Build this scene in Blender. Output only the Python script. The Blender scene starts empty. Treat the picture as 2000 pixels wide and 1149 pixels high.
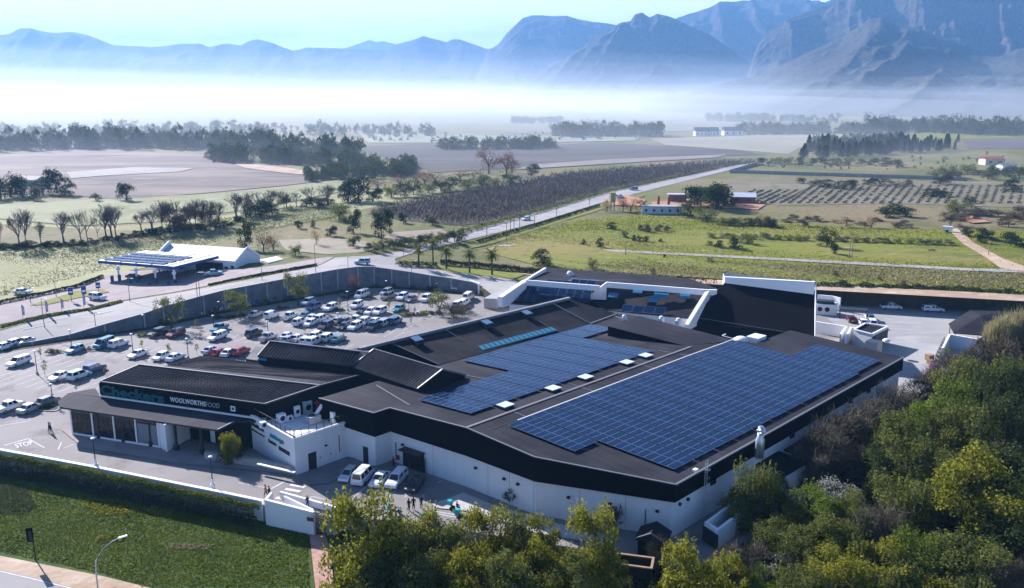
import bpy, bmesh, math, random
from math import radians as R_, sin, cos, tan, pi, sqrt, atan2
from mathutils import Vector, Matrix, noise, geometry

scene = bpy.context.scene
COL = scene.collection

# ---------------------------------------------------------------- camera
CAM_H = 54.0
FPX, YH = 1700.0, 178.0                      # focal length and horizon row, in pixels of the 2000 px wide photograph
PITCH = math.atan((574.5 - YH) / FPX)
cam_data = bpy.data.cameras.new('camera')
cam_data.sensor_width = 36.0
cam_data.lens = 36.0 * FPX / 2000.0
cam_data.clip_start = 1.0
cam_data.clip_end = 60000.0
cam = bpy.data.objects.new('camera', cam_data)
COL.objects.link(cam)
cam.location = (0, 0, CAM_H)
cam.rotation_euler = (pi / 2 - PITCH, 0, 0)
scene.camera = cam

# ---------------------------------------------------------------- world, sun, exposure
SUN_AZ, SUN_EL = R_(131), R_(27.5)            # azimuth from +x towards +y
world = bpy.data.worlds.new('World')
scene.world = world
world.use_nodes = True
wn = world.node_tree
sky = wn.nodes.new('ShaderNodeTexSky')
sky.sky_type = 'NISHITA'
sky.sun_disc = False
sky.sun_elevation = SUN_EL
sky.sun_rotation = pi / 2 - SUN_AZ
sky.altitude = 1500
sky.air_density = 1.0
sky.dust_density = 1.0
sky.ozone_density = 1.2
wn.nodes['Background'].inputs['Strength'].default_value = 0.05
wn.links.new(sky.outputs['Color'], wn.nodes['Background'].inputs['Color'])
sun_d = bpy.data.lights.new('sun', 'SUN')
sun_d.energy = 5.0
sun_d.angle = R_(0.55)
sun_d.color = (1.0, 0.86, 0.68)
sun = bpy.data.objects.new('sun', sun_d)
COL.objects.link(sun)
SUN_DIR = Vector((cos(SUN_AZ) * cos(SUN_EL), sin(SUN_AZ) * cos(SUN_EL), sin(SUN_EL)))
sun.rotation_euler = SUN_DIR.to_track_quat('Z', 'Y').to_euler()
sun.location = (-200, 200, 300)
vs = scene.view_settings
vs.view_transform = 'Standard'
vs.look = 'None'
vs.gamma = 1.0
vs.exposure = 1.5
vs.use_white_balance = True
vs.white_balance_temperature = 5300
vs.white_balance_tint = 18
scene.cycles.use_denoising = True
scene.cycles.max_bounces = 6
scene.cycles.diffuse_bounces = 2
scene.cycles.glossy_bounces = 2
scene.cycles.transmission_bounces = 3
scene.cycles.volume_bounces = 2
scene.cycles.transparent_max_bounces = 64
scene.cycles.sample_clamp_indirect = 6
scene.cycles.use_adaptive_sampling = True
scene.cycles.adaptive_threshold = 0.02

# ---------------------------------------------------------------- survey: photograph pixel -> point of the place
def ray(px, py):
    a = (px - 1000.0) / FPX
    b = -(py - 574.5) / FPX
    return Vector((a, cos(PITCH) + b * sin(PITCH), -sin(PITCH) + b * cos(PITCH)))

def P(px, py, z=0.0):
    d = ray(px, py)
    t = (z - CAM_H) / d.z
    return Vector((d.x * t, d.y * t, z))

def Pf(px, py, fn, n=14):
    z = 3.0
    for _ in range(n):
        q = P(px, py, z)
        z2 = fn(q.x, q.y)
        if abs(z2 - z) < 1e-4: break
        z = z * .3 + z2 * .7
    q = P(px, py, z)
    return Vector((q.x, q.y, z2))

def Py(px, py, y):                            # point on the ray at forward distance y
    d = ray(px, py)
    t = y / d.y
    return Vector((d.x * t, y, CAM_H + d.z * t))

def sm(a, b, x):
    t = min(1.0, max(0.0, (x - a) / (b - a)))
    return t * t * (3 - 2 * t)

def lerp(a, b, t): return a + (b - a) * t

def interp(x, pts):
    if x <= pts[0][0]: return pts[0][1]
    for (x0, v0), (x1, v1) in zip(pts, pts[1:]):
        if x <= x1: return lerp(v0, v1, (x - x0) / (x1 - x0))
    return pts[-1][1]

ZF = 5.0                                      # level of the fields
WALLZ = [(-200, 1.2), (-100, 1.9), (-86, 3.2), (-74, 4.4), (-46, 5.6), (-34, 4.4), (-22, 3.2), (-9, 2.3), (8, 2.6), (40, 3.8), (90, 4.2), (160, 4.6)]
def T(x, y):                                  # the lie of the land
    near = interp(x, WALLZ)
    up = lerp(near, ZF, sm(255, 330, y))
    low = lerp(-2.5, -1.2, sm(-12, 20, x))
    e = sm(165, 205, y)
    if x > 90: e = sm(140, 215, y)
    return lerp(low, up, e)
def PT(px, py, dz=0.0):
    q = Pf(px, py, T)
    q.z += dz
    return q
def world2px(v):
    x, y, z = v[0], v[1], v[2] - CAM_H
    fy = y * cos(PITCH) - z * sin(PITCH); uy = y * sin(PITCH) + z * cos(PITCH)
    return (1000 + FPX * x / fy, 574.5 - FPX * uy / fy)

# ---------------------------------------------------------------- materials
def mat(name, col, rough=.8, metal=0.0, spec=.3, var=None, scale=1.0, detail=4.0, bump=0.0, bscale=None, coat=0.0, coords='Object', stretch=None, alpha=None):
    """principled material; var = second colour mixed in by noise"""
    m = bpy.data.materials.new(name); m.use_nodes = True
    nt = m.node_tree; b = nt.nodes['Principled BSDF']
    b.inputs['Roughness'].default_value = rough
    b.inputs['Metallic'].default_value = metal
    b.inputs['Specular IOR Level'].default_value = spec
    b.inputs['Coat Weight'].default_value = coat
    b.inputs['Base Color'].default_value = (*col, 1)
    if var or bump:
        tc = nt.nodes.new('ShaderNodeTexCoord'); mp = nt.nodes.new('ShaderNodeMapping')
        nt.links.new(tc.outputs[coords], mp.inputs[0])
        if stretch: mp.inputs['Scale'].default_value = stretch
    if var:
        n = nt.nodes.new('ShaderNodeTexNoise'); n.inputs['Scale'].default_value = scale; n.inputs['Detail'].default_value = detail
        n.inputs['Roughness'].default_value = .62
        nt.links.new(mp.outputs[0], n.inputs['Vector'])
        cr = nt.nodes.new('ShaderNodeValToRGB')
        cr.color_ramp.elements[0].position = .36; cr.color_ramp.elements[0].color = (*col, 1)
        cr.color_ramp.elements[1].position = .66; cr.color_ramp.elements[1].color = (*var, 1)
        nt.links.new(n.outputs['Fac'], cr.inputs[0]); nt.links.new(cr.outputs[0], b.inputs['Base Color'])
    if bump:
        n2 = nt.nodes.new('ShaderNodeTexNoise'); n2.inputs['Scale'].default_value = bscale or scale * 4; n2.inputs['Detail'].default_value = 3
        nt.links.new(mp.outputs[0], n2.inputs['Vector'])
        bp = nt.nodes.new('ShaderNodeBump'); bp.inputs['Strength'].default_value = bump
        nt.links.new(n2.outputs['Fac'], bp.inputs['Height']); nt.links.new(bp.outputs[0], b.inputs['Normal'])
    return m

def multi(name, cols, scales, rough=.9, bump=0.0, bscale=1.0, stretch=None, rot=0.0, lay=None):
    """ground material: several noises of different size laid over each other; cols = base + one colour per noise: (colour, lo, hi)"""
    m = bpy.data.materials.new(name); m.use_nodes = True
    nt = m.node_tree; b = nt.nodes['Principled BSDF']; L = nt.links
    b.inputs['Roughness'].default_value = rough; b.inputs['Specular IOR Level'].default_value = .15
    tc = nt.nodes.new('ShaderNodeTexCoord'); mp = nt.nodes.new('ShaderNodeMapping'); L.new(tc.outputs['Object'], mp.inputs[0])
    mp.inputs['Rotation'].default_value = (0, 0, rot)
    if stretch: mp.inputs['Scale'].default_value = stretch
    prev = None
    for i, ((c, lo, hi), s) in enumerate(zip(cols[1:], scales)):
        n = nt.nodes.new('ShaderNodeTexNoise'); n.inputs['Scale'].default_value = s; n.inputs['Detail'].default_value = 5; n.inputs['Roughness'].default_value = .6
        n.noise_dimensions = '3D'
        off = nt.nodes.new('ShaderNodeVectorMath'); off.operation = 'ADD'; off.inputs[1].default_value = (37.3 * i, 11.7 * i, 5.1 * i)
        L.new(mp.outputs[0], off.inputs[0]); L.new(off.outputs[0], n.inputs['Vector'])
        mr = nt.nodes.new('ShaderNodeMapRange'); mr.inputs[1].default_value = lo; mr.inputs[2].default_value = hi; mr.interpolation_type = 'SMOOTHSTEP'
        L.new(n.outputs['Fac'], mr.inputs[0])
        mx = nt.nodes.new('ShaderNodeMix'); mx.data_type = 'RGBA'
        L.new(mr.outputs[0], mx.inputs[0])
        if prev is None: mx.inputs[6].default_value = (*cols[0], 1)
        else: L.new(prev, mx.inputs[6])
        mx.inputs[7].default_value = (*c, 1)
        prev = mx.outputs[2]
    L.new(prev, b.inputs['Base Color'])
    if bump:
        n2 = nt.nodes.new('ShaderNodeTexNoise'); n2.inputs['Scale'].default_value = bscale; n2.inputs['Detail'].default_value = 4
        L.new(mp.outputs[0], n2.inputs['Vector'])
        bp = nt.nodes.new('ShaderNodeBump'); bp.inputs['Strength'].default_value = bump; bp.inputs['Distance'].default_value = .3
        L.new(n2.outputs['Fac'], bp.inputs['Height']); L.new(bp.outputs[0], b.inputs['Normal'])
    return m

def rows_mat(name, dark, light, freq, ang, rough=.9, lo=.35, hi=.65, patch=None):
    """planted rows seen from far: stripes broken up by noise"""
    m = bpy.data.materials.new(name); m.use_nodes = True
    nt = m.node_tree; b = nt.nodes['Principled BSDF']; L = nt.links
    b.inputs['Roughness'].default_value = rough; b.inputs['Specular IOR Level'].default_value = .1
    tc = nt.nodes.new('ShaderNodeTexCoord'); mp = nt.nodes.new('ShaderNodeMapping'); L.new(tc.outputs['Object'], mp.inputs[0])
    mp.inputs['Rotation'].default_value = (0, 0, ang)
    w = nt.nodes.new('ShaderNodeTexWave'); w.inputs['Scale'].default_value = freq; w.inputs['Distortion'].default_value = .6; w.inputs['Detail'].default_value = 2
    L.new(mp.outputs[0], w.inputs['Vector'])
    n = nt.nodes.new('ShaderNodeTexNoise'); n.inputs['Scale'].default_value = .02; n.inputs['Detail'].default_value = 8; L.new(tc.outputs['Object'], n.inputs['Vector'])
    mth = nt.nodes.new('ShaderNodeMath'); mth.operation = 'ADD'; L.new(w.outputs['Fac'], mth.inputs[0]); L.new(n.outputs['Fac'], mth.inputs[1])
    mr = nt.nodes.new('ShaderNodeMapRange'); mr.inputs[1].default_value = lo + .45; mr.inputs[2].default_value = hi + .6; L.new(mth.outputs[0], mr.inputs[0])
    mx = nt.nodes.new('ShaderNodeMix'); mx.data_type = 'RGBA'; mx.inputs[6].default_value = (*dark, 1); mx.inputs[7].default_value = (*light, 1)
    L.new(mr.outputs[0], mx.inputs[0])
    L.new(mx.outputs[2], b.inputs['Base Color'])
    return m

def leaf_mat(name, c1, c2, trans=.35, rough=.7, sc=.35):
    m = bpy.data.materials.new(name); m.use_nodes = True
    nt = m.node_tree; L = nt.links
    for n in list(nt.nodes): nt.nodes.remove(n)
    out = nt.nodes.new('ShaderNodeOutputMaterial')
    tc = nt.nodes.new('ShaderNodeTexCoord'); oi = nt.nodes.new('ShaderNodeObjectInfo')
    no = nt.nodes.new('ShaderNodeTexNoise'); no.inputs['Scale'].default_value = sc; no.inputs['Detail'].default_value = 4; no.noise_dimensions = '4D'
    L.new(tc.outputs['Object'], no.inputs['Vector']); L.new(oi.outputs['Random'], no.inputs['W'])
    geo = nt.nodes.new('ShaderNodeNewGeometry')
    ad = nt.nodes.new('ShaderNodeMath'); ad.operation = 'MULTIPLY_ADD'; L.new(geo.outputs['Random Per Island'], ad.inputs[0]); ad.inputs[1].default_value = .5; L.new(no.outputs['Fac'], ad.inputs[2])
    mr = nt.nodes.new('ShaderNodeMapRange'); mr.inputs[1].default_value = .45; mr.inputs[2].default_value = 1.05; L.new(ad.outputs[0], mr.inputs[0])
    mx = nt.nodes.new('ShaderNodeMix'); mx.data_type = 'RGBA'; mx.inputs[6].default_value = (*c1, 1); mx.inputs[7].default_value = (*c2, 1)
    L.new(mr.outputs[0], mx.inputs[0])
    d = nt.nodes.new('ShaderNodeBsdfDiffuse'); t = nt.nodes.new('ShaderNodeBsdfTranslucent')
    L.new(mx.outputs[2], d.inputs['Color']); L.new(mx.outputs[2], t.inputs['Color'])
    ms = nt.nodes.new('ShaderNodeMixShader'); ms.inputs[0].default_value = trans
    L.new(d.outputs[0], ms.inputs[1]); L.new(t.outputs[0], ms.inputs[2]); L.new(ms.outputs[0], out.inputs['Surface'])
    return m

# ---------------------------------------------------------------- object helpers
def tag(o, label=None, cat=None, group=None, kind=None):
    if label: o['label'] = label
    if cat: o['category'] = cat
    if group: o['group'] = group
    if kind: o['kind'] = kind
    return o

def empty(name, loc, rz=0.0, label=None, cat=None, group=None):
    o = bpy.data.objects.new(name, None); COL.objects.link(o)
    o.location = loc; o.rotation_euler = (0, 0, rz); o.empty_display_size = .3
    return tag(o, label, cat, group)

class MB:
    """collects shapes; build() links them as one mesh object. origin: points are given in world space and stored relative to it"""
    def __init__(s, origin=(0, 0, 0)):
        s.v = []; s.f = []; s.mi = []; s.o = Vector(origin)
    def poly(s, pts, mi=0):
        n = len(s.v); s.v += [Vector(p) - s.o for p in pts]; s.f.append(tuple(range(n, n + len(pts)))); s.mi.append(mi)
    def prism(s, pts, z0, z1=None, mi=0, cap=True):
        """extrude a ground outline (list of xy or xyz) between heights; z1 None: pts carry the top height"""
        area = sum(p[0] * q[1] - q[0] * p[1] for p, q in zip(pts, list(pts[1:]) + [pts[0]]))
        pts = list(pts) if area > 0 else list(reversed(pts))
        top = [Vector((p[0], p[1], p[2] if z1 is None else z1)) for p in pts]
        bot = [Vector((p[0], p[1], z0)) for p in pts]
        n = len(s.v); k = len(pts)
        s.v += [q - s.o for q in bot + top]
        for i in range(k):
            j = (i + 1) % k
            s.f.append((n + i, n + j, n + k + j, n + k + i)); s.mi.append(mi)
        if cap:
            s.f.append(tuple(n + k + i for i in range(k))); s.mi.append(mi)
            s.f.append(tuple(n + k - 1 - i for i in range(k))); s.mi.append(mi)
    def box(s, c, sx, sy, sz, rz=0.0, mi=0):
        """box standing on c"""
        c = Vector(c); m = Matrix.Rotation(rz, 3, 'Z')
        pts = [c + m @ Vector((dx * sx / 2, dy * sy / 2, 0)) for dx, dy in ((-1, -1), (1, -1), (1, 1), (-1, 1))]
        s.prism(pts, c.z, c.z + sz, mi)
    def obox(s, c, ax, ay, az, mi=0):
        """box centred on c with half axes"""
        c, ax, ay, az = map(Vector, (c, ax, ay, az))
        n = len(s.v)
        for k in (-1, 1):
            for i, j in ((-1, -1), (1, -1), (1, 1), (-1, 1)): s.v.append(c + ax * i + ay * j + az * k - s.o)
        for f in ((3, 2, 1, 0), (4, 5, 6, 7), (0, 1, 5, 4), (1, 2, 6, 5), (2, 3, 7, 6), (3, 0, 4, 7)):
            s.f.append(tuple(n + i for i in f)); s.mi.append(mi)
    def beam(s, a, b, w, h=None, mi=0):
        a, b = Vector(a), Vector(b); d = b - a
        if d.length < 1e-6: return
        u = d.normalized(); side = u.cross(Vector((0, 0, 1)))
        if side.length < 1e-3: side = Vector((1, 0, 0))
        side.normalize(); up = side.cross(u)
        s.obox((a + b) / 2, d / 2, side * w / 2, up * (h or w) / 2, mi)
    def tube(s, pts, rad, seg=6, mi=0, cap=True):
        pts = [Vector(p) for p in pts]
        rad = rad if isinstance(rad, (list, tuple)) else [rad] * len(pts)
        n = len(s.v)
        for i, (p, r) in enumerate(zip(pts, rad)):
            d = (pts[min(i + 1, len(pts) - 1)] - pts[max(i - 1, 0)])
            d = d.normalized() if d.length > 1e-9 else Vector((0, 0, 1))
            a = d.cross(Vector((0, 0, 1)) if abs(d.z) < .9 else Vector((1, 0, 0))).normalized(); b = d.cross(a)
            for k in range(seg):
                t = 2 * pi * k / seg
                s.v.append(p + (a * cos(t) + b * sin(t)) * r - s.o)
        for i in range(len(pts) - 1):
            for k in range(seg):
                k2 = (k + 1) % seg
                s.f.append((n + i * seg + k, n + (i + 1) * seg + k, n + (i + 1) * seg + k2, n + i * seg + k2)); s.mi.append(mi)
        if cap:
            s.f.append(tuple(n + k for k in range(seg))); s.mi.append(mi)
            m = n + (len(pts) - 1) * seg
            s.f.append(tuple(m + seg - 1 - k for k in range(seg))); s.mi.append(mi)
    def ell(s, c, rx, ry, rz, seg=8, ring=5, mi=0):
        c = Vector(c); n = len(s.v)
        for i in range(ring + 1):
            ph = pi * i / ring
            for k in range(seg):
                t = 2 * pi * k / seg
                s.v.append(c + Vector((rx * sin(ph) * cos(t), ry * sin(ph) * sin(t), rz * cos(ph))) - s.o)
        for i in range(ring):
            for k in range(seg):
                k2 = (k + 1) % seg
                s.f.append((n + i * seg + k, n + (i + 1) * seg + k, n + (i + 1) * seg + k2, n + i * seg + k2)); s.mi.append(mi)
    def mesh(s, name, mats, smooth=False, fix=False):
        me = bpy.data.meshes.new(name)
        me.from_pydata([tuple(v) for v in s.v], [], s.f)
        mats = mats if isinstance(mats, (list, tuple)) else [mats]
        for m in mats: me.materials.append(m)
        if len(mats) > 1: me.polygons.foreach_set('material_index', s.mi)
        if smooth: me.polygons.foreach_set('use_smooth', [True] * len(me.polygons))
        if fix:
            bm = bmesh.new(); bm.from_mesh(me); bmesh.ops.recalc_face_normals(bm, faces=bm.faces); bm.to_mesh(me); bm.free()
        me.update()
        return me
    def build(s, name, mats, parent=None, smooth=False, loc=None, fix=False):
        me = s.mesh(name, mats, smooth, fix)
        o = bpy.data.objects.new(name, me); COL.objects.link(o)
        if parent: o.parent = parent
        elif loc is None: o.location = s.o
        if loc is not None: o.location = loc
        return o

def link(name, me, parent=None, loc=(0, 0, 0), rz=0.0, scale=None):
    o = bpy.data.objects.new(name, me); COL.objects.link(o)
    o.location = loc; o.rotation_euler = (0, 0, rz)
    if scale: o.scale = scale if isinstance(scale, (tuple, list)) else (scale,) * 3
    if parent: o.parent = parent
    return o

def kids(o): return [c for c in ALLCH.get(o.name, [])]
def copy_tree(root, children, loc, rz=0.0, scale=None, label=None, group=None):
    """root and its (part, sub-parts) list -> new thing with its own parts"""
    r = root.copy(); COL.objects.link(r); r.location = loc; r.rotation_euler = (0, 0, rz)
    if scale: r.scale = scale if isinstance(scale, (tuple, list)) else (scale,) * 3
    if label: r['label'] = label
    if group: r['group'] = group
    out = []
    for ch, subs in children:
        c = ch.copy(); COL.objects.link(c); c.parent = r
        o2 = []
        for g in subs:
            d = g.copy(); COL.objects.link(d); d.parent = c; o2.append(d)
        out.append((c, o2))
    return r, out

def sheet(name, pts, m, kind='structure', z=None, label=None):
    """flat or draped polygon; pts are Vectors"""
    mb = MB(); 
    pts = [Vector(p) for p in pts]
    if z is not None: pts = [Vector((p.x, p.y, z)) for p in pts]
    area = sum(p.x * q.y - q.x * p.y for p, q in zip(pts, pts[1:] + [pts[0]]))
    if area < 0: pts.reverse()
    tris = geometry.tessellate_polygon([pts])
    n = [p for p in pts]
    mb.v = n; mb.f = [tuple(t) for t in tris]; mb.mi = [0] * len(tris)
    o = mb.build(name, m, fix=False)
    me = o.data
    if me.polygons and me.polygons[0].normal.z < 0: me.flip_normals()
    if kind: o['kind'] = kind
    if label: o['label'] = label
    return o

def fsheet(name, px, m, dz=.1, **k):          # field sheet from pixels on the land
    return sheet(name, [PT(x, y, dz) for x, y in densify(px, 60)], m, **k)
def densify(px, step):
    out = []
    for (a, b), (c, d) in zip(px, px[1:] + px[:1]):
        n = max(1, int(math.hypot(c - a, d - b) / step))
        for i in range(n): out.append((lerp(a, c, i / n), lerp(b, d, i / n)))
    return out
def strip_mesh(name, left, right, m, kind='structure', parent=None):
    mb = MB()
    n = len(left)
    mb.v = [Vector(p) for p in left] + [Vector(p) for p in right]
    mb.f = [(i, n + i, n + i + 1, i + 1) for i in range(n - 1)]; mb.mi = [0] * (n - 1)
    o = mb.build(name, m, parent)
    if o.data.polygons[0].normal.z < 0: o.data.flip_normals()
    if kind: o['kind'] = kind
    return o
def resample(pts, step):
    out = [Vector(pts[0])]
    for a, b in zip(pts, pts[1:]):
        a, b = Vector(a), Vector(b); n = max(1, int((b - a).length / step))
        for i in range(1, n + 1): out.append(a.lerp(b, i / n))
    return out
def offset_line(pts, d):
    out = []
    for i, p in enumerate(pts):
        t = (pts[min(i + 1, len(pts) - 1)] - pts[max(i - 1, 0)]); t = Vector((t.x, t.y, 0)).normalized()
        out.append(p + Vector((-t.y, t.x, 0)) * d)
    return out
def road(name, pts, w, m, dz=.12, kind='structure', step=6, off=0.0, fn=T):
    c = resample(pts, step)
    l = offset_line(c, w / 2 + off); r = offset_line(c, -w / 2 + off)
    for q in l + r: q.z = fn(q.x, q.y) + dz
    return strip_mesh(name, l, r, m, kind)
# ================================================================ LAND
M = {}
M['ground'] = multi('grassland', [(.145, .14, .04), ((.20, .16, .08), .45, .62), ((.09, .105, .022), .46, .66), ((.25, .21, .12), .6, .78), ((.06, .07, .025), .52, .7)], [.009, .024, .11, .4], bump=.5, bscale=.8)
M['green_field'] = multi('green_field', [(.165, .185, .015), ((.22, .185, .045), .42, .62), ((.10, .125, .012), .46, .66), ((.29, .24, .13), .6, .74), ((.06, .07, .018), .54, .7)], [.012, .045, .16, .6], bump=.5, bscale=1.0, stretch=(.5, 1.4, 1))
M['pale_field'] = multi('pale_field', [(.27, .27, .12), ((.21, .21, .08), .42, .62), ((.33, .31, .17), .5, .7), ((.14, .14, .07), .6, .74)], [.02, .08, .4], bump=.4, bscale=.8, stretch=(.6, 1.3, 1))
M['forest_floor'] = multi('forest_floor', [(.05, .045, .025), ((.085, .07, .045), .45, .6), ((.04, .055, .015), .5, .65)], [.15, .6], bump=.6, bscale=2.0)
M['asphalt'] = multi('asphalt', [(.215, .20, .185), ((.25, .235, .215), .42, .6), ((.15, .142, .135), .52, .68), ((.28, .26, .24), .6, .75)], [.04, .15, 1.2], rough=.85, bump=.1, bscale=8)
M['old_road'] = multi('road_asphalt', [(.30, .285, .265), ((.35, .33, .31), .42, .6), ((.24, .23, .215), .52, .7), ((.37, .35, .33), .6, .75)], [.05, .2, 1.5], rough=.9, bump=.1, bscale=8, stretch=(.5, 1, 1))
M['dark_asphalt'] = multi('dark_asphalt', [(.06, .06, .062), ((.08, .078, .078), .42, .6), ((.045, .045, .047), .52, .7)], [.1, 1.2], rough=.85, bump=.1, bscale=8)
M['yard'] = multi('yard_concrete', [(.33, .325, .31), ((.28, .275, .265), .42, .6), ((.37, .36, .34), .5, .68), ((.22, .21, .2), .62, .76)], [.05, .25, 1.0], rough=.9, bump=.1, bscale=6, stretch=(.6, 1.5, 1))
M['brick_paving'] = multi('brick_paving', [(.27, .23, .22), ((.32, .28, .26), .42, .6), ((.22, .19, .18), .52, .7)], [.08, .6], rough=.9)
M['sand'] = multi('sand', [(.42, .32, .22), ((.34, .25, .16), .42, .6), ((.5, .4, .29), .5, .7), ((.2, .17, .09), .6, .75)], [.06, .2, .6], bump=.4, bscale=1)
M['red_soil'] = multi('red_soil', [(.33, .17, .09), ((.4, .22, .13), .42, .6), ((.24, .13, .08), .52, .7)], [.05, .3], bump=.3)
M['paint'] = mat('road_paint', (.62, .61, .58), rough=.8, var=(.45, .44, .42), scale=2.0)
M['gravel'] = multi('gravel', [(.27, .25, .225), ((.33, .31, .28), .42, .6), ((.19, .19, .14), .55, .7)], [.1, .6], bump=.3)
M['lawn'] = multi('lawn', [(.055, .095, .010), ((.04, .07, .008), .42, .6), ((.1, .13, .012), .55, .7), ((.2, .18, .025), .66, .74)], [.12, .5, .09], bump=.8, bscale=5)
M['path'] = multi('brick_dust_path', [(.36, .2, .15), ((.42, .26, .2), .42, .6), ((.28, .15, .11), .55, .7)], [.4, 2.0], bump=.3)

# outline of the shopping centre's own ground (its pavement lies at z = 0, lower than the road behind it)
WALL_PX = [(-230, 722), (-80, 694), (5, 682), (63, 674), (137, 662), (206, 651), (283, 640), (357, 624), (440, 606), (562, 585), (660, 569), (700, 562), (732, 559), (800, 562), (882, 568), (932, 574)]
WALL = [P(x, y, 0) for x, y in WALL_PX]
BACK = [P(948, 583), P(975, 600), Vector((2, 216, 0)), Vector((8, 252, 0)), Vector((70, 246, 0)), Vector((74, 222, 0))] + [P(x, y, 0) for x, y in ((1600, 594), (1700, 597), (1800, 601), (1900, 606), (1990, 611), (2120, 618))]
RIGHT = [P(2140, 660), P(1960, 690), P(1850, 740), P(1790, 790), P(1700, 870), P(1620, 930), P(1540, 990), P(1450, 1060), P(1390, 1100)]
FRONT = [P(x, y, 0) for x, y in ((1330, 1105), (1200, 1080), (1050, 1060), (900, 1035), (800, 1022), (700, 1012), (655, 1012), (520, 988), (410, 966), (300, 944), (115, 908), (0, 886), (-120, 864))]
LEFT = [Vector((-140, 125, 0)), Vector((-165, 150, 0))]
SITE = WALL + BACK + RIGHT + FRONT + LEFT
site2 = [Vector((p.x, p.y)) for p in SITE]
def inside(x, y, poly=site2):
    c = False; n = len(poly); j = n - 1
    for i in range(n):
        a, b = poly[i], poly[j]
        if (a.y > y) != (b.y > y) and x < (b.x - a.x) * (y - a.y) / (b.y - a.y) + a.x: c = not c
        j = i
    return c
def dist_edge(x, y):
    best = 1e9; q = Vector((x, y))
    for a, b in zip(site2, site2[1:] + site2[:1]):
        ab = b - a; t = max(0, min(1, (q - a).dot(ab) / max(1e-9, ab.length_squared)))
        best = min(best, (a + ab * t - q).length)
    return best

def build_ground():
    rnd = random.Random(3)
    pts = [p.copy() for p in site2]
    ys = []; y = 40.0
    while y < 12000:
        ys.append(y); y += 2.5 if y < 130 else (4 if y < 340 else y * .06)
    for y in ys:
        w = max(170, y * .95); st = 2.5 if y < 130 else (4 if y < 340 else y * .06)
        n = int(2 * w / st)
        for i in range(n + 1):
            x = -w + 2 * w * i / n + (rnd.random() - .5) * st * .3; yy = y + (rnd.random() - .5) * st * .3
            if -175 < x < 240 and 40 < yy < 270:
                if inside(x, yy) or dist_edge(x, yy) < 1.0: continue
            pts.append(Vector((x, yy)))
    k = len(site2)
    edges = [(i, (i + 1) % k) for i in range(k)]
    v, e, f, _, _, _ = geometry.delaunay_2d_cdt(pts, edges, [], 0, 1e-5)
    faces = []
    for t in f:
        cx = sum(v[i].x for i in t) / 3; cy = sum(v[i].y for i in t) / 3
        if -175 < cx < 240 and 40 < cy < 270 and inside(cx, cy): continue
        faces.append(tuple(t))
    me = bpy.data.meshes.new('ground')
    co = []
    for q in v:
        z = T(q.x, q.y)
        if q.y < 300: z += (.25 if q.y < 170 and q.x > -10 else .04) * (noise.noise(Vector((q.x * .08, q.y * .08, 0)))) if dist_edge(q.x, q.y) > 3 else 0
        co.append((q.x, q.y, z))
    me.from_pydata(co, [], faces)
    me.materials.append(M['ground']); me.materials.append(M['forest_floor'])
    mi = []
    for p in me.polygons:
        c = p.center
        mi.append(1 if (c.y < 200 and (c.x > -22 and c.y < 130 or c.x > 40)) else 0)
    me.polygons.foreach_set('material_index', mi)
    me.polygons.foreach_set('use_smooth', [True] * len(me.polygons))
    me.update()
    if sum(p.normal.z for p in list(me.polygons)[:50]) < 0: me.flip_normals()
    o = bpy.data.objects.new('ground', me); COL.objects.link(o); o['kind'] = 'structure'
build_ground()
sheet('pavement', [Vector((p.x, p.y, -.004)) for p in SITE], M['asphalt'])
def drape(name, px, m, dz=.14, step=5.0, fn=T, world=None):
    '''polygon laid over the land with enough points inside to follow it'''
    out = world or [PT(x, y) for x, y in densify(px, 40)]
    pts = [Vector((p.x, p.y)) for p in out]; k = len(pts)
    x0, x1 = min(p.x for p in pts), max(p.x for p in pts); y0, y1 = min(p.y for p in pts), max(p.y for p in pts)
    y = y0
    while y < y1:
        x = x0
        while x < x1:
            if inside(x, y, pts[:k]): pts.append(Vector((x, y)))
            x += step
        y += step
    v, e, f, _, _, _ = geometry.delaunay_2d_cdt(pts, [(i, (i + 1) % k) for i in range(k)], [], 1, 1e-5)
    me = bpy.data.meshes.new(name); me.from_pydata([(q.x, q.y, fn(q.x, q.y) + dz) for q in v], [], [tuple(t) for t in f]); me.materials.append(m); me.update()
    if me.polygons and me.polygons[0].normal.z < 0: me.flip_normals()
    o = bpy.data.objects.new(name, me); COL.objects.link(o); o['kind'] = 'structure'
    return o


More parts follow.
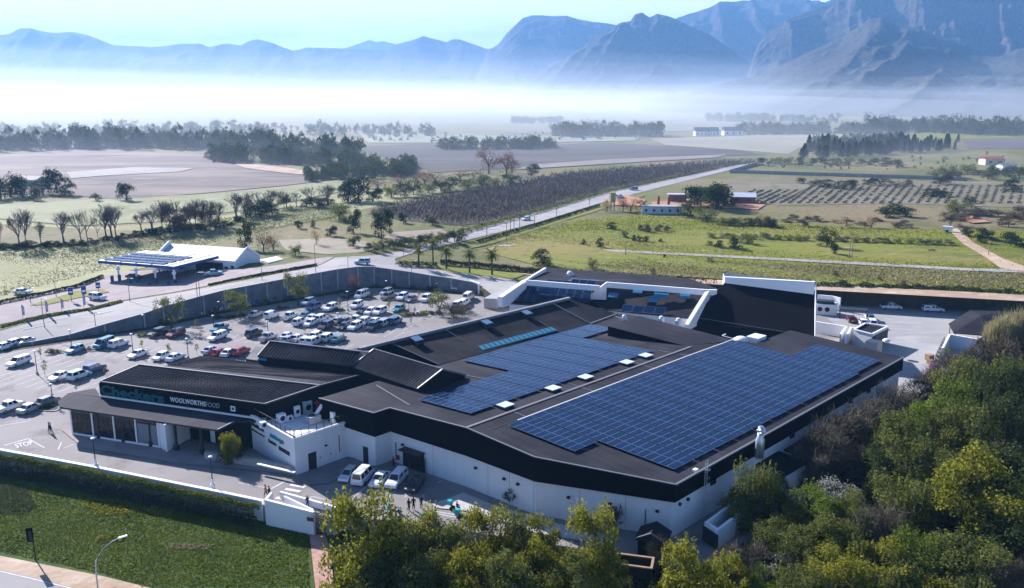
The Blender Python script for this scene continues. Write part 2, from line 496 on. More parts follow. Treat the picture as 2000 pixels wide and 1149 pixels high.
# ---- mountains
def rock_mat(name, rock, veg, sc=1.0, vz=.5):
    m = bpy.data.materials.new(name); m.use_nodes = True
    nt = m.node_tree; b = nt.nodes['Principled BSDF']; L = nt.links
    b.inputs['Roughness'].default_value = .95; b.inputs['Specular IOR Level'].default_value = .05
    geo = nt.nodes.new('ShaderNodeNewGeometry'); sep = nt.nodes.new('ShaderNodeSeparateXYZ'); L.new(geo.outputs['Normal'], sep.inputs[0])
    tc = nt.nodes.new('ShaderNodeTexCoord')
    n = nt.nodes.new('ShaderNodeTexNoise'); n.inputs['Scale'].default_value = .012 * sc; n.inputs['Detail'].default_value = 10; n.inputs['Roughness'].default_value = .7; L.new(tc.outputs['Object'], n.inputs['Vector'])
    a = nt.nodes.new('ShaderNodeMath'); a.operation = 'MULTIPLY_ADD'; L.new(n.outputs['Fac'], a.inputs[0]); a.inputs[1].default_value = .9; L.new(sep.outputs['Z'], a.inputs[2])
    mr = nt.nodes.new('ShaderNodeMapRange'); mr.inputs[1].default_value = vz + .55; mr.inputs[2].default_value = vz + .85; L.new(a.outputs[0], mr.inputs[0])
    mx = nt.nodes.new('ShaderNodeMix'); mx.data_type = 'RGBA'; mx.inputs[6].default_value = (*rock, 1); mx.inputs[7].default_value = (*veg, 1); L.new(mr.outputs[0], mx.inputs[0])
    n2 = nt.nodes.new('ShaderNodeTexNoise'); n2.inputs['Scale'].default_value = .05 * sc; n2.inputs['Detail'].default_value = 6; L.new(tc.outputs['Object'], n2.inputs['Vector'])
    mr2 = nt.nodes.new('ShaderNodeMapRange'); mr2.inputs[1].default_value = .35; mr2.inputs[2].default_value = .7; mr2.inputs[3].default_value = .55; mr2.inputs[4].default_value = 1.25; L.new(n2.outputs['Fac'], mr2.inputs[0])
    mu = nt.nodes.new('ShaderNodeMix'); mu.data_type = 'RGBA'; mu.blend_type = 'MULTIPLY'; mu.inputs[0].default_value = 1; L.new(mx.outputs[2], mu.inputs[6]); L.new(mr2.outputs[0], mu.inputs[7])
    L.new(mu.outputs[2], b.inputs['Base Color'])
    bp = nt.nodes.new('ShaderNodeBump'); bp.inputs['Strength'].default_value = .9; bp.inputs['Distance'].default_value = 25
    L.new(n.outputs['Fac'], bp.inputs['Height']); L.new(bp.outputs[0], b.inputs['Normal'])
    return m
M['rock'] = rock_mat('mountain_rock', (.07, .058, .05), (.035, .035, .028))
M['slope'] = rock_mat('mountain_slope', (.13, .105, .09), (.075, .07, .055), 1.6, .25)

def ridged(x, y, z, oct=5):
    a = 1.0; s = 0.0; f = 1.0; w = 1.0
    for _ in range(oct):
        n = 1 - abs(noise.noise(Vector((x * f, y * f, z * f))) * 2.0); n = max(0, n) ** 2 * w
        s += n * a; w = min(1, n * 1.6); a *= .5; f *= 2.05
    return s / 1.7

def mountain(name, crest, foot, prof, m, nu=260, nv=90, amp=.22, gully=9.0, seed=0.0, back=1500, lean=0.0, cliff=0.0, jag=1.0):
    """crest: [(px, py, distance)], foot distance list [(px, dist)]; a range whose skyline follows the photograph's"""
    px0, px1 = crest[0][0], crest[-1][0]
    me = bpy.data.meshes.new(name); co = []; fa = []
    cy = [(c[0], c[1]) for c in crest]; cd = [(c[0], c[2]) for c in crest]
    rows = nv + 14
    for i in range(nu + 1):
        px = lerp(px0, px1, i / nu)
        rc = interp(px, cd); rf = interp(px, foot)
        py = interp(px, cy) + jag * (noise.noise(Vector((px * .05, seed, 0))) * 2.2 + noise.noise(Vector((px * .17, seed, 3))) * 1.3)
        top = Py(px, py, rc); hx = top.x / top.y
        h = max(6.0, top.z - ZF)
        for j in range(rows + 1):
            if j <= nv:
                v = j / nv
                d = lerp(rf, rc, v)
                p = interp(v, prof)
                # spurs and gullies running down the slope, leaning sideways
                sx = hx * d + lean * (1 - v) * (rc - rf)
                env = (v ** .8) * (1 - v) ** .7 * 2.1
                g = ridged(sx / 1000 * gully * .55 + seed, v * .8 + seed, d / 2600, 5) - .55
                g2 = noise.fractal(Vector((sx / 160, d / 160, seed)), 1.0, 2.0, 5) * .11
                z = h * (p + (amp * g) * env + g2 * env * (.4 + v))
                if cliff:
                    st = z / h * 9 + noise.noise(Vector((sx / 500, seed, v))) * 1.2
                    fr = st - math.floor(st)
                    z += h / 9 * cliff * (sm(.25, .75, fr) - fr) * sm(.3, .6, v) * (1 - sm(.94, 1, v))
                y = d
            else:
                t = (j - nv) / (rows - nv)
                d = rc + back * t; y = d
                z = h * (1 - t * t * 1.0) + h * .1 * g2
            co.append((hx * y, y, ZF - .5 + max(-12 if (v < .01) else -3, z)))
    for i in range(nu):
        for j in range(rows):
            a = i * (rows + 1) + j; b = a + rows + 1
            fa.append((a, b, b + 1, a + 1))
    me.from_pydata(co, [], fa); me.materials.append(m)
    me.polygons.foreach_set('use_smooth', [True] * len(me.polygons)); me.update()
    if me.polygons[5].normal.z < 0: me.flip_normals()
    o = bpy.data.objects.new(name, me); COL.objects.link(o); o['kind'] = 'structure'
    return o

PR1 = [(0, 0), (.25, .1), (.5, .26), (.7, .5), (.82, .74), (.92, .93), (1, 1)]
PR2 = [(0, 0), (.3, .14), (.55, .34), (.68, .5), (.76, .72), (.86, .9), (1, 1)]
PR3 = [(0, 0), (.2, .1), (.5, .34), (.75, .63), (.9, .87), (1, 1)]
def D(lst, r0, r1=None):
    r1 = r1 or r0; a, b = lst[0][0], lst[-1][0]
    return [(x, y, lerp(r0, r1, (x - a) / (b - a))) for x, y in lst]
mountain('mountain_range', D([(-500, 75), (-300, 50), (-150, 66), (0, 68), (20, 66), (38, 56), (60, 55), (85, 62), (110, 65), (135, 62), (170, 68), (195, 78), (222, 89), (300, 92), (350, 86), (390, 85), (408, 92), (440, 85), (470, 88), (487, 80), (503, 77), (530, 83), (555, 93), (572, 99), (600, 93), (640, 94), (680, 95), (720, 97), (750, 98), (770, 88), (800, 80), (826, 72), (850, 76), (870, 82), (885, 77), (900, 78), (925, 87), (948, 95), (980, 97), (1030, 120), (1090, 150)], 8200, 7000),
         [(-500, 5600), (1090, 5200)], PR1, M['rock'], nu=420, nv=80, seed=1.3, gully=5, jag=.5)
mountain('distant_mountain', D([(640, 110), (680, 92), (705, 84), (722, 78), (735, 82), (748, 80), (775, 88), (810, 110)], 10500), [(640, 9300), (810, 9300)], PR1, M['rock'], nu=80, nv=30, seed=5.1, jag=.4)
mountain('table_mountain', D([(930, 150), (955, 97), (972, 88), (988, 68), (1005, 50), (1022, 35), (1040, 30), (1070, 31), (1110, 31), (1130, 38), (1160, 43), (1190, 46), (1230, 55), (1300, 80), (1400, 110)], 6400), [(930, 4300), (1400, 4700)], PR2, M['rock'], nu=240, nv=90, seed=8.7, gully=7, cliff=.5, jag=.6)
mountain('rear_massif', D([(1240, 70), (1300, 42), (1345, 28), (1380, 17), (1405, 4), (1420, 3), (1440, 3), (1470, 0), (1560, -5), (1600, 4), (1612, 5), (1640, -10), (1750, -30), (1900, -60), (2200, -60)], 6000), [(1240, 4200), (2200, 4300)], PR2, M['rock'], nu=300, nv=100, seed=12.9, gully=8, cliff=.6, amp=.3, jag=.7)
mountain('rocky_ridge', D([(990, 190), (1060, 138), (1100, 118), (1150, 82), (1180, 62), (1200, 50), (1215, 43), (1232, 40), (1240, 28), (1255, 25), (1268, 34), (1285, 27), (1300, 30), (1320, 38), (1350, 52), (1390, 70), (1440, 105), (1500, 150), (1540, 185)], 4900, 4700), [(990, 3300), (1540, 3500)], PR2, M['rock'], nu=320, nv=110, seed=21.4, gully=11, lean=.5, cliff=.5, amp=.34, jag=.7)
mountain('cliff_massif', D([(1440, 190), (1462, 140), (1480, 86), (1500, 62), (1530, 42), (1570, 26), (1620, 9), (1650, -4), (1720, -40), (1800, -70), (1900, -95), (2050, -120), (2500, -120)], 4300, 3900), [(1440, 3500), (1700, 3000), (2500, 2700)], PR2, M['rock'], nu=360, nv=120, seed=33.2, gully=10, lean=.3, cliff=.9, amp=.36, jag=.9)
mountain('talus_slope', D([(1250, 196), (1340, 182), (1420, 160), (1480, 148), (1560, 112), (1640, 74), (1700, 36), (1722, 34), (1750, 48), (1800, 58), (1870, 84), (1925, 108), (1950, 112), (1985, 96), (2050, 84), (2200, 60), (2500, 60)], 3400, 3100), [(1250, 2100), (1600, 1750), (2500, 1500)], PR3, M['slope'], nu=360, nv=110, seed=41.8, gully=10, lean=.6, amp=.16, jag=.8)

# ---- the air: haze over everything and a bank of mist on the plain
def volume_mat(name, col, dens, aniso):
    m = bpy.data.materials.new(name); m.use_nodes = True; nt = m.node_tree
    for n in list(nt.nodes):
        if n.type != 'OUTPUT_MATERIAL': nt.nodes.remove(n)
    pv = nt.nodes.new('ShaderNodeVolumePrincipled'); pv.inputs['Color'].default_value = (*col, 1); pv.inputs['Density'].default_value = dens; pv.inputs['Anisotropy'].default_value = aniso
    nt.links.new(pv.outputs[0], nt.nodes[0].outputs[0].node.inputs['Volume'] if False else [n for n in nt.nodes if n.type == 'OUTPUT_MATERIAL'][0].inputs['Volume'])
    return m
hz = MB(); hz.box((0, 5400, -4), 24000, 13400, 760)
o = hz.build('haze', volume_mat('haze_air', (.28, .56, 1.0), 9.5e-5, .15)); tag(o, 'thin blue morning haze in the air over the valley', None, None, 'stuff')
ms = MB()
def mist(name, x0, x1, y0, y1, zl, zr, dens, lab, rise=.16):
    mb = MB()
    nx = 12; ny = 6; v = []
    for k in range(2):
        for j in range(ny + 1):
            for i in range(nx + 1):
                u = i / nx; w = j / ny
                x = lerp(x0, x1, u); y = lerp(y0, y1, w) * 1.0
                z = ZF + 1.2 + .1 * zl / 60 if k == 0 else ZF + 2.2 + lerp(zl, zr, u) * (.02 + .98 * sm(0, rise, w)) * (.8 + .4 * noise.noise(Vector((u * 4, w * 3, zl))))
                v.append((x, y, z))
    f = []
    n = (nx + 1) * (ny + 1)
    for k in range(2):
        for j in range(ny):
            for i in range(nx):
                a = k * n + j * (nx + 1) + i
                q = (a, a + 1, a + nx + 2, a + nx + 1); f.append(q if k else q[::-1])
    for i in range(nx):
        a = i; f.append((a, a + 1, n + a + 1, n + a)); a = ny * (nx + 1) + i; f.append((a + 1, a, n + a, n + a + 1))
    for j in range(ny):
        a = j * (nx + 1); b = a + nx + 1; f.append((b, a, n + a, n + b)); a += nx; b += nx; f.append((a, b, n + b, n + a))
    me = bpy.data.meshes.new(name); me.from_pydata(v, [], f); me.materials.append(volume_mat(name + '_air', (.86, .93, 1.0), dens, .12))
    o = bpy.data.objects.new(name, me); COL.objects.link(o); tag(o, lab, None, None, 'stuff')
LAY = ('lowest', 'second', 'third', 'fourth', 'fifth', 'sixth', 'topmost')
for k, (y0, zl, zr, dens) in enumerate(((360, 70, 62, 1.0e-4), (560, 90, 72, 7e-5), (850, 120, 92, 5e-5), (1250, 170, 120, 4.5e-5), (1750, 240, 160, 4e-5), (2350, 330, 210, 3.5e-5), (2950, 450, 280, 3e-5))):
    mist('mist', -5600 + 40 * k, 2500 - 60 * k, y0, 5200 + 60 * k, zl, zr, dens, LAY[k] + ' wide layer of white morning mist on the plain below the mountains')
for k, (y0, x1, zl, zr, dens) in enumerate(((340, 330, 130, 34, 4.6e-4), (540, 800, 150, 40, 1.9e-4), (850, 1300, 190, 50, 8e-5), (1300, 1800, 270, 60, 5e-5), (1900, 2200, 420, 80, 5e-5))):
    mist('mist', -5500 + 30 * k, x1, y0, 5150 - 40 * k, zl, zr, dens, ('lowest', 'second', 'third', 'fourth', 'topmost')[k] + ' part of the thicker mist bank in the left half of the plain')

cb = MB(); cb.box((0, 15500, 60), 30000, 5600, 2600)
o = cb.build('cloud_veil', volume_mat('cloud_veil_air', (1.0, 1.0, 1.0), 3.0e-4, .2)); tag(o, 'pale high haze behind the mountains', kind='stuff')
for i, (x, y, w, h) in enumerate(((260, 72, 150, 26), (500, 66, 200, 30), (380, 78, 160, 16), (930, 66, 160, 16), (985, 50, 90, 14))):
    q = Py(x, y, 12400); k = 12400 / FPX; mb = MB(q); mb.ell(q, w * k * .55, 150, h * k * .5, 14, 8); o = mb.build('cloud', volume_mat('cloud_air%d' % i, (1, 1, 1), 2.2e-3, .2)); tag(o, 'thin white wisp of cloud above the far range', kind='stuff')
# ================================================================ BUILDINGS
M['white'] = multi('white_wall', [(.75, .755, .76), ((.69, .695, .70), .46, .7), ((.62, .62, .61), .58, .8), ((.72, .725, .73), .4, .7)], [.9, .35, 3.0], stretch=(1, 1, .12))
M['white_trim'] = mat('white_trim', (.8, .8, .8), rough=.7)
M['fascia'] = mat('black_cladding', (.004, .0045, .006), rough=.8, spec=.06)
M['dark_wall'] = mat('charcoal_wall', (.009, .010, .012), rough=.85, spec=.08)
M['gutter'] = mat('grey_gutter', (.13, .135, .145), rough=.5, spec=.4)
M['glass_dark'] = mat('shop_glass', (.02, .022, .025), rough=.08, spec=.6)
M['concrete'] = mat('concrete', (.36, .36, .355), rough=.9, var=(.27, .27, .27), scale=.6, bump=.15)
M['tarmac_metal'] = mat('galvanised', (.55, .58, .6), rough=.35, metal=.7)
M['dark_metal'] = mat('dark_metal', (.025, .027, .03), rough=.55)
M['white_paint'] = mat('white_enamel', (.78, .79, .8), rough=.45)
M['teal'] = mat('teal_letter', (.006, .10, .115), rough=.5)
M['sign_white'] = mat('white_letter', (.8, .82, .84), rough=.5)
M['red'] = mat('red_paint', (.5, .03, .03), rough=.5)
M['blue'] = mat('deep_blue_paint', (.03, .08, .28), rough=.5)
M['wood'] = mat('timber', (.25, .17, .09), rough=.85, var=(.33, .24, .13), scale=2)
M['facebrick'] = mat('face_brick', (.28, .08, .05), rough=.9, var=(.2, .06, .04), scale=2)

def roof_mat(name, c1, c2, freq, ang, bump=.35):
    m = bpy.data.materials.new(name); m.use_nodes = True
    nt = m.node_tree; b = nt.nodes['Principled BSDF']; L = nt.links
    b.inputs['Roughness'].default_value = .8; b.inputs['Specular IOR Level'].default_value = .05
    tc = nt.nodes.new('ShaderNodeTexCoord')
    mp = nt.nodes.new('ShaderNodeMapping'); mp.inputs['Rotation'].default_value = (0, 0, -ang); L.new(tc.outputs['Object'], mp.inputs[0])
    n = nt.nodes.new('ShaderNodeTexNoise'); n.inputs['Scale'].default_value = .12; n.inputs['Detail'].default_value = 7; L.new(tc.outputs['Object'], n.inputs['Vector'])
    mr = nt.nodes.new('ShaderNodeMapRange'); mr.inputs[1].default_value = .38; mr.inputs[2].default_value = .65; L.new(n.outputs['Fac'], mr.inputs[0])
    mx = nt.nodes.new('ShaderNodeMix'); mx.data_type = 'RGBA'; mx.inputs[6].default_value = (c1[0] * .82, c1[1] * .82, c1[2] * .84, 1); mx.inputs[7].default_value = (c2[0] * 1.08, c2[1] * 1.06, c2[2] * 1.05, 1); L.new(mr.outputs[0], mx.inputs[0])
    # streaks of dust along the sheets
    n2 = nt.nodes.new('ShaderNodeTexNoise'); n2.inputs['Scale'].default_value = 1.0; n2.inputs['Detail'].default_value = 3
    mp2 = nt.nodes.new('ShaderNodeMapping'); mp2.inputs['Scale'].default_value = (1.6, .05, 1); L.new(mp.outputs[0], mp2.inputs[0]); L.new(mp2.outputs[0], n2.inputs['Vector'])
    mr2 = nt.nodes.new('ShaderNodeMapRange'); mr2.inputs[1].default_value = .35; mr2.inputs[2].default_value = .7; mr2.inputs[3].default_value = .85; mr2.inputs[4].default_value = 1.2; L.new(n2.outputs['Fac'], mr2.inputs[0])
    mu = nt.nodes.new('ShaderNodeMix'); mu.data_type = 'RGBA'; mu.blend_type = 'MULTIPLY'; mu.inputs[0].default_value = 1; L.new(mx.outputs[2], mu.inputs[6]); L.new(mr2.outputs[0], mu.inputs[7])
    L.new(mu.outputs[2], b.inputs['Base Color'])
    w = nt.nodes.new('ShaderNodeTexWave'); w.inputs['Scale'].default_value = freq; L.new(mp.outputs[0], w.inputs['Vector'])
    bp = nt.nodes.new('ShaderNodeBump'); bp.inputs['Strength'].default_value = bump; bp.inputs['Distance'].default_value = .04
    L.new(w.outputs['Fac'], bp.inputs['Height']); L.new(bp.outputs[0], b.inputs['Normal'])
    return m
AX = R_(45.3)                                 # the two building axes
M['roof'] = roof_mat('charcoal_roof_sheet', (.028, .029, .035), (.040, .040, .046), .8, AX)
M['roof_seam'] = roof_mat('charcoal_ribbed_roof', (.037, .038, .045), (.052, .052, .060), 1.0, R_(-19.5), .4)
M['roof_dark'] = roof_mat('dark_grey_roof', (.022, .022, .025), (.032, .031, .034), 1.0, AX)
M['roof_light'] = roof_mat('light_grey_roof', (.17, .165, .165), (.21, .205, .2), 1.0, AX)

def PT_(root, name, mats, fn, fix=False, smooth=False):
    mb = MB(root.location); fn(mb); return mb.build(name, mats, root, smooth, fix=fix)
def tri_top(mb, pts, mi=0, dz=0.0):
    pts = [Vector((p[0], p[1], p[2] + dz)) for p in pts]
    area = sum(p.x * q.y - q.x * p.y for p, q in zip(pts, pts[1:] + [pts[0]]))
    if area < 0: pts.reverse()
    n = len(mb.v); mb.v += [p - mb.o for p in pts]
    for t in geometry.tessellate_polygon([pts]):
        a, b, c = [pts[i] for i in t]
        t = tuple(t) if (b - a).cross(c - a).z > 0 else tuple(reversed(t))
        mb.f.append(tuple(n + i for i in t)); mb.mi.append(mi)
def skirt(mb, pts, z0, z1=None, mi=0, off=0.0, closed=True):
    """vertical faces below an outline; z0 bottom"""
    pts = [Vector(p) for p in pts]
    area = sum(p.x * q.y - q.x * p.y for p, q in zip(pts, pts[1:] + [pts[0]]))
    if area < 0: pts.reverse()
    if off:
        n = len(pts); out = []
        for i in range(n):
            a, b, c = pts[i - 1], pts[i], pts[(i + 1) % n]
            d1 = Vector((b.x - a.x, b.y - a.y, 0)).normalized(); d2 = Vector((c.x - b.x, c.y - b.y, 0)).normalized()
            n1 = Vector((-d1.y, d1.x, 0)); n2 = Vector((-d2.y, d2.x, 0)); k = 1 + n1.dot(n2)
            out.append(b + (n1 + n2) / max(.35, k) * off)
        pts = out
    n = len(pts)
    for i in range(n if closed else n - 1):
        a, b = pts[i], pts[(i + 1) % n]
        mb.poly([(a.x, a.y, z0), (b.x, b.y, z0), (b.x, b.y, b.z if z1 is None else z1), (a.x, a.y, a.z if z1 is None else z1)], mi)
    return pts
def slab(mb, pts, th, mi=0):
    tri_top(mb, pts, mi); skirt2 = [Vector(p) for p in pts]
    area = sum(p.x * q.y - q.x * p.y for p, q in zip(skirt2, skirt2[1:] + [skirt2[0]]))
    if area < 0: skirt2.reverse()
    for a, b in zip(skirt2, skirt2[1:] + [skirt2[0]]):
        mb.poly([(a.x, a.y, a.z - th), (b.x, b.y, b.z - th), b, a], mi)
    low = [Vector((p.x, p.y, p.z - th)) for p in reversed(skirt2)]
    n = len(mb.v); mb.v += [p - mb.o for p in low]
    for t in geometry.tessellate_polygon([low]):
        a, b, c = [low[i] for i in t]
        t = tuple(t) if (b - a).cross(c - a).z < 0 else tuple(reversed(t))
        mb.f.append(tuple(n + i for i in t)); mb.mi.append(mi)
def W(px, py, z): return P(px, py, z)

# ---------------- supermarket with the big roof
RG0, RG1 = W(911, 836, 9.0), W(1349, 678, 9.0)
RU = Vector((RG1.x - RG0.x, RG1.y - RG0.y, 0)).normalized(); RN = Vector((RU.y, -RU.x, 0))
def roofz(x, y):
    d = (Vector((x, y, 0)) - Vector((RG0.x, RG0.y, 0))).dot(RN)
    return 9.0 - (.062 * d if d > 0 else -.03 * d)
def PR(px, py, dz=0.0):
    q = Pf(px, py, roofz); q.z += dz; return q
RIDGE_END = W(1436, 665, 8.9)
A_pts = [PR(623, 778), PR(730, 807), PR(761, 797), RG0.copy(), PR(1044, 893), PR(1320, 947), PR(1765, 698), PR(1543, 645), PR(1475, 671), PR(1436, 665), PR(1252, 618), PR(1205, 613), PR(857, 713), PR(735, 745)]
market = empty('supermarket_building', (20, 130, 0), 0, 'large supermarket building with charcoal roof, black fascia and white walls, covered in solar panels', 'building')
PT_(market, 'roof', M['roof'], lambda mb: (tri_top(mb, [A_pts[0], A_pts[1], A_pts[2], RG0, RG1, A_pts[10], A_pts[11], A_pts[12], A_pts[13]]), tri_top(mb, [RG0, A_pts[4], A_pts[5], A_pts[6], A_pts[7], A_pts[8], A_pts[9], A_pts[10], RG1])))
PT_(market, 'fascia', M['fascia'], lambda mb: skirt(mb, [p - Vector((0, 0, .02)) for p in A_pts], 4.85))
def soffit(mb):
    q = skirt(mb, [Vector((p.x, p.y, 4.85)) for p in A_pts], 4.84, None, 0, .0)
    n = len(mb.v); low = [Vector((p.x, p.y, 4.85)) for p in A_pts]
    tri_top(mb, low)
PT_(market, 'soffit', M['dark_wall'], soffit)
PT_(market, 'wall', M['white'], lambda mb: skirt(mb, [Vector((p.x, p.y, 4.86)) for p in A_pts], -.05, None, 0, .35))
def edge_cap(mb):
    idx = [0, 1, 2, 3, 4, 5]
    for i, j in zip(idx, idx[1:]): mb.beam(A_pts[i] + Vector((0, 0, .03)), A_pts[j] + Vector((0, 0, .03)), .22, .12)
PT_(market, 'roof_edge_trim', mat('edge_trim', (.17, .17, .18), rough=.6), edge_cap)
def gut(mb):
    a, b = A_pts[5], A_pts[6]
    mb.beam(a + Vector((0, 0, .0)), b, .3, .18)
PT_(market, 'gutter', M['gutter'], gut)
PT_(market, 'ridge_capping', mat('ridge_capping', (.16, .15, .155), rough=.6), lambda mb: mb.beam(RG0 + Vector((0, 0, .05)), RG1 + Vector((0, 0, .05)), .45, .10))
# roof seams where sheets overlap
for a, b, w in (((1286, 685.5), (1352, 697), .18), ((1195, 616), (1228, 628), .25), ((800, 792), (735, 753), .14), ((885, 730), (955, 742), .14)):
    PT_(market, 'flashing', bpy.data.materials['edge_trim'], lambda mb: mb.beam(PR(*a, .06), PR(*b, .06), w, .07))
# white rail along the left edge of the large array
PT_(market, 'cable_tray', M['white_paint'], lambda mb: [mb.beam(PR(*a, .35), PR(*b, .35), .14, .10) for a, b in (((1011, 825.5), (1346, 698)), ((1346, 698), (1434, 666)), ((1434, 666), (1410, 659)), ((1410, 659), (1417, 656)))])
M['lap'] = mat('sheet_lap', (.055, .055, .062), rough=.8)
RL = (RG1 - RG0).length
def on_roof(a, b, dz=.03):
    q = RG0 + RU * a + RN * b; q.z = roofz(q.x, q.y) + dz; return q
for k in range(1, 9):
    a = k * 6.2 - 4
    for side, b1 in ((1, 12.0), (1, 26.0), (-1, -13.0)):
        pass
    PT_(market, 'sheet_lap', M['lap'], lambda mb: (mb.beam(on_roof(a + 3, .4), on_roof(a + 3, 3.6), .07, .03),))
for b in (-6.0, -14.0, 2.6):
    PT_(market, 'sheet_lap', M['lap'], lambda mb: mb.beam(on_roof(2 if b > -10 else 6, b), on_roof(50 if b < 20 else 66, b), .09, .03))
M['conduit'] = mat('conduit', (.2, .2, .2), rough=.6)
for a, b0, b1 in ((9, 3.2, -3.5), (24, 3.2, -2.5), (40, 3.2, -2.6)):
    PT_(market, 'conduit', M['conduit'], lambda mb: mb.beam(on_roof(a, b0, .1), on_roof(a, b1, .1), .09, .09))
# wedge shaped clerestory on the roof
wq = [W(1187.5, 637.5, 10.4), W(1252, 618, 10.4), W(1436, 665, 9.0), W(1340, 676, 8.95)]
PT_(market, 'clerestory_roof', M['roof'], lambda mb: tri_top(mb, wq))
PT_(market, 'clerestory_wall', M['fascia'], lambda mb: skirt(mb, [p - Vector((0, 0, .02)) for p in wq], 7.4))
# wall details: doors, lights, downpipes, joints
def on_line(a, b, t, z=0.0, off=0.0):
    d = Vector((b.x - a.x, b.y - a.y, 0)).normalized(); n = Vector((d.y, -d.x, 0))
    q = a.lerp(b, t) + n * off; q.z = z; return q, d, n
def wall_rect(root, name, m, a, b, t, z, w, h, depth=.08, off=.05, nm=None):
    q, d, n = on_line(a, b, t, z + h / 2, off)
    mb = MB(root.location); mb.obox(q, d * w / 2, n * depth / 2, Vector((0, 0, h / 2))); o = mb.build(name, m, root); return o
# wall planes (0.35 m inside the eave)
def inset_line(i, j, k=.35):
    a, b = A_pts[i], A_pts[j]; d = Vector((b.x - a.x, b.y - a.y, 0)).normalized(); n = Vector((-d.y, d.x, 0)) * k
    return Vector((a.x, a.y, 0)) + n, Vector((b.x, b.y, 0)) + n
f23 = inset_line(2, 3); f34 = inset_line(3, 4); f45 = inset_line(4, 5); f56 = inset_line(5, 6); f01 = inset_line(0, 1)
dr = wall_rect(market, 'entrance_door', M['dark_metal'], *f23, .31, 0, 3.5, 2.9, .35, .1)
for t in (.19, .27, .35, .43): wall_rect(market, 'door_leaf', M['glass_dark'], *f23, t, .1, .8, 2.2, .06, .32)
PT_(market, 'door_canopy', M['dark_metal'], lambda mb: mb.obox(on_line(*f23, .31, 3.0, .7)[0], on_line(*f23, .31)[1] * 2.0, on_line(*f23, .31)[2] * .8, Vector((0, 0, .08))))
wall_rect(market, 'side_door', M['dark_metal'], *f01, .80, 0, 1.0, 2.6, .1, .05)
for ln, t in ((f23, .15), (f34, .12), (f34, .55), (f34, .75), (f45, .25), (f45, .55), (f45, .88)):
    wall_rect(market, 'wall_lamp', M['dark_metal'], *ln, t, 3.1 if ln is not f34 else 3.3, .42, .3, .3, .15)
for ln, ts in ((f23, (.55,)), (f34, (.3, .62, .97)), (f45, (.33, .66))):
    for t in ts: wall_rect(market, 'wall_joint', M['concrete'], *ln, t, 0, .05, 4.8, .02, .01)
for ln, t in ((f23, .05), (f45, .8)): wall_rect(market, 'downpipe', M['dark_metal'], *ln, t, .4, .09, 2.8, .1, .06)
wall_rect(market, 'fire_hose_box', M['red'], *f23, .08, .6, .45, .7, .2, .1)
for t in (.02, .045): wall_rect(market, 'wall_lamp', M['dark_metal'], *f56, t, 3.9, .35, .35, .3, .15)
for t in (.12, .42, .56, .70, .8): 
    for k in range(3): wall_rect(market, 'wall_vent', M['dark_metal'], *f56, t + k * .006, 4.1, .28, .6, .25, .12)
# access ladder at the right wall
def ladder(mb):
    q, d, n = on_line(*f56, .085, 0, .8)
    for s in (-.28, .28): mb.beam(q + d * s, q + d * s + Vector((0, 0, 8.6)), .07, .07)
    for k in range(22): mb.beam(q - d * .28 + Vector((0, 0, .5 + k * .36)), q + d * .28 + Vector((0, 0, .5 + k * .36)), .05, .05)
    for k in range(5):
        z = 3 + k * 1.1; pts = [q + d * (.35 * cos(t)) + n * (.1 + .4 * sin(t)) + Vector((0, 0, z)) for t in [pi * i / 6 for i in range(7)]]
        for a, b in zip(pts, pts[1:]): mb.beam(a, b, .05, .04)
PT_(market, 'access_ladder', M['tarmac_metal'], ladder)
q, d, n = on_line(*f56, .06, 7.5, .3)
PT_(market, 'floodlight', M['white_paint'], lambda mb: (mb.obox(q + Vector((0, 0, .25)), d * .35, n * .25, Vector((0, 0, .12))), mb.beam(q - Vector((0, 0, .2)), q + Vector((0, 0, .25)), .08)))
# galvanised flue at the eave
def flue(mb):
    q = PR(1484, 872, 0) + Vector((0, 0, -1.6))
    mb.tube([q, q + Vector((0, 0, 2.6)), q + Vector((0, 0, 3.0)), q + Vector((0, 0, 3.6))], [.62, .62, .42, .42], 12)
    mb.tube([q + Vector((0, 0, 3.55)), q + Vector((0, 0, 3.75)), q + Vector((.1, -.1, 4.1)), q + Vector((.25, -.2, 4.3))], [.42, .62, .62, .45], 12)
o = PT_(market, 'flue', M['tarmac_metal'], flue, smooth=True)
# plinth kerb / pavement round the front
# low dark annexes on the right side
def annex(name, pts, z, h, label):
    r = empty(name, (pts[0].x, pts[0].y, 0), 0, label, 'annex')
    PT_(r, 'roof', M['dark_wall'], lambda mb: slab(mb, pts, .3))
    PT_(r, 'wall', M['white'], lambda mb: skirt(mb, [Vector((p.x, p.y, z - .3)) for p in pts], -.1, None, 0, .25))
    return r
a1 = [W(1472, 906, 3.2), W(1530, 930, 3.2), W(1578, 902, 3.2), W(1519, 880, 3.2)]
annex('annex_building', a1, 3.2, 3.2, 'small white annex with flat black roof beside the right wall of the supermarket')
a2 = [W(1527, 876, 2.9), W(1578, 893, 2.9), W(1692, 806, 2.9), W(1655, 791, 2.9)]
annex('annex_building', a2, 2.9, 2.9, 'long low black roofed lean-to along the far half of the supermarket right wall')
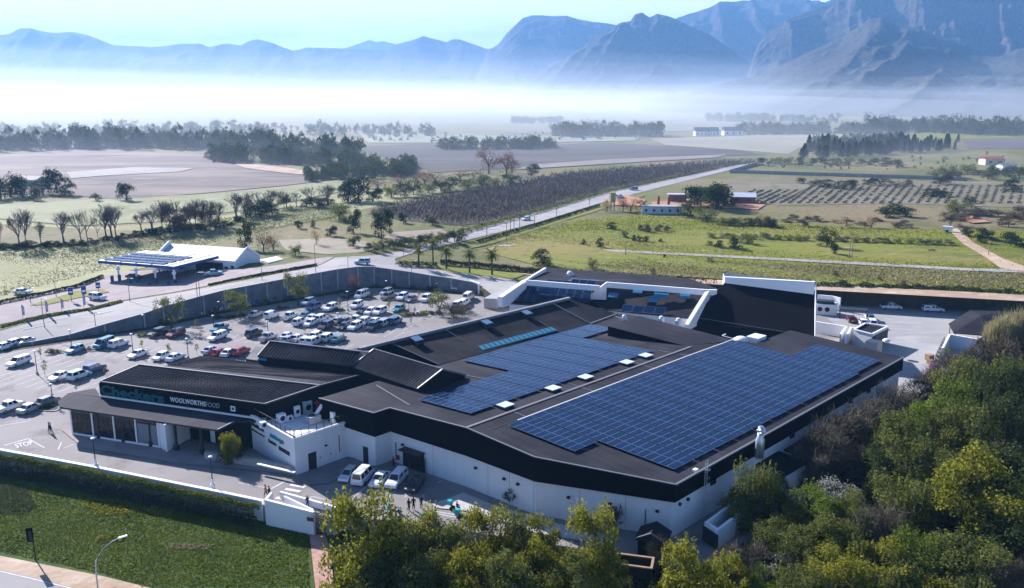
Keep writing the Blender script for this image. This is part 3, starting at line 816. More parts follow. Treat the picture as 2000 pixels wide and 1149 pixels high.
# concrete enclosure with dark pit beside the wall
def trough():
    c = [W(1376, 1020, 2.6), W(1402, 1037, 2.6), W(1470, 985, 2.6), W(1444, 970, 2.6)]
    r = empty('plant_enclosure', (c[0].x, c[0].y, 0), 0, 'open topped white plant enclosure with dark slots by the near right wall', 'enclosure')
    PT_(r, 'wall', M['white'], lambda mb: [mb.prism([a, b, b + (cc - b).normalized() * .5, a + (dd - a).normalized() * .5], -.1, 2.6) for a, b, cc, dd in ((c[0], c[1], c[2], c[3]), (c[2], c[3], c[0], c[1]))] + [mb.prism([c[1] + (c[2] - c[1]).normalized() * .502, c[2] - (c[2] - c[1]).normalized() * .502, c[2] - (c[2] - c[1]).normalized() * .502 + (c[3] - c[2]).normalized() * .4, c[1] + (c[2] - c[1]).normalized() * .502 + (c[0] - c[1]).normalized() * .4], -.1, 2.598), mb.prism([c[0] + (c[3] - c[0]).normalized() * .502, c[3] - (c[3] - c[0]).normalized() * .502, c[3] - (c[3] - c[0]).normalized() * .502 + (c[2] - c[3]).normalized() * .4, c[0] + (c[3] - c[0]).normalized() * .502 + (c[1] - c[0]).normalized() * .4], -.1, 2.598)])
    for k in range(5):
        p = c[1].lerp(c[0], .1 + k * .2); p.z = .1
        PT_(r, 'door_panel', M['dark_metal'], lambda mb: mb.box(p + (c[1] - c[2]).normalized() * .06, .8, .1, 2.0, atan2(c[0].y - c[1].y, c[0].x - c[1].x)))
trough()

# ---------------- solar panels
def solar_glass(name, c):
    m = bpy.data.materials.new(name); m.use_nodes = True; nt = m.node_tree; b = nt.nodes['Principled BSDF']; L = nt.links
    oi = nt.nodes.new('ShaderNodeObjectInfo'); mx = nt.nodes.new('ShaderNodeMix'); mx.data_type = 'RGBA'
    mx.inputs[6].default_value = (*c, 1); mx.inputs[7].default_value = (c[0] * .5, c[1] * .75, c[2] * .62, 1)
    L.new(oi.outputs['Random'], mx.inputs[0])
    tc = nt.nodes.new('ShaderNodeTexCoord'); br = nt.nodes.new('ShaderNodeTexBrick'); br.offset = 0; br.inputs['Scale'].default_value = 1
    br.inputs['Brick Width'].default_value = .17; br.inputs['Row Height'].default_value = .17; br.inputs['Mortar Size'].default_value = .008; br.inputs['Mortar'].default_value = (.03, .06, .14, 1)
    L.new(tc.outputs['Object'], br.inputs['Vector']); L.new(mx.outputs[2], br.inputs['Color1']); L.new(mx.outputs[2], br.inputs['Color2'])
    L.new(br.outputs['Color'], b.inputs['Base Color'])
    b.inputs['Roughness'].default_value = .16; b.inputs['Specular IOR Level'].default_value = .13
    return m
M['pv'] = solar_glass('solar_cells', (.003, .014, .05))
M['pv_frame'] = mat('aluminium_frame', (.12, .155, .225), rough=.5, metal=.1)
M['pv_rail'] = mat('mounting_rail', (.02, .02, .022), rough=.6)
PVA, PVB = 2.28, 1.13                         # a panel's length and width
def panel_mesh(la, lb):
    mb = MB(); mb.obox((0, 0, 0), (la / 2, 0, 0), (0, lb / 2, 0), (0, 0, .02), 1)
    f = .045
    mb.poly([(-la / 2 + f, -lb / 2 + f, .026), (la / 2 - f, -lb / 2 + f, .026), (la / 2 - f, lb / 2 - f, .026), (-la / 2 + f, lb / 2 - f, .026)], 0)
    return mb.mesh('solar_panel', [M['pv'], M['pv_frame']])
PVM = panel_mesh(PVA, PVB)
def array(origin, ua, ub, fn, cells, label, group, me=PVM, pa=2.31, pb=1.15, lift=.30):
    """cells: list of (a, b) centres in metres from origin"""
    zs = [fn(*(origin + ua * a + ub * b).xy) for a, b in cells]
    ca = sum(a for a, b in cells) / len(cells); cb = sum(b for a, b in cells) / len(cells)
    c = origin + ua * ca + ub * cb; c.z = fn(c.x, c.y)
    root = empty('solar_array', c, 0, label, 'solar panels', group)
    e = .5
    for a, b in cells:
        q = origin + ua * a + ub * b; z = fn(q.x, q.y)
        qa = q + ua * e; qb = q + ub * e
        va = Vector((ua.x * e, ua.y * e, fn(qa.x, qa.y) - z)).normalized(); vb0 = Vector((ub.x * e, ub.y * e, fn(qb.x, qb.y) - z)).normalized()
        vn = va.cross(vb0).normalized()
        if vn.z < 0: vn = -vn
        vb = vn.cross(va)
        o = bpy.data.objects.new('solar_panel', me); COL.objects.link(o)
        m = Matrix((va, vb, vn)).transposed().to_4x4(); m.translation = Vector((q.x, q.y, z + lift)) - c
        o.matrix_local = m; o.parent = root
    # rails below
    mb = MB(c)
    av = sorted(set(round(a, 2) for a, b in cells))
    for a in av:
        bs = [b for aa, b in cells if abs(aa - a) < .02]
        for da in (-.7, .7):
            p0 = origin + ua * (a + da) + ub * (min(bs) - .5); p1 = origin + ua * (a + da) + ub * (max(bs) + .5)
            p0.z = fn(p0.x, p0.y) + lift - .15; p1.z = fn(p1.x, p1.y) + lift - .15
            mb.beam(p0, p1, .1, .24)
    mb.build('mounting_rail', M['pv_rail'], root)
    return root
ordn = ['nearest', 'second', 'third', 'fourth', 'fifth', 'sixth', 'seventh', 'eighth', 'ninth', 'tenth', 'eleventh', 'twelfth', 'thirteenth', 'farthest']
o1 = PR(989.9, 834.3); ua1 = (PR(1436, 667) - o1); ua1.z = 0; ua1.normalize(); ub1 = PR(1317, 922.2) - PR(1038.7, 816.4); ub1.z = 0; ub1.normalize()
GAPS = {}
for k in range(14):
    n0, n1 = (0, 10) if k == 0 else ((0, 20) if k < 12 else (9.6, 19.6))
    cells = [(4.93 * k + .1 + pa, (n0 + i + .5) * 1.152) for i in range(int(n1 - n0)) for pa in (1.15, 3.50)]
    array(o1, ua1, ub1, roofz, cells, ('short nearest' if k == 0 else ordn[k] + ('' if k < 12 else ' short')) + ' dark blue panel strip from the front, on the right roof slope', 'dark blue panel strips on the right roof slope')
o2 = PR(816, 784); ua2 = PR(1286, 685.5) - PR(920, 812); ua2.z = 0; ua2.normalize(); ub2 = PR(920, 812) - o2; ub2.z = 0; ub2.normalize()
for k in range(11):
    n0, n1 = (0, 9) if k < 4 else ((-9, 9) if k < 9 else (-9, -4))
    off = 0.0 if k < 4 else (0.0 if k < 9 else 0.0)
    cells = [(4.88 * k + .05 + pa, (i + .5) * 1.175 + off) for i in range(n0, n1) for pa in (1.15, 3.48)]
    array(o2, ua2, ub2, roofz, cells, ('short ' if k < 4 else 'wide ' if k < 9 else 'stub ') + (ordn[k] if k < 10 else 'farthest') + ' light blue panel strip from the front, on the left roof slope', 'light blue panel strips on the left roof slope', pb=1.175)
# roof hatches (white boxes) at the right edge of the left array
for i, (x, y) in enumerate(((987, 796), (1080, 763), (1143.5, 741), (1224, 712), (1261, 698.5))):
    mb = MB(); mb.box((0, 0, 0), 1.9, 1.5, .45, 0, 1); mb.box((0, 0, .453), 2.05, 1.65, .08, 0, 0)
    q = PR(x, y)
    r = empty('roof_light', q, atan2(ua1.y, ua1.x), ['nearest', 'second nearest', 'middle', 'second farthest', 'farthest'][i] + ' of the five pale square roof lights along the left solar array', 'roof light', 'pale roof lights in a row')
    mb = MB(); mb.box((0, 0, -.1), 1.9, 1.6, .5); mb.build('upstand', M['dark_metal'], r)
    mb = MB(); mb.box((0, 0, .402), 2.1, 1.8, .1); mb.build('lid', mat('acrylic_lid', (.55, .58, .6), rough=.3), r)

# ---------------- ribbed gabled roofs
def ribs(root, a, b, c, d, step, m, name='roof_rib', h=.09, w=.10):
    """ribs running from edge a-b to edge d-c"""
    mb = MB(root.location); n = int((b - a).length / step)
    for i in range(n + 1):
        t = i / n; p = a.lerp(b, t); q = d.lerp(c, t); mb.beam(p + Vector((0, 0, h / 2)), q + Vector((0, 0, h / 2)), w, h)
    o = mb.build(name, m, root); o['kind'] = 'stuff'; return o
# front store (sign building)
dA, dB, dC, dD = W(195, 746, 7.6), W(517, 790, 7.6), W(625.5, 753.7, 9.2), W(272, 713, 9.2)
dE, dF, dG = W(707, 732, 7.8), W(394, 696, 7.8), W(328, 714, 7.9)
dH = dD.lerp(dC, .1)
store = empty('sign_building', (dB.x, dB.y, 0), 0, 'charcoal ribbed gable roofed store front with teal and white lettering on black', 'building')
PT_(store, 'roof', M['roof_seam'], lambda mb: (slab(mb, [dA, dB, dC, dD], .2), slab(mb, [dH, dC, dE, dF, dG], .2)))
ribs(store, dA, dB, dC, dD, .62, M['roof_seam']); ribs(store, dG, dC.lerp(dE, .3), dE, dF, .62, M['roof_seam'])
PT_(store, 'ridge_capping', M['gutter'], lambda mb: mb.beam(dD + Vector((0, 0, .12)), dC + Vector((0, 0, .12)), .35, .12))
PT_(store, 'verge_trim', mat('verge_trim', (.12, .12, .125), rough=.6), lambda mb: (mb.beam(dB + Vector((0, 0, .1)), dC + Vector((0, 0, .1)), .2, .14), mb.beam(dC + Vector((0, 0, .1)), dE + Vector((0, 0, .1)), .2, .14), mb.beam(dA + Vector((0, 0, .08)), dB + Vector((0, 0, .08)), .16, .12), mb.beam(dA + Vector((0, 0, .1)), dD + Vector((0, 0, .1)), .16, .12)))
body = [dA, dB, dC, dE, dF, dG, dH, dD]
PT_(store, 'wall', M['dark_wall'], lambda mb: skirt(mb, [Vector((p.x, p.y, p.z - .2)) for p in body], -.05, None, 0, .12))
# fascia sign board
sd = Vector((dB.x - dA.x, dB.y - dA.y, 0)).normalized(); sn = Vector((sd.y, -sd.x, 0))
PT_(store, 'sign_board', M['fascia'], lambda mb: mb.obox((dA + dB) / 2 + sn * .12 - Vector((0, 0, 1.13)), Vector((dB - dA).xy.to_3d()) / 2, sn * .12, Vector((0, 0, 1.0))))
PT_(store, 'sign_ledge', M['white_trim'], lambda mb: mb.beam(Vector((dA.x, dA.y, 5.32)) + sn * .2, Vector((dB.x, dB.y, 5.32)) + sn * .2, .5, .26))
def text_mesh(txt, size, m, ext=.05, bold=0.0, spacing=1.0, fill=True):
    cu = bpy.data.curves.new('lettering', 'FONT'); cu.body = txt; cu.size = size; cu.extrude = ext; cu.offset = bold; cu.space_character = spacing; cu.resolution_u = 3
    to = bpy.data.objects.new('tmp_text', cu); COL.objects.link(to)
    bpy.context.view_layer.update()
    me = bpy.data.meshes.new_from_object(to.evaluated_get(bpy.context.evaluated_depsgraph_get()))
    bpy.data.objects.remove(to); me.materials.clear(); me.materials.append(m); me.name = 'lettering'
    xs = [v.co.x for v in me.vertices]
    return me, (min(xs), max(xs)) if xs else (0, 1)
def put_text(root, txt, p0, p1, up, m, bold=0.0, name='lettering', ext=.06, spacing=1.0, hscale=1.0):
    """text from p0 to p1 along the wall, cap height = up"""
    me, (x0, x1) = text_mesh(txt, 1.0, m, .05, bold, spacing)
    o = bpy.data.objects.new(name, me); COL.objects.link(o); o.parent = root
    d = p1 - p0; w = d.length; dx = d.normalized(); n = dx.cross(Vector((0, 0, 1))); uz = n.cross(dx)
    if uz.z < 0: uz = -uz
    sx = w / (x1 - x0)
    m4 = Matrix((dx, uz, n)).transposed().to_4x4()
    m4.translation = p0 - root.location - dx * x0 * sx
    o.matrix_local = m4 @ Matrix.Diagonal((sx, up / .72, ext / .05, 1))
    return o
def sgn(px, z):
    # where the column px of the photograph crosses the sign plane at height z
    o = dA + sn * .26; best = None
    lo, hi = 0.0, 1.0
    for _ in range(40):
        t = (lo + hi) / 2; q = Vector((lerp(dA.x, dB.x, t), lerp(dA.y, dB.y, t), z)) + sn * .3
        if world2px(q)[0] < px: lo = t
        else: hi = t
    return q
put_text(store, 'Checkers', sgn(197, 5.72), sgn(321, 5.72), 1.5, M['teal'], .035)
put_text(store, 'WOOLWORTHS', sgn(333, 6.05), sgn(402, 6.05), .8, M['sign_white'], .006, spacing=1.12)
put_text(store, 'FOOD', sgn(403, 6.05), sgn(429, 6.05), .8, mat('grey_letter', (.3, .33, .36), rough=.6), -.012)
mb = MB(store.location); q = sgn(455, 6.3); mb.obox(q, sd * .42, sn * .03, Vector((0, 0, .42))); mb.build('logo_plate', M['sign_white'], store)
mb = MB(store.location); mb.obox(q + sn * .04, sd * .2, sn * .03, Vector((0, 0, .2))); mb.build('logo_mark', M['dark_metal'], store)
# veranda roof before it
vA = [W(186, 758.5, 5.05), W(133, 768, 4.95), W(113, 784, 4.8), W(116, 795, 4.7), W(425, 840, 4.7), W(457, 824, 5.0), W(470, 812, 5.05)]
vin = Vector((dA.x, dA.y, 5.05)) ; vin2 = Vector((dB.x, dB.y, 5.05)) + sn * .1
ver = [vA[0], vA[1], vA[2], vA[3], vA[4], vA[5], vin2, vin + sn * .1]
veranda = empty('veranda', (vA[3].x, vA[3].y, 0), 0, 'wide charcoal veranda roof on dark posts below the shop signs', 'veranda')
PT_(veranda, 'roof', M['roof_seam'], lambda mb: slab(mb, [vA[1], vA[2], vA[3], vA[4], vA[5], vin2, vin + sn * .1, vA[0]], .28))
PT_(veranda, 'verge_trim', M['gutter'], lambda mb: mb.beam(vA[4] + Vector((0, 0, .06)), vA[5] + Vector((0, 0, .06)), .2, .14))
sw0, sw1 = P(135, 853, 0), P(305, 880, 0)
fd = (vA[4] - vA[3]); fd.z = 0; fd.normalize(); fn_ = Vector((fd.y, -fd.x, 0))
for i, x in enumerate((122, 168, 217, 271, 321, 372, 424)):
    base = P(x + 14 if i else x + 8, lerp(856, 902, (x - 122) / 300) if i else 850, 0)
    t = ((Vector((base.x, base.y, 0)) - Vector((vA[3].x, vA[3].y, 0))).dot(fd)); c = Vector((vA[3].x, vA[3].y, 0)) + fd * (t) - fn_ * .55
    if i: PT_(veranda, 'post', M['dark_metal'], lambda mb: (mb.box((c.x, c.y, 0), .32, .32, 4.4, atan2(fd.y, fd.x)), mb.box((c.x, c.y, 0), .6, .6, .9, atan2(fd.y, fd.x))))
# shop windows behind the posts
shop = empty('shopfront', (sw0.x, sw0.y, 0), 0, 'glazed shopfront with white piers under the long veranda roof', 'shopfront')
wd = (sw1 - sw0).normalized(); wn_ = Vector((wd.y, -wd.x, 0)); wl = (sw1 - sw0).length; sw0 = sw0 - wn_ * .9; sw1 = sw1 - wn_ * .9
PT_(shop, 'backing_wall', M['dark_wall'], lambda mb: mb.obox((sw0 + sw1) / 2 - wn_ * .55 + Vector((0, 0, 2.22)), wd * wl / 2, wn_ * .1, Vector((0, 0, 2.22))))
nb = 4
for i in range(nb + 1):
    q = sw0.lerp(sw1, i / nb)
    PT_(shop, 'pier', M['white_trim'], lambda mb: mb.box((q.x, q.y, 0),   .24, .36, 4.45, atan2(wd.y, wd.x)))
M['shop_reflection'] = mat('interior_reflection_glass', (.03, .022, .02), rough=.08, spec=.35, var=(.004, .004, .006), scale=1.1)  # brown mottling paints the brownish interior reflection into the pane colour
for i in range(nb):
    a = sw0.lerp(sw1, i / nb) + wd * .18; b = sw0.lerp(sw1, (i + 1) / nb) - wd * .18; c = (a + b) / 2; w = (b - a).length
    fr = PT_(shop, 'window', M['white_trim'], lambda mb: (mb.obox(c + Vector((0, 0, .2)), wd * w / 2, wn_ * .14, Vector((0, 0, .2))),))
    np_ = 4 if i < 3 else 1
    for k in range(np_):
        mb = MB(shop.location); cc = a.lerp(b, (k + .5) / np_); mb.obox(cc + Vector((0, 0, 2.05)), wd * (w / np_ / 2 - .05), wn_ * .03, Vector((0, 0, 1.63))); mb.build('pane', M['shop_reflection'] if i < 3 else mat('sandblasted_glass', (.18, .2, .22), rough=.4), fr)
        mb = MB(shop.location); cc = a.lerp(b, k / np_); mb.obox(cc + Vector((0, 0, 2.05)), wd * .04, wn_ * .07, Vector((0, 0, 1.65))); mb.build('mullion', M['dark_metal'], fr)
    mb = MB(shop.location); mb.obox(c + Vector((0, 0, 3.76)), wd * w / 2, wn_ * .1, Vector((0, 0, .07))); mb.build('transom', M['dark_metal'], fr)
    mb = MB(shop.location); mb.obox(c + Vector((0, 0, 4.12)), wd * w / 2, wn_ * .03, Vector((0, 0, .27))); mb.build('pane', M['glass_dark'], fr)
pw0, pw1 = P(327, 884, 0), P(372, 857, 0)
PT_(shop, 'side_wall', M['white'], lambda mb: (mb.prism([sw1, pw0, pw0 + Vector((0, .3, 0)), sw1 + Vector((0, .3, 0))], 0, 4.4), mb.prism([pw0, pw1, pw1 + Vector((-.3, .1, 0)), pw0 + Vector((-.3, .1, 0))], 0, 4.5)))
e0 = P(372, 857, 0); e1 = P(440, 864, 0)
PT_(shop, 'entrance_pier', M['white'], lambda mb: (mb.prism([P(376, 857, 0), P(387, 859, 0), P(388, 853, 0), P(377, 851, 0)], 0, 4.4), mb.prism([P(412, 863, 0), P(421, 865, 0), P(422, 859, 0), P(413, 857, 0)], 0, 4.4)))
# kerbed forecourt
sheet('forecourt_paving', [P(118, 838, .12), P(160, 873, .12), P(300, 897, .12), P(345, 905, .12), P(470, 915, .12), P(578, 930, .12), P(560, 900, .12), P(300, 845, .12)], M['brick_paving'])

# ---------------- white terrace block with roof deck
tz = 5.75
t0, t1, t2 = P(480, 867, 0), P(578.7, 928, 0), P(693.6, 886.5, 0)
t3 = Vector((-27.5, 132.0, 0)); t4 = Vector((dB.x + 1.0, dB.y + 3.5, 0))
tp = [t0, t1, t2, t3, t4]
terrace = empty('terrace_block', (t1.x, t1.y, 0), 0, 'white walled block with shop logos and a railed roof terrace full of machinery', 'building')
PT_(terrace, 'wall', M['white'], lambda mb: mb.prism(tp, -.05, tz - .25, cap=False))
def ring_top(mb):
    tri_top(mb, [Vector((p.x, p.y, tz - .8)) for p in tp])
PT_(terrace, 'roof_deck', mat('white_membrane', (.72, .72, .7), rough=.8, var=(.62, .62, .6), scale=.5), ring_top)
PT_(terrace, 'parapet_coping', M['white_trim'], lambda mb: [mb.beam(Vector((a.x, a.y, tz - .15)), Vector((b.x, b.y, tz - .15)), .45, .22) for a, b in ((t0, t1), (t1, t2))])
def parapet_in(mb):
    for a, b in ((t0, t1), (t1, t2)):
        d = (b - a).normalized(); n = Vector((-d.y, d.x, 0)); mb.prism([a + n * .003, b + n * .003, b + n * .25, a + n * .25], tz - .8, tz - .26)
PT_(terrace, 'parapet', M['white'], parapet_in)
def rail(mb):
    for a, b, lo, hi in ((t0, t1, 0.03, 1), (t1, t2, 0, 1.0)):
        d = (b - a).normalized(); n = Vector((-d.y, d.x, 0)) * .15
        a2, b2 = a.lerp(b, lo) + n, a.lerp(b, hi) + n
        for z in (tz + .08, tz + 1.0): mb.beam(Vector((a2.x, a2.y, z)), Vector((b2.x, b2.y, z)), .08, .07)
        k = int((b2 - a2).length / 1.3)
        for i in range(k + 1):
            q = a2.lerp(b2, i / k); mb.beam((q.x, q.y, tz - .1), (q.x, q.y, tz + 1.0), .08, .08)
PT_(terrace, 'railing', M['dark_metal'], rail)
wall_rect(terrace, 'door', M['dark_metal'], t1, t2, .27, 0, 1.35, 2.6, .1, .03)
wall_rect(terrace, 'fire_hose_pipe', M['red'], t1, t2, .73, 1.2, .1, 2.7, .1, .06)
wall_rect(terrace, 'wall_lamp', M['dark_metal'], t1, t2, .5, 2.9, .4, .2, .25, .12)
for t in (.4, .58): wall_rect(terrace, 'socket_box', M['dark_metal'], t1, t2, t, 1.3, .14, .2, .08, .04)
# small shop signs on the left face
def stroke_sign(name, m, ta, tb, z, h, seed):
    rnd = random.Random(seed); a = t0.lerp(t1, ta); b = t0.lerp(t1, tb); d = (b - a).normalized(); n = Vector((d.y, -d.x, 0)); L_ = (b - a).length; x = 0
    mb = MB(terrace.location)
    while x < L_ - .15:
        w = rnd.uniform(.12, .2); hh = h * rnd.choice((1, .7, .7, .85)); p = a + d * (x + w / 2) + n * .06
        mb.obox((p.x, p.y, z + hh / 2), d * w / 2, n * .03, Vector((0, 0, hh / 2))); 
        if rnd.random() < .5: mb.obox((p.x + d.x * .1, p.y + d.y * .1, z + hh * .5), d * .12, n * .03, Vector((0, 0, hh * .18)))
        x += w + .06
    mb.build(name, m, terrace)
stroke_sign('lettering', M['dark_metal'], .12, .42, 3.9, .62, 1); stroke_sign('lettering', M['dark_metal'], .14, .42, 3.1, .3, 2)
stroke_sign('lettering', mat('teal_paint', (.03, .3, .33), rough=.5), .54, .8, 3.75, .65, 3); stroke_sign('lettering', M['dark_metal'], .5, .66, 2.75, .55, 4)
wall_rect(terrace, 'sign_board', M['dark_metal'], t0, t1, .8, 2.45, 3.2, .6, .06, .04)
wall_rect(terrace, 'logo_plate', M['red'], t0, t1, .74, 3.6, .5, .25, .05, .07)
# machinery on the terrace: every unit a thing
def ac_unit(px, py, label, w=1.0, dd=.45, h=1.1, rz=AX, fans=1, zb=tz - .8, m=None):
    q = P(px, py, zb) + Vector((.9, -2.1, 0))
    r = empty('air_conditioner', q, rz, label, 'air conditioner', 'machinery on the roof terrace')
    mb = MB(); mb.box((0, 0, .08), w, dd, h); mb.build('casing', m or M['white_paint'], r)
    mb = MB()
    for k in range(fans):
        c = Vector(((-.5 + (k + .5) / fans) * w, -dd / 2 - .02, .08 + h * .5)); mb.tube([c + Vector((0, -.015, 0)), c + Vector((0, .015, 0))], min(w / fans, h) * .36, 10)
    mb.build('fan_grille', M['dark_metal'], r)
    mb = MB(); mb.box((-w * .35, 0, 0), .08, dd, .08); mb.box((w * .35, 0, 0), .08, dd, .08); mb.build('foot', M['dark_metal'], r)
RZT = atan2((t2 - t1).y, (t2 - t1).x)
ac_unit(545, 815, 'pale blue boxy cooling unit at the left end of the terrace machinery row', 1.2, .9, 1.3, RZT)
ac_unit(561, 813, 'small single fan outdoor unit second from left on the terrace', .95, .4, .8, RZT)
ac_unit(576, 805, 'tall two fan outdoor unit in the middle of the terrace row', .95, .4, 1.7, RZT)
ac_unit(595, 798, 'tall grey metal plant cabinet behind the terrace deck', 1.4, .9, 2.0, RZT, m=mat('grey_cabinet', (.4, .42, .44), rough=.5))
ac_unit(606, 788, 'outdoor unit with bright lid beside the red column on the terrace', .9, .9, 2.0, RZT)
def extractor():
    q = P(612, 826, tz - .8); r = empty('extractor_unit', q, RZT, 'large metal kitchen extractor with white curved duct on the terrace', 'extractor')
    mb = MB(); mb.box((0, 0, .1), 1.9, 1.5, 1.1); mb.build('casing', mat('extractor_case', (.3, .33, .35), rough=.5), r)
    mb = MB(); mb.tube([(.6, .3, 1.0), (1.3, .4, 1.5), (2.0, .5, 2.2), (2.6, .5, 2.3)], [.28, .28, .3, .34], 10); mb.build('duct', M['white_paint'], r, smooth=True)
    mb = MB(); mb.tube([(-.2, 0, 1.2), (-.2, 0, 1.3)], .5, 12); mb.build('fan_grille', M['dark_metal'], r)
extractor()
def redcol():
    q = P(616, 800, tz - .8) + Vector((.8, -2, 0)); r = empty('hose_reel_stand', q, 0, 'red pump stand with a round red cap on the terrace', 'pump')
    mb = MB(); mb.box((0, 0, 0), .5, .5, 1.0); mb.build('base', M['red'], r)
    mb = MB(); mb.tube([(0, 0, 1.0), (0, 0, 1.7)], .12, 8); mb.tube([(0, 0, 1.7), (0, 0, 2.1)], .38, 10); mb.build('drum', mat('dull_red', (.3, .06, .05), rough=.6), r)
redcol()
ac_unit(647, 816, 'white upright outdoor unit near the right end of the terrace railing', .9, .8, 1.7, RZT)
ac_unit(510, 826, 'small white unit at the left corner of the terrace railing', .9, .7, .9, RZT)
# planter wall before the terrace
pl = [P(400, 898, 0), P(505, 914, 0), P(574, 928, 0), P(574, 924, 0), P(500, 908, 0), P(402, 893, 0)]
mb = MB(pl[0]); mb.prism(pl, 0, 1.15); o = mb.build('planter_wall', M['concrete']); tag(o, 'low stone planter wall running in front of the white terrace block', 'wall')
mb = MB(pl[0]); mb.beam(P(503, 906, 1.2), P(576, 923, 1.2), .42, .12); o2_ = mb.build('coping', M['white_trim'], o); o2_.location = (0, 0, 0)

# ---------------- gabled corrugated roofs behind the store
def gable(name, label, quads, walls, rib=None, zb=0.0, mroof='roof_seam', step=.62):
    r = empty(name, (quads[0][0].x, quads[0][0].y, 0), 0, label, 'building')
    for q in quads: PT_(r, 'roof', M[mroof], lambda mb: slab(mb, q, .18))
    if rib:
        for q in rib: ribs(r, q[0], q[1], q[2], q[3], step, M[mroof])
    PT_(r, 'wall', M['dark_wall'], lambda mb: skirt(mb, [Vector((p.x, p.y, p.z - .18)) for p in walls], zb, None, 0, .1))
    return r
eA, eB, eC, eD = W(503, 695.6, 9.3), W(683, 714, 9.3), W(702, 686.6, 11), W(527, 667, 11)
eE, eF = eC + Vector((.9, 2.6, -1.7)), eD + Vector((.9, 2.6, -1.7))
g1 = gable('raised_roof_block', 'narrow raised ribbed roof block between the store and the car park', [[eA, eB, eC, eD], [eD, eC, eE, eF]], [eA, eB, eC, eE, eF, eD], [[eA, eB, eC, eD]])
PT_(g1, 'ridge_capping', M['gutter'], lambda mb: (mb.beam(eD + Vector((0, 0, .1)), W(720, 688, 11.1), .3, .12), mb.beam(eA + Vector((0, 0, .08)), eD + Vector((0, 0, .08)), .2, .12)))
mb = MB(g1.location); mb.beam(W(506, 701, 8.8), W(520, 703, 8.8), .3, .3); mb.build('wall_lamp', mat('cyan_lamp_cover', (.05, .3, .5), rough=.4), g1)
cA, cB, cC, cD = W(686, 716, 9.0), W(815.6, 760, 9.0), W(864.5, 722, 11.5), W(730, 682.6, 11.5)
cR = W(910, 733, 8.9); cS = cD + (cR - cC)
cL = W(717, 687, 10.6)
g2 = gable('cross_gable_building', 'cross gabled charcoal roof whose open black gable faces the solar panels', [[cA, cB, cC, cD], [cD, cC, cR, cS]], [cA, cB, cC, cR, cS, cD], [[cA, cB, cC, cD]], step=.62)
PT_(g2, 'verge_trim', M['gutter'], lambda mb: (mb.beam(cB + Vector((0, 0, .1)), cC + Vector((0, 0, .1)), .25, .14), mb.beam(cC + Vector((0, 0, .1)), cD + Vector((0, 0, .1)), .22, .12), mb.beam(cA + Vector((0, 0, .1)), cD + Vector((0, 0, .1)), .2, .12), mb.beam(cC + Vector((0, 0, .1)), cR + Vector((0, 0, .1)), .16, .12)))
PT_(g2, 'valley_roof', M['roof_light'], lambda mb: slab(mb, [W(684, 714.5, 9.05), W(686, 714, 9.1), W(729, 683, 11.4), W(703, 686, 11.0)], .1))
lf = [W(499, 677, 7.9), W(515, 677, 7.9), W(503, 704, 7.9), W(480, 701, 7.9)]
PT_(g1, 'flat_roof', M['roof_light'], lambda mb: slab(mb, lf, .2)); PT_(g1, 'flat_roof_wall', M['dark_wall'], lambda mb: skirt(mb, [Vector((p.x, p.y, p.z - .2)) for p in lf], 0))

# ---------------- long gabled hall behind the left solar array
bZ, bE = 11.0, 8.3
bA, bB, bC, bD = W(762, 670, bZ - .6), W(1112, 585, bZ), W(1153, 632, bE), W(857, 713, bE)
bA2 = W(690, 674, bZ - .6)
bH = W(1205, 613, bE)
hall = empty('long_hall', (bD.x, bD.y, 0), 0, 'long dark gabled hall with three roof windows and a pale ridge parapet', 'building')
bN0, bN1 = W(655, 668, 8.6), W(948, 600, 8.6)
bdir = (bB - bA).normalized()
rid0 = bA - bdir * 6.5; rid0.z = bZ - .7
bN0 = rid0 + Vector((-bdir.y, bdir.x, 0)) * 6.0; bN0.z = 8.8
bN1 = bB + Vector((-bdir.y, bdir.x, 0)) * 6.0; bN1.z = 8.8
PT_(hall, 'roof', M['roof_dark'], lambda mb: (slab(mb, [bA, bD, bC, bB], .2), slab(mb, [bB, bC, bH], .2)))
PT_(hall, 'rear_roof', M['roof_seam'], lambda mb: slab(mb, [rid0, bA, bB, bN1, bN0], .2))
PT_(hall, 'wall', M['dark_wall'], lambda mb: skirt(mb, [Vector((p.x, p.y, p.z - .2)) for p in [rid0, bA, bD, bC, bH, bB, bN1, bN0]], 0, None, 0, .05))
PT_(hall, 'ridge_parapet', mat('pale_capping', (.22, .22, .23), rough=.7, var=(.16, .16, .17), scale=.5), lambda mb: mb.beam(rid0 + Vector((0, 0, .25)), bB + Vector((0, 0, .25)), .8, .5))
PT_(hall, 'hip_flashing', M['gutter'], lambda mb: (mb.beam(W(1081, 593.5, bZ + .1), W(1153, 632, bE + .12), .2, .1), mb.beam(W(1153, 632, bE + .15), W(1205, 613, bE + .15), .3, .14), mb.beam(W(872, 645, bZ - .1), W(930, 680, bE + .15), .12, .06), mb.beam(W(1020, 610, bZ - .15), W(1090, 648, bE + .12), .12, .06), mb.beam(bA + Vector((0, 0, .08)), bD + Vector((0, 0, .08)), .14, .08)))
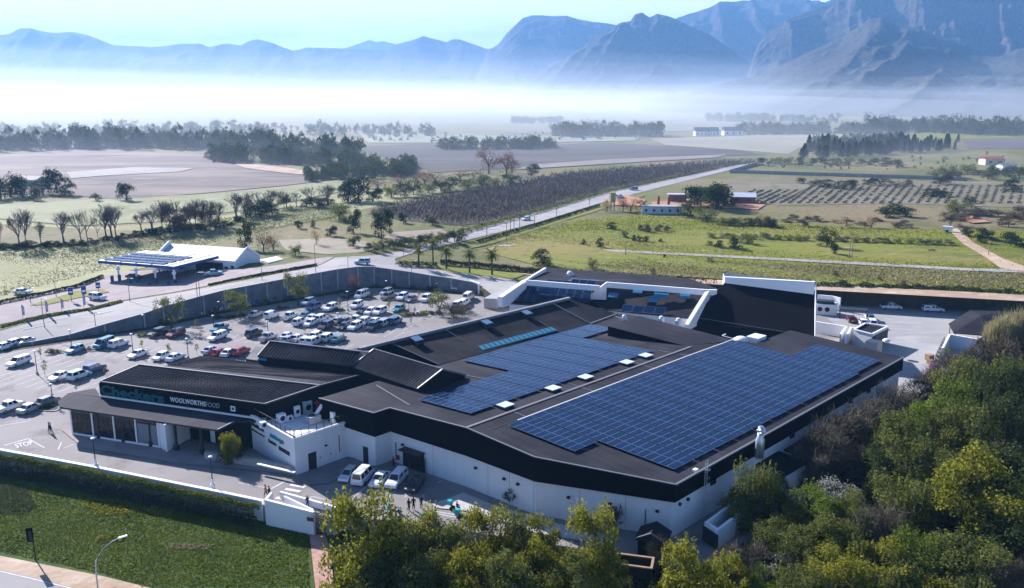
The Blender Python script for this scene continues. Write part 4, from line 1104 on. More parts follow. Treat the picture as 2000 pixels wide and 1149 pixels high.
# roof windows
def hallz(x, y):
    n = Vector((bdir.y, -bdir.x, 0)); d = (Vector((x, y, 0)) - Vector((bB.x, bB.y, 0))).dot(n); dm = (Vector((bC.x, bC.y, 0)) - Vector((bB.x, bB.y, 0))).dot(n)
    return bZ - .15 - (bZ - bE - .1) * d / dm
for i, (x, y) in enumerate(((814.5, 669), (951, 636), (1029, 617), (1090, 603))):
    if i == 3: continue
    q = Pf(x, y, hallz)
    mb = MB(hall.location); mb.obox(q + Vector((0, 0, .35)), bdir * .95, Vector((bdir.y, -bdir.x, -.22)) * 1.0, Vector((0, 0, .35))); rw = mb.build('roof_window', M['dark_metal'], hall)
    mb = MB(hall.location); mb.obox(q + Vector((0, 0, .74)), bdir * .85, Vector((bdir.y, -bdir.x, -.22)) * .85, Vector((0, 0, .03))); mb.build('pane', mat('roof_window_glass', (.12, .2, .3), rough=.12, spec=.6), rw)
# teal strip of translucent sheets
ts = [Pf(x, y, hallz) + Vector((0, 0, .30)) for x, y in ((932, 679), (943, 688), (1090, 648), (1077, 641))]
PT_(hall, 'skylight_frame', mat('teal_frame', (.02, .12, .18), rough=.4), lambda mb: slab(mb, ts, .12))
for k in range(16):
    a, b = ts[0].lerp(ts[3], (k + .22) / 16), ts[0].lerp(ts[3], (k + .75) / 16); c, d_ = ts[1].lerp(ts[2], (k + .75) / 16), ts[1].lerp(ts[2], (k + .22) / 16)
    PT_(hall, 'skylight_pane', M.setdefault('sky_pane', mat('translucent_sheet', (.10, .25, .32), rough=.3)), lambda mb: mb.poly([a.lerp(d_, .12) + Vector((0, 0, .03)), d_.lerp(a, .12) + Vector((0, 0, .03)), c.lerp(b, .12) + Vector((0, 0, .03)), b.lerp(c, .12) + Vector((0, 0, .03))]))

# ---------------- older mall wing at the back
fR0, fR1 = W(1029, 548, 10), W(1171, 559, 10); fR2, fR3 = W(1185, 551, 10.4), W(1381, 566, 10.4)
fe = Vector((fR3.x - fR2.x, fR3.y - fR2.y, 0)).normalized(); fp = Vector((fe.y, -fe.x, 0))       # towards the camera
wing = empty('mall_wing', (20, 195, 0), 0, 'back mall wing with white stepped parapets and dark sheet roofs', 'building')
E0 = W(995, 593.5, 6); E1 = fR1 + fp * 11; E1.z = 6; E2 = W(1153, 591, 6.5); E3 = W(1186, 606, 6); E4 = W(1345, 622, 6)
PT_(wing, 'roof', M['roof_dark'], lambda mb: (tri_top(mb, [fR0, fR1, W(1153, 592, 6), E0]), tri_top(mb, [fR2, fR3, E4, E3, W(1153, 592, 6.02)])))
bk0 = W(1065, 523, 8.0); bk1 = bk0 + fe * 38; bk1.z = 8.0
PT_(wing, 'rear_roof', M['roof_dark'], lambda mb: tri_top(mb, [fR0, bk0, bk1, fR3 + Vector((3, 0, 0)), fR3, fR2, fR1]))
PT_(wing, 'wall', M['white'], lambda mb: skirt(mb, [Vector((p.x, p.y, p.z - .15)) for p in [fR0, bk0, bk1, fR3 + Vector((3, 0, 0)), E4, E3, Vector((E3.x - 3, E3.y + 1, 6)), E0]], -.05))
def para(a, b, w, h, name='parapet'): 
    return PT_(wing, name, M['white_trim'], lambda mb: mb.prism(para_pts(a, b, w), min(a.z, b.z) - h, None))
def para_pts(a, b, w):
    d = Vector((b.x - a.x, b.y - a.y, 0)).normalized(); n = Vector((-d.y, d.x, 0)) * w / 2
    return [a + n, a - n, b - n, b + n]
p1a, p1b, p1c = W(1065, 523, 9.6), W(1024, 548, 10.6), W(977, 580, 8.0)
fRl = [W(1029, 547, 10.9), W(1171, 558, 10.9), W(1185, 551, 11.1), W(1383, 566, 11.1), W(1400, 566, 11.1), W(1417, 541.5, 14.4)]
for a, b, w in ((p1a, p1b, .6), (p1b, p1c, 1.3), (fRl[0], fRl[1], .5), (fRl[2], fRl[3], .5), (W(1185, 551, 11.1), W(1154, 574, 8.2), .7), (fRl[3], W(1341, 634, 5.5), .9), (fRl[3], fRl[4], .6)):
    para(a, b, w, 2.4 if w > 1 else 1.25)
# black hall with the steep dark roof
gA, gB, gC, gD = W(1418, 549, 12.6), W(1591.5, 568, 12.9), W(1590.5, 654, 5.2), W(1347, 629, 5.0)
black = empty('black_hall', (gC.x, gC.y, 0), 0, 'big black hall with steep black sheeting and a white parapet band', 'building')
PT_(black, 'roof', M['fascia'], lambda mb: tri_top(mb, [gA, gB, gC, gD]))
gBk, gAk = gB + Vector((1.5, 9, 0)), gA + Vector((1.5, 9, 0))
PT_(black, 'wall', M['white'], lambda mb: skirt(mb, [p + Vector((0, 0, -.05)) for p in (gA, gAk, gBk, gB)], 0, None))
PT_(black, 'front_wall', M['fascia'], lambda mb: skirt(mb, [gD - Vector((0, 0, .03)), gC - Vector((0, 0, .03)), gB - Vector((0, 0, .1)), gA - Vector((0, 0, .1))], 0))
PT_(black, 'side_parapet', M['white_trim'], lambda mb: mb.prism([W(1593, 552, 14.8), W(1594.5, 552, 14.8), W(1594, 655, 5.4), W(1592, 655, 5.4)], 0))
PT_(black, 'parapet', M['white_trim'], lambda mb: (mb.prism([W(1415.5, 541, 13.6), W(1591.5, 551, 14.9), W(1591.5, 551, 14.9) + Vector((.2, .7, 0)), W(1415.5, 541, 13.6) + Vector((.2, .7, 0))], 12.2), 0))
PT_(black, 'seam', M['gutter'], lambda mb: mb.beam(gD.lerp(gA, .10) + Vector((.5, -.1, .1)), gC.lerp(gB, .01) + Vector((-6, 1, .3)), .08, .08))
# small panel groups on the wing
def Pray(px, py, fn, z0=16.0, z1=-2.0):
    d = ray(px, py); t0_, t1_ = (z0 - CAM_H) / d.z, (z1 - CAM_H) / d.z
    for _ in range(50):
        t = (t0_ + t1_) / 2; x, y, z = d.x * t, d.y * t, CAM_H + d.z * t
        if z > fn(x, y): t0_ = t
        else: t1_ = t
    return Vector((x, y, z))
def plane_fn(a, b, c):
    n = (b - a).cross(c - a); 
    return lambda x, y: a.z - (n.x * (x - a.x) + n.y * (y - a.y)) / n.z
f1 = plane_fn(fR0, fR1, E0); f2 = plane_fn(fR2, fR3, E4); f3 = plane_fn(fR1, bk0, bk1)
me_l = panel_mesh(1.9, 1.9)
def block(fn, corner, nu, nv, su, sv, label, du=None, group='panels on the mall wing', gm=None):
    c = Pray(*corner, fn); ua = du or fe; ub = -fp
    meb = panel_mesh(su, sv)
    if gm: meb.materials[0] = gm
    array(c, ua, ub, fn, [((i + .5) * (su + .06), (j + .5) * (sv + .06)) for i in range(nu) for j in range(nv)], label, group, meb)
block(f1, (1010, 590.5), 4, 2, 1.7, 2.5, 'lower left block of blue panels on the mall wing slope')
block(f1, (1049, 592), 3, 3, 1.9, 2.5, 'middle block of blue panels on the mall wing slope'); block(f1, (1100, 588), 3, 3, 1.9, 2.3, 'right block of blue panels on the mall wing slope beside the stepped parapet')
block(f2, (1213, 611), 2, 1, 2.3, 2.5, 'left pair of blue panels near the eave of the mall wing'); block(f2, (1256, 614), 2, 1, 2.3, 2.5, 'right pair of blue panels near the eave of the mall wing')
for i, (x, y, w, lab) in enumerate(((1195, 580, 2.2, 'left small'), (1243, 572.5, 2.2, 'upper small'), (1273.5, 589.5, 2.2, 'lower small'), (1288, 580, 3.3, 'largest'), (1335, 582, 2.2, 'right small'))):
    block(f2, (x - w * 4, y + 3), 1, 1, w, 1.7, lab + ' blue rooflight on the mall wing slope', group='blue rooflights of the mall wing', gm=M.setdefault('reflection_blue', mat('reflection_blue', (.04, .17, .32), rough=.35)))  # bright blue base colour paints in the reflection on the rooflight glass
for i in range(6):
    block(f3, (1108 + i * 38, 551 + i * 2.4), 2, 1, 2.2, 4.5, ['leftmost', 'second', 'third', 'fourth', 'fifth', 'rightmost'][i] + ' pale panel pair behind the mall wing ridge', group='panels behind the ridge')
def cowl(px, py, z, s, label, name='roof_vent'):
    q = P(px, py, z); r = empty(name, q, 0, label, 'roof vent')
    mb = MB(); mb.box((0, 0, -.3), .9 * s, .7 * s, .7 * s, AX); mb.build('casing', M['white_paint'], r)
    mb = MB(); mb.ell((0, 0, .6 * s), .42 * s, .42 * s, .3 * s, 10, 6); mb.build('dome', M['white_paint'], r, smooth=True)
cowl(1113, 541, 8.6, 1.7, 'white flat topped vent on the back roof of the mall wing')
cowl(1219, 623, 8.8, 1.0, 'white round vent at the end of the long hall')
cowl(1292, 627, 8, 1.2, 'white vent behind the wedge roof, leftmost of two'); cowl(1325, 631, 8, 1.2, 'white vent behind the wedge roof, nearest the black hall')
q = P(1463, 668, 8.0); r = empty('rooftop_plant', q, AX, 'large cream coloured plant box with rounded hood between the big roof and black hall', 'plant box')
mb = MB(); mb.box((1.2, -.8, -.5), 3.2, 2.4, 1.6); mb.build('casing', M['white_paint'], r)
mb = MB(); mb.ell((-1.6, .9, .3), 2.0, 1.5, .9, 12, 6); mb.build('hood', M['white_paint'], r, smooth=True)
# low grey room beside the ramp
lr = [W(945, 583, 2.6), W(970, 584, 2.6), W(1020, 552, 2.6), W(1003, 551, 2.6)]
mb = MB(lr[0]); mb.prism(lr, 0, 2.6); o = mb.build('ramp_wall_block', M['concrete']); tag(o, 'grey concrete ramp wall block beside the white parapet end', 'wall')
lr2 = [W(905, 612, 5.2), W(948, 590, 5.2), W(975, 600, 5.2), W(930, 622, 5.2)]
# white small archway at the car park entrance
def arch():
    a, b = P(922, 571, 0), P(935, 576, 0); r = empty('pedestrian_arch', a, 0, 'small white gateway arch at the right end of the retaining wall', 'archway')
    mb = MB(r.location); mb.box(a, .5, .5, 2.9); mb.build('post', M['white_trim'], r); mb = MB(r.location); mb.box(b, .5, .5, 2.9); mb.build('post', M['white_trim'], r)
    mb = MB(r.location); mb.beam(a + Vector((-.6, .2, 3.2)), b + Vector((.3, 0, 3.0)), .6, .4); mb.build('lintel', M['white_trim'], r)
arch()
# ================================================================ ROADS, FIELDS, SITE
wt = [Vector((p.x, p.y, 0)) for p in WALL]
edge = offset_line(resample(WALL, 4), .9)     # just behind the wall top
def back_in(px): return [PT(x, y) for x, y in densify_open(px, 40)]
def densify_open(px, step):
    out = []
    for (a, b), (c, d) in zip(px, px[1:]):
        n = max(1, int(math.hypot(c - a, d - b) / step))
        for i in range(n): out.append((lerp(a, c, i / n), lerp(b, d, i / n)))
    return out + [px[-1]]
up = back_in([(960, 576), (985, 566), (1012, 551), (1000, 546), (875, 530), (800, 517), (772, 511), (772, 506), (800, 497), (900, 473), (1044, 437), (1170, 398), (1260, 374), (1422, 333), (1500, 319), (1495, 314), (1425, 326), (1185, 377), (1092, 404), (900, 458), (787, 491), (740, 499), (655, 504), (625, 519), (550, 534), (407, 562), (349, 573), (242, 590), (176, 606), (91, 621), (14, 641), (-90, 664)])
drape('road', None, M['old_road'], .13, 5, world=edge[1:] + up)
drape('forecourt', [(-80, 604), (0, 591), (93, 573), (151, 560), (203, 540), (250, 530), (500, 524), (560, 516), (640, 502), (652, 503), (626, 517), (548, 531), (405, 559), (347, 570), (242, 587), (176, 602), (91, 617), (14, 637), (-90, 658)], M['brick_paving'], .10, 5)
drape('grass_island', [(57, 598), (100, 585), (150, 570), (200, 566), (214, 572), (150, 584), (90, 597)], M['green_field'], .22, 5)
drape('road_verge', [(-80, 668), (14, 643), (91, 621), (176, 607), (238, 592), (242, 587), (176, 602), (91, 616), (14, 637), (-80, 657)], M['green_field'], .2, 5)
drape('road_verge', [(407, 562), (550, 534), (622, 520), (610, 519), (548, 530), (405, 558)], M['green_field'], .22, 5)
drape('palm_verge', [(772, 511), (800, 517), (875, 531), (1000, 547), (1030, 536), (1000, 534), (930, 527), (860, 518), (810, 508)], M['green_field'], .2, 5)
# the far fields
fsheet('pale_field', [(-300, 640), (0, 590), (93, 573), (151, 560), (203, 540), (300, 520), (470, 460), (560, 440), (640, 425), (700, 412), (770, 395), (860, 378), (870, 370), (700, 372), (560, 398), (450, 420), (300, 440), (150, 445), (0, 430), (-300, 430)], M['pale_field'], .06)
fsheet('pale_meadow', [(-300, 420), (0, 400), (150, 392), (400, 380), (560, 364), (660, 352), (700, 356), (690, 370), (560, 396), (450, 415), (300, 435), (150, 442), (0, 428), (-300, 428)], multi('frosty_grass', [(.22, .23, .11), ((.17, .18, .07), .42, .62), ((.27, .26, .16), .5, .7)], [.02, .1]), .2)
M['vineyard'] = multi('bare_vineyard', [(.13, .10, .085), ((.22, .18, .13), .44, .62), ((.085, .07, .06), .48, .66), ((.26, .21, .16), .58, .7)], [.006, .018, .08], stretch=(.5, 2.2, 1), rot=.4)
fsheet('vineyard', [(-300, 350), (0, 340), (0, 305), (130, 293), (400, 303), (480, 318), (560, 325), (640, 353), (560, 363), (400, 378), (230, 391), (150, 384), (60, 380), (-300, 385)], M['vineyard'], .25)
fsheet('bare_strip', [(130, 338), (260, 328), (380, 330), (350, 337), (200, 345), (140, 350)], M['gravel'], .5)
fsheet('bare_strip', [(455, 321), (500, 323), (560, 329), (620, 338), (628, 345), (560, 340), (480, 330)], M['sand'], .5)
fsheet('dark_field', [(690, 288), (820, 282), (960, 289), (1170, 279), (1300, 285), (1420, 292), (1500, 303), (1400, 306), (1060, 326), (850, 338), (720, 300)], multi('ploughed_field', [(.06, .055, .05), ((.09, .08, .065), .44, .62), ((.045, .045, .04), .48, .66)], [.006, .03], stretch=(.5, 2, 1)), .3)
fsheet('bare_strip', [(1050, 322), (1200, 312), (1420, 303), (1400, 309), (1180, 322), (1000, 333)], mat('dry_strip', (.22, .19, .15), var=(.15, .13, .1), scale=.05), .5)
fsheet('meadow', [(1270, 272), (1560, 262), (1760, 265), (1800, 275), (1560, 290), (1540, 302), (1420, 292), (1300, 284)], mat('dry_meadow', (.25, .24, .15), var=(.19, .17, .12), scale=.01), .3)
fsheet('meadow', [(1760, 262), (1900, 255), (2100, 258), (2100, 268), (1900, 272), (1780, 270)], M['green_field'], .4)
fsheet('dark_field', [(1880, 275), (2150, 268), (2150, 290), (1890, 292)], mat('brown_field', (.11, .085, .075), var=(.08, .065, .06), scale=.02), .3)
fsheet('dark_field', [(1560, 255), (1300, 258), (1000, 262), (980, 255), (1300, 248), (1700, 250)], mat('far_field', (.10, .10, .07), var=(.15, .15, .1), scale=.005), .6)
fsheet('meadow', [(700, 262), (1000, 266), (1250, 268), (1240, 276), (1000, 280), (720, 280)], mat('far_meadow', (.22, .24, .15), var=(.15, .15, .1), scale=.005), .5)
fsheet('green_pasture', [(1000, 470), (1120, 432), (1250, 420), (1450, 432), (1700, 446), (2000, 452), (2200, 470), (2200, 600), (1985, 578), (1700, 558), (1400, 545), (1060, 522), (975, 500), (940, 490)], M['green_field'], .1)
M['stubble'] = multi('stubble', [(.15, .13, .07), ((.19, .17, .11), .42, .62), ((.1, .11, .04), .5, .7)], [.02, .1], bump=.3)
fsheet('stubble_field', [(1440, 345), (1700, 352), (2150, 360), (2150, 412), (1750, 398), (1520, 402), (1400, 372)], M['stubble'], .15)
fsheet('red_soil', [(1272, 396), (1340, 390), (1400, 398), (1495, 401), (1480, 411), (1430, 408), (1340, 404), (1274, 402)], M['red_soil'], .35)
fsheet('red_soil', [(1180, 392), (1225, 382), (1262, 392), (1250, 404), (1200, 402)], M['red_soil'], .35)
fsheet('red_soil', [(1870, 428), (1900, 424), (1935, 436), (1900, 438)], M['red_soil'], .5)
fsheet('sandy_clearing', [(540, 470), (640, 466), (700, 470), (760, 478), (720, 492), (640, 498), (560, 490)], mat('pink_dirt', (.27, .2, .15), var=(.16, .16, .07), scale=.12), .15)
fsheet('sandy_clearing', [(760, 455), (860, 448), (880, 458), (800, 470), (750, 466)], mat('pink_dirt2', (.27, .2, .15), var=(.17, .16, .08), scale=.12), .15)
fsheet('sandy_track', [(1000, 533), (1090, 541), (1250, 541), (1400, 548), (1600, 556), (1800, 567), (2000, 578), (2200, 590), (2200, 600), (2000, 590), (1800, 579), (1600, 568), (1400, 558), (1250, 549), (1085, 546)], M['sand'], .2)
fsheet('gravel_track', [(960, 482), (1000, 478), (1150, 487), (1350, 497), (1650, 512), (1900, 526), (1960, 527), (2010, 520), (2150, 530), (2150, 545), (1990, 534), (1900, 531), (1650, 517), (1350, 501), (1150, 491), (1000, 483)], M['gravel'], .25)
fsheet('dirt_track', [(1852, 450), (1870, 448), (1900, 475), (1960, 508), (2000, 522), (2000, 532), (1955, 527), (1930, 508), (1880, 478)], M['sand'], .35)
fsheet('roadside_verge', [(905, 477), (1044, 441), (1170, 402), (1258, 380), (1258, 384), (1175, 410), (1060, 446), (960, 478), (920, 486)], M['green_field'], .2)
# rows of vines on the right
def vine_rows():
    mb = MB(); rnd = random.Random(8)
    for i in range(34):
        x = 1440 + i * 17; a = PT(x + 34 - i * .7, 362 if i > 6 else 372), PT(x - 26 + i * .9, 398)
        for k in range(22):
            t = k / 22; p = a[0].lerp(a[1], t); q = a[0].lerp(a[1], t + .75 / 22)
            if rnd.random() < .12: continue
            h = rnd.uniform(.5, 1.1); mb.beam(p + Vector((0, 0, h / 2)), q + Vector((0, 0, h / 2)), rnd.uniform(.5, .95), h * .8)
    o = mb.build('vine_rows', mat('vine_row', (.10, .095, .05), var=(.17, .145, .10), scale=.5)); tag(o, 'rows of low vines in the dry field', kind='stuff')
vine_rows()

# road paint
def paint(name, pts, fn=None, dz=.17, w=.16, m=None):
    pts = resample(pts, 4); l = offset_line(pts, w / 2); r = offset_line(pts, -w / 2)
    for q in l + r: q.z = (fn(q.x, q.y) if fn else 0) + dz
    return strip_mesh(name, l, r, m or M['paint'])
paint('edge_line', back_in([(1410, 334), (1260, 371.5), (1170, 395), (1044, 433.5), (900, 469.5), (800, 494)]), T, .2, .2)
paint('edge_line', back_in([(1418, 329.5), (1185, 379.5), (1092, 406.5), (900, 461), (790, 493)]), T, .2, .2)
paint('edge_line', back_in([(20, 648), (91, 629), (176, 613), (260, 595), (345, 580)]), T, .2, .2)
cl = back_in([(1300, 361), (1044, 430), (900, 465), (800, 497), (700, 514), (550, 541), (440, 562), (300, 590), (180, 618), (0, 655)])
c2 = resample(cl, 3)
mb = MB()
for i in range(0, len(c2) - 1, 3):
    a, b = c2[i], c2[i + 1]; d = (b - a); 
    if d.length > 8: continue
    mb.beam(Vector((a.x, a.y, T(a.x, a.y) + .16)), Vector((b.x, b.y, T(b.x, b.y) + .16)), .22, .05)
o = mb.build('centre_line', M['paint']); o['kind'] = 'structure'
# retaining wall: panels between posts
M['wall_conc'] = mat('retaining_concrete', (.17, .185, .20), rough=.9, var=(.11, .12, .135), scale=.5, bump=.1)
M['post_conc'] = mat('post_concrete', (.34, .35, .36), rough=.85)
rw = empty('retaining_wall', (WALL[10].x, WALL[10].y, 0), 0, 'long grey retaining wall with pale posts between the car park and the road above', 'wall')
seg = resample(WALL, 4.6)
def wtop(p): return max(.6, T(p.x, p.y + 1.0) + .55)
for i, (a, b) in enumerate(zip(seg, seg[1:])):
    if b.x < -150: continue
    d = (b - a).normalized(); n = Vector((-d.y, d.x, 0))
    za, zb = wtop(a), wtop(b)
    mb = MB(rw.location); mb.prism([Vector((a.x, a.y, za)), Vector((b.x, b.y, zb)), Vector((b.x, b.y, zb)) + n * .3, Vector((a.x, a.y, za)) + n * .3], -.1)
    mb.build('wall_panel', M['wall_conc'], rw)
    mb = MB(rw.location); mb.prism([a - d * .18 - n * .22, a + d * .18 - n * .22, a + d * .18 + n * .29, a - d * .18 + n * .29], -.1, za + .06); mb.build('post', M['post_conc'], rw)
    mb = MB(rw.location); mb.beam(Vector((a.x, a.y, za + .13)) + n * .12, Vector((b.x, b.y, zb + .13)) + n * .12, .42, .12); mb.build('coping', M['post_conc'], rw)
# planting strip at its foot
l = offset_line(resample(WALL[2:], 5), -2.6); r = offset_line(resample(WALL[2:], 5), -.25)
mb = MB(); mb.v = [Vector((p.x, p.y, .05)) for p in l + r]; n = len(l); mb.f = [(i, i + 1, n + i + 1, n + i) for i in range(n - 1)]; mb.mi = [0] * (n - 1)
o = mb.build('planting_strip', M['forest_floor']); o['kind'] = 'structure'
if o.data.polygons[0].normal.z < 0: o.data.flip_normals()
# concrete apron of the yard
sheet('service_yard', [P(1594, 600, .01), P(1640, 597, .01), P(1700, 600, .01), P(1800, 605, .01), P(1990, 614, .01), P(2110, 622, .01), P(2100, 655, .01), P(1960, 690, .01), P(1850, 740, .01), P(1790, 790, .01), P(1750, 830, .01), P(1700, 700, .01)], M['yard'])
# retaining edge at the front of the site
mb = MB(); fr = [Vector((p.x, p.y, 0)) for p in (RIGHT + FRONT + LEFT[:1])]
for a, b in zip(fr, fr[1:]):
    mb.poly([(a.x, a.y, -3.6), (b.x, b.y, -3.6), (b.x, b.y, -.004), (a.x, a.y, -.004)]); 
o = mb.build('site_edge', M['concrete']); o['kind'] = 'structure'
mb = MB(); bk = [Vector((p.x, p.y, 0)) for p in BACK]
for a, b in zip(bk, bk[1:]): mb.poly([(a.x, a.y, -.5), (b.x, b.y, -.5), (b.x, b.y, T(b.x, b.y + 2) + .15), (a.x, a.y, T(a.x, a.y + 2) + .15)])
o = mb.build('embankment', M['forest_floor']); o['kind'] = 'structure'

# car park bays
UL = Vector((cos(R_(-19)), sin(R_(-19)), 0)); VL = Vector((cos(R_(71)), sin(R_(71)), 0)); HL = R_(71)
def bays(px, py, n0, n1, mids=True, ln=5.0):
    c = P(px, py, 0); mb = MB()
    for i in range(n0, n1 + 1):
        q = c + UL * 2.6 * (i + .5); a = q - VL * ln / 2; b = q + VL * ln / 2; s = UL * .06
        mb.poly([a - s, a + s, b + s, b - s])
    mb.v = [Vector((v.x, v.y, .006)) for v in mb.v]
    o = mb.build('bay_lines', M['paint']); o['kind'] = 'structure'; o.data.flip_normals() if o.data.polygons[0].normal.z < 0 else None
for a in ((40, 745, -12, 6), (147, 737, -6, 6), (269, 697, -10, 5), (60, 700, -8, 4), (230, 678, -6, 3), (425, 657, -4, 5), (530, 662, -2, 8), (596, 636, -4, 9), (742, 612, -8, 4), (700, 598, -8, 3), (757, 581, -6, 6), (690, 631, -6, 5), (20, 680, -3, 5), (890, 600, -4, 1)): bays(*a)
# planted islands
def island(px, py, lu, lv=1.8):
    c = P(px, py, 0); mb = MB(c)
    pts = []
    for k in range(20):
        t = 2 * pi * k / 20; pts.append(c + UL * lu / 2 * (abs(cos(t)) ** .6) * (1 if cos(t) > 0 else -1) + VL * lv / 2 * (abs(sin(t)) ** .6) * (1 if sin(t) > 0 else -1))
    mb.prism(pts, 0, .14)
    o = mb.build('kerbed_island', M['post_conc']); o['kind'] = 'structure'
    mb = MB(c); mb.prism([c + (p - c) * .88 for p in pts], .1, .17); o = mb.build('island_soil', M['forest_floor']); o['kind'] = 'structure'
for a in ((165, 684, 6), (112, 688, 4), (290, 656, 7, 2.2), (335, 650, 6), (84, 797, 7, 2.4), (440, 622, 8), (470, 617, 6), (555, 602, 4), (812, 616, 8, 2.2), (795, 580, 3), (665, 606, 3), (722, 582, 3), (850, 612, 10, 2.2), (500, 632, 3), (385, 640, 3), (600, 655, 3), (660, 612, 4)): island(*a)
# painted marks on the entrance road
def flat_text(txt, p0, p1, depth, m):
    me, (x0, x1) = text_mesh(txt, 1.0, m, 0, .01)
    o = bpy.data.objects.new('painted_word', me); COL.objects.link(o); o['kind'] = 'structure'
    d = p1 - p0; dx = d.normalized(); dy = Vector((-dx.y, dx.x, 0)); sx = d.length / (x1 - x0)
    m4 = Matrix((dx, dy, Vector((0, 0, 1)))).transposed().to_4x4(); m4.translation = p0 + Vector((0, 0, .012)) - dx * x0 * sx
    o.matrix_world = m4 @ Matrix.Diagonal((sx, depth / .72, 1, 1))
flat_text('STOP', P(32, 875, 0), P(66, 867.5, 0), 1.9, M['paint'])
def pl(name, *px, w=.15): return paint(name, [P(x, y, 0) for x, y in px], None, .01, w)
pl('painted_line', (8, 870), (55, 857), w=.25); pl('painted_line', (55, 857), (87, 875)); pl('painted_line', (0, 832), (60, 822)); pl('painted_line', (114, 878), (120, 864)); pl('painted_line', (126, 875), (144, 868))
for i in range(5):
    q = P(581 - i * 9, 949 + i * 8.6, 0); mb = MB(); mb.obox(q + Vector((0, 0, .006)), Vector((1.15, -.42, 0)), Vector((.1, .28, 0)), Vector((0, 0, .005))); o = mb.build('crossing_bar', M['paint']); o['kind'] = 'structure'
pl('painted_line', (530, 955), (559, 939), w=.22); pl('painted_line', (465, 943), (530, 955), w=.12); pl('painted_line', (609, 970), (650, 979), w=.14); pl('painted_line', (609, 970), (596, 985), w=.14)
pl('painted_line', (609, 986), (618, 980), w=.15); pl('painted_line', (618, 980), (628, 986), w=.15); pl('painted_line', (628, 986), (609, 986), w=.15)
for x in (648, 690, 725, 757, 790, 822):
    pl('painted_line', (x, 972 - (x - 648) * .0), (x + 40, 938), w=.12)
pl('painted_line', (850, 999), (925, 1012), w=.15); pl('painted_line', (850, 1003), (925, 1017), w=.15); pl('painted_line', (470, 911), (560, 935), w=.12)
sheet('paved_walk', [P(845, 985, .11), P(905, 962, .11), P(960, 985, .11), P(1085, 1022, .11), P(1200, 1046, .11), P(1180, 1062, .11), P(1060, 1045, .11), P(930, 1000, .11), P(852, 992, .11)], mat('pale_paving', (.45, .43, .40), var=(.38, .36, .34), scale=.6))
sheet('paved_walk', [P(580, 932, .1), P(694, 890, .1), P(704, 900, .1), P(731, 911, .1), P(760, 897, .1), P(900, 964, .1), P(845, 985, .1), P(830, 965, .1), P(760, 925, .1), P(700, 915, .1), P(640, 945, .1), P(600, 947, .1)], mat('grey_paving', (.2, .195, .19), var=(.16, .155, .15), scale=.6))

# boundary wall, fence and gate block at the front
cw = [P(x, y, 0) for x, y in ((-40, 877), (0, 884), (115, 905), (190, 919), (300, 941), (410, 963), (515, 985))]
bw = tag(MB(cw[0]).build('tmp', M['white']) if False else empty('boundary_wall', cw[3], 0), 'low white topped boundary wall between the entrance road and the lawn', 'wall')
cws = resample(cw, 6); cwo = offset_line(cws, -.35)
mb = MB(bw.location)
for a, b, c, d in zip(cws, cws[1:], cwo[1:], cwo): mb.prism([a, b, c, d], -3.2, .55)
mb.build('wall', M['white'], bw)
mb = MB(bw.location)
for a, b in zip(cws, cws[1:]):
    n = Vector((-(b - a).y, (b - a).x, 0)).normalized(); mb.beam(a - n * .17 + Vector((0, 0, .61)), b - n * .17 + Vector((0, 0, .61)), .5, .1)
mb.build('coping', M['white_trim'], bw)
fl = offset_line(resample(cw, 2.6), -2.2)
fence = empty('mesh_fence', (fl[8].x, fl[8].y, -2.5), 0, 'dark mesh fence below the hedge along the top of the lawn', 'fence')
for a, b in zip(fl, fl[1:]):
    d = (b - a).normalized(); n = Vector((-d.y, d.x, 0))
    mb = MB(fence.location); mb.beam((a.x, a.y, -2.8), (a.x, a.y, -.3), .1, .1); mb.build('post', M['dark_metal'], fence)
    mb = MB(fence.location)
    for k in range(7): mb.beam((a.x, a.y, -2.3 + k * .32), (b.x, b.y, -2.3 + k * .32), .035, .035)
    for k in range(1, 10):
        q = a.lerp(b, k / 10); mb.beam((q.x, q.y, -2.5), (q.x, q.y, -.35), .03, .03)
    mb.build('mesh_panel', M['dark_metal'], fence)
# gate block
gb = empty('gate_house_wall', P(580, 1010, 0), 0, 'white walled pedestrian gateway with sloping white ramp walls at the corner of the lawn', 'gateway')
def wseg(a, b, z0, z1, w=.35, name='wall', z1b=None):
    d = (b - a).normalized(); n = Vector((-d.y, d.x, 0)) * w / 2; z1b = z1 if z1b is None else z1b
    mb = MB(gb.location); mb.prism([Vector((*(a + n).xy, z1)), Vector((*(a - n).xy, z1)), Vector((*(b - n).xy, z1b)), Vector((*(b + n).xy, z1b))], z0); mb.build(name, M['white_trim'], gb)
g0, g1_, g2_, g3, g4 = P(520, 993, 0), P(532, 978, 0), P(660, 1003, 0), P(637, 1025, -.5), P(614, 1019, -.5)
wseg(g0, g4, -3, 1.3, .4, 'wall', .9); wseg(g0, g1_, -3, 1.3); wseg(P(548, 972, 0), g2_, -.5, .9, .3); wseg(g2_, P(652, 1012, -.5), -3, 1.0, .35, 'gate_pier'); wseg(P(556, 985, 0), P(612, 1005, 0), -.5, 1.2, .3, 'ramp_wall', .7)
mb = MB(gb.location); a, b = P(619, 1020, -.5), P(640, 1014, -.5)
for z in (-1.6, .7): mb.beam((a.x, a.y, z), (b.x, b.y, z), .08)
for k in range(9): q = a.lerp(b, k / 8); mb.beam((q.x, q.y, -2.3), (q.x, q.y, .7), .05)
mb.build('gate', M['dark_metal'], gb)
mb = MB(gb.location); q = P(607, 1012, .2); mb.obox(q + Vector((0, -.3, 0)), (.45, -.15, 0), (.02, .05, 0), (0, 0, .3)); mb.build('notice_board', mat('brown_notice', (.1, .06, .06)), gb)
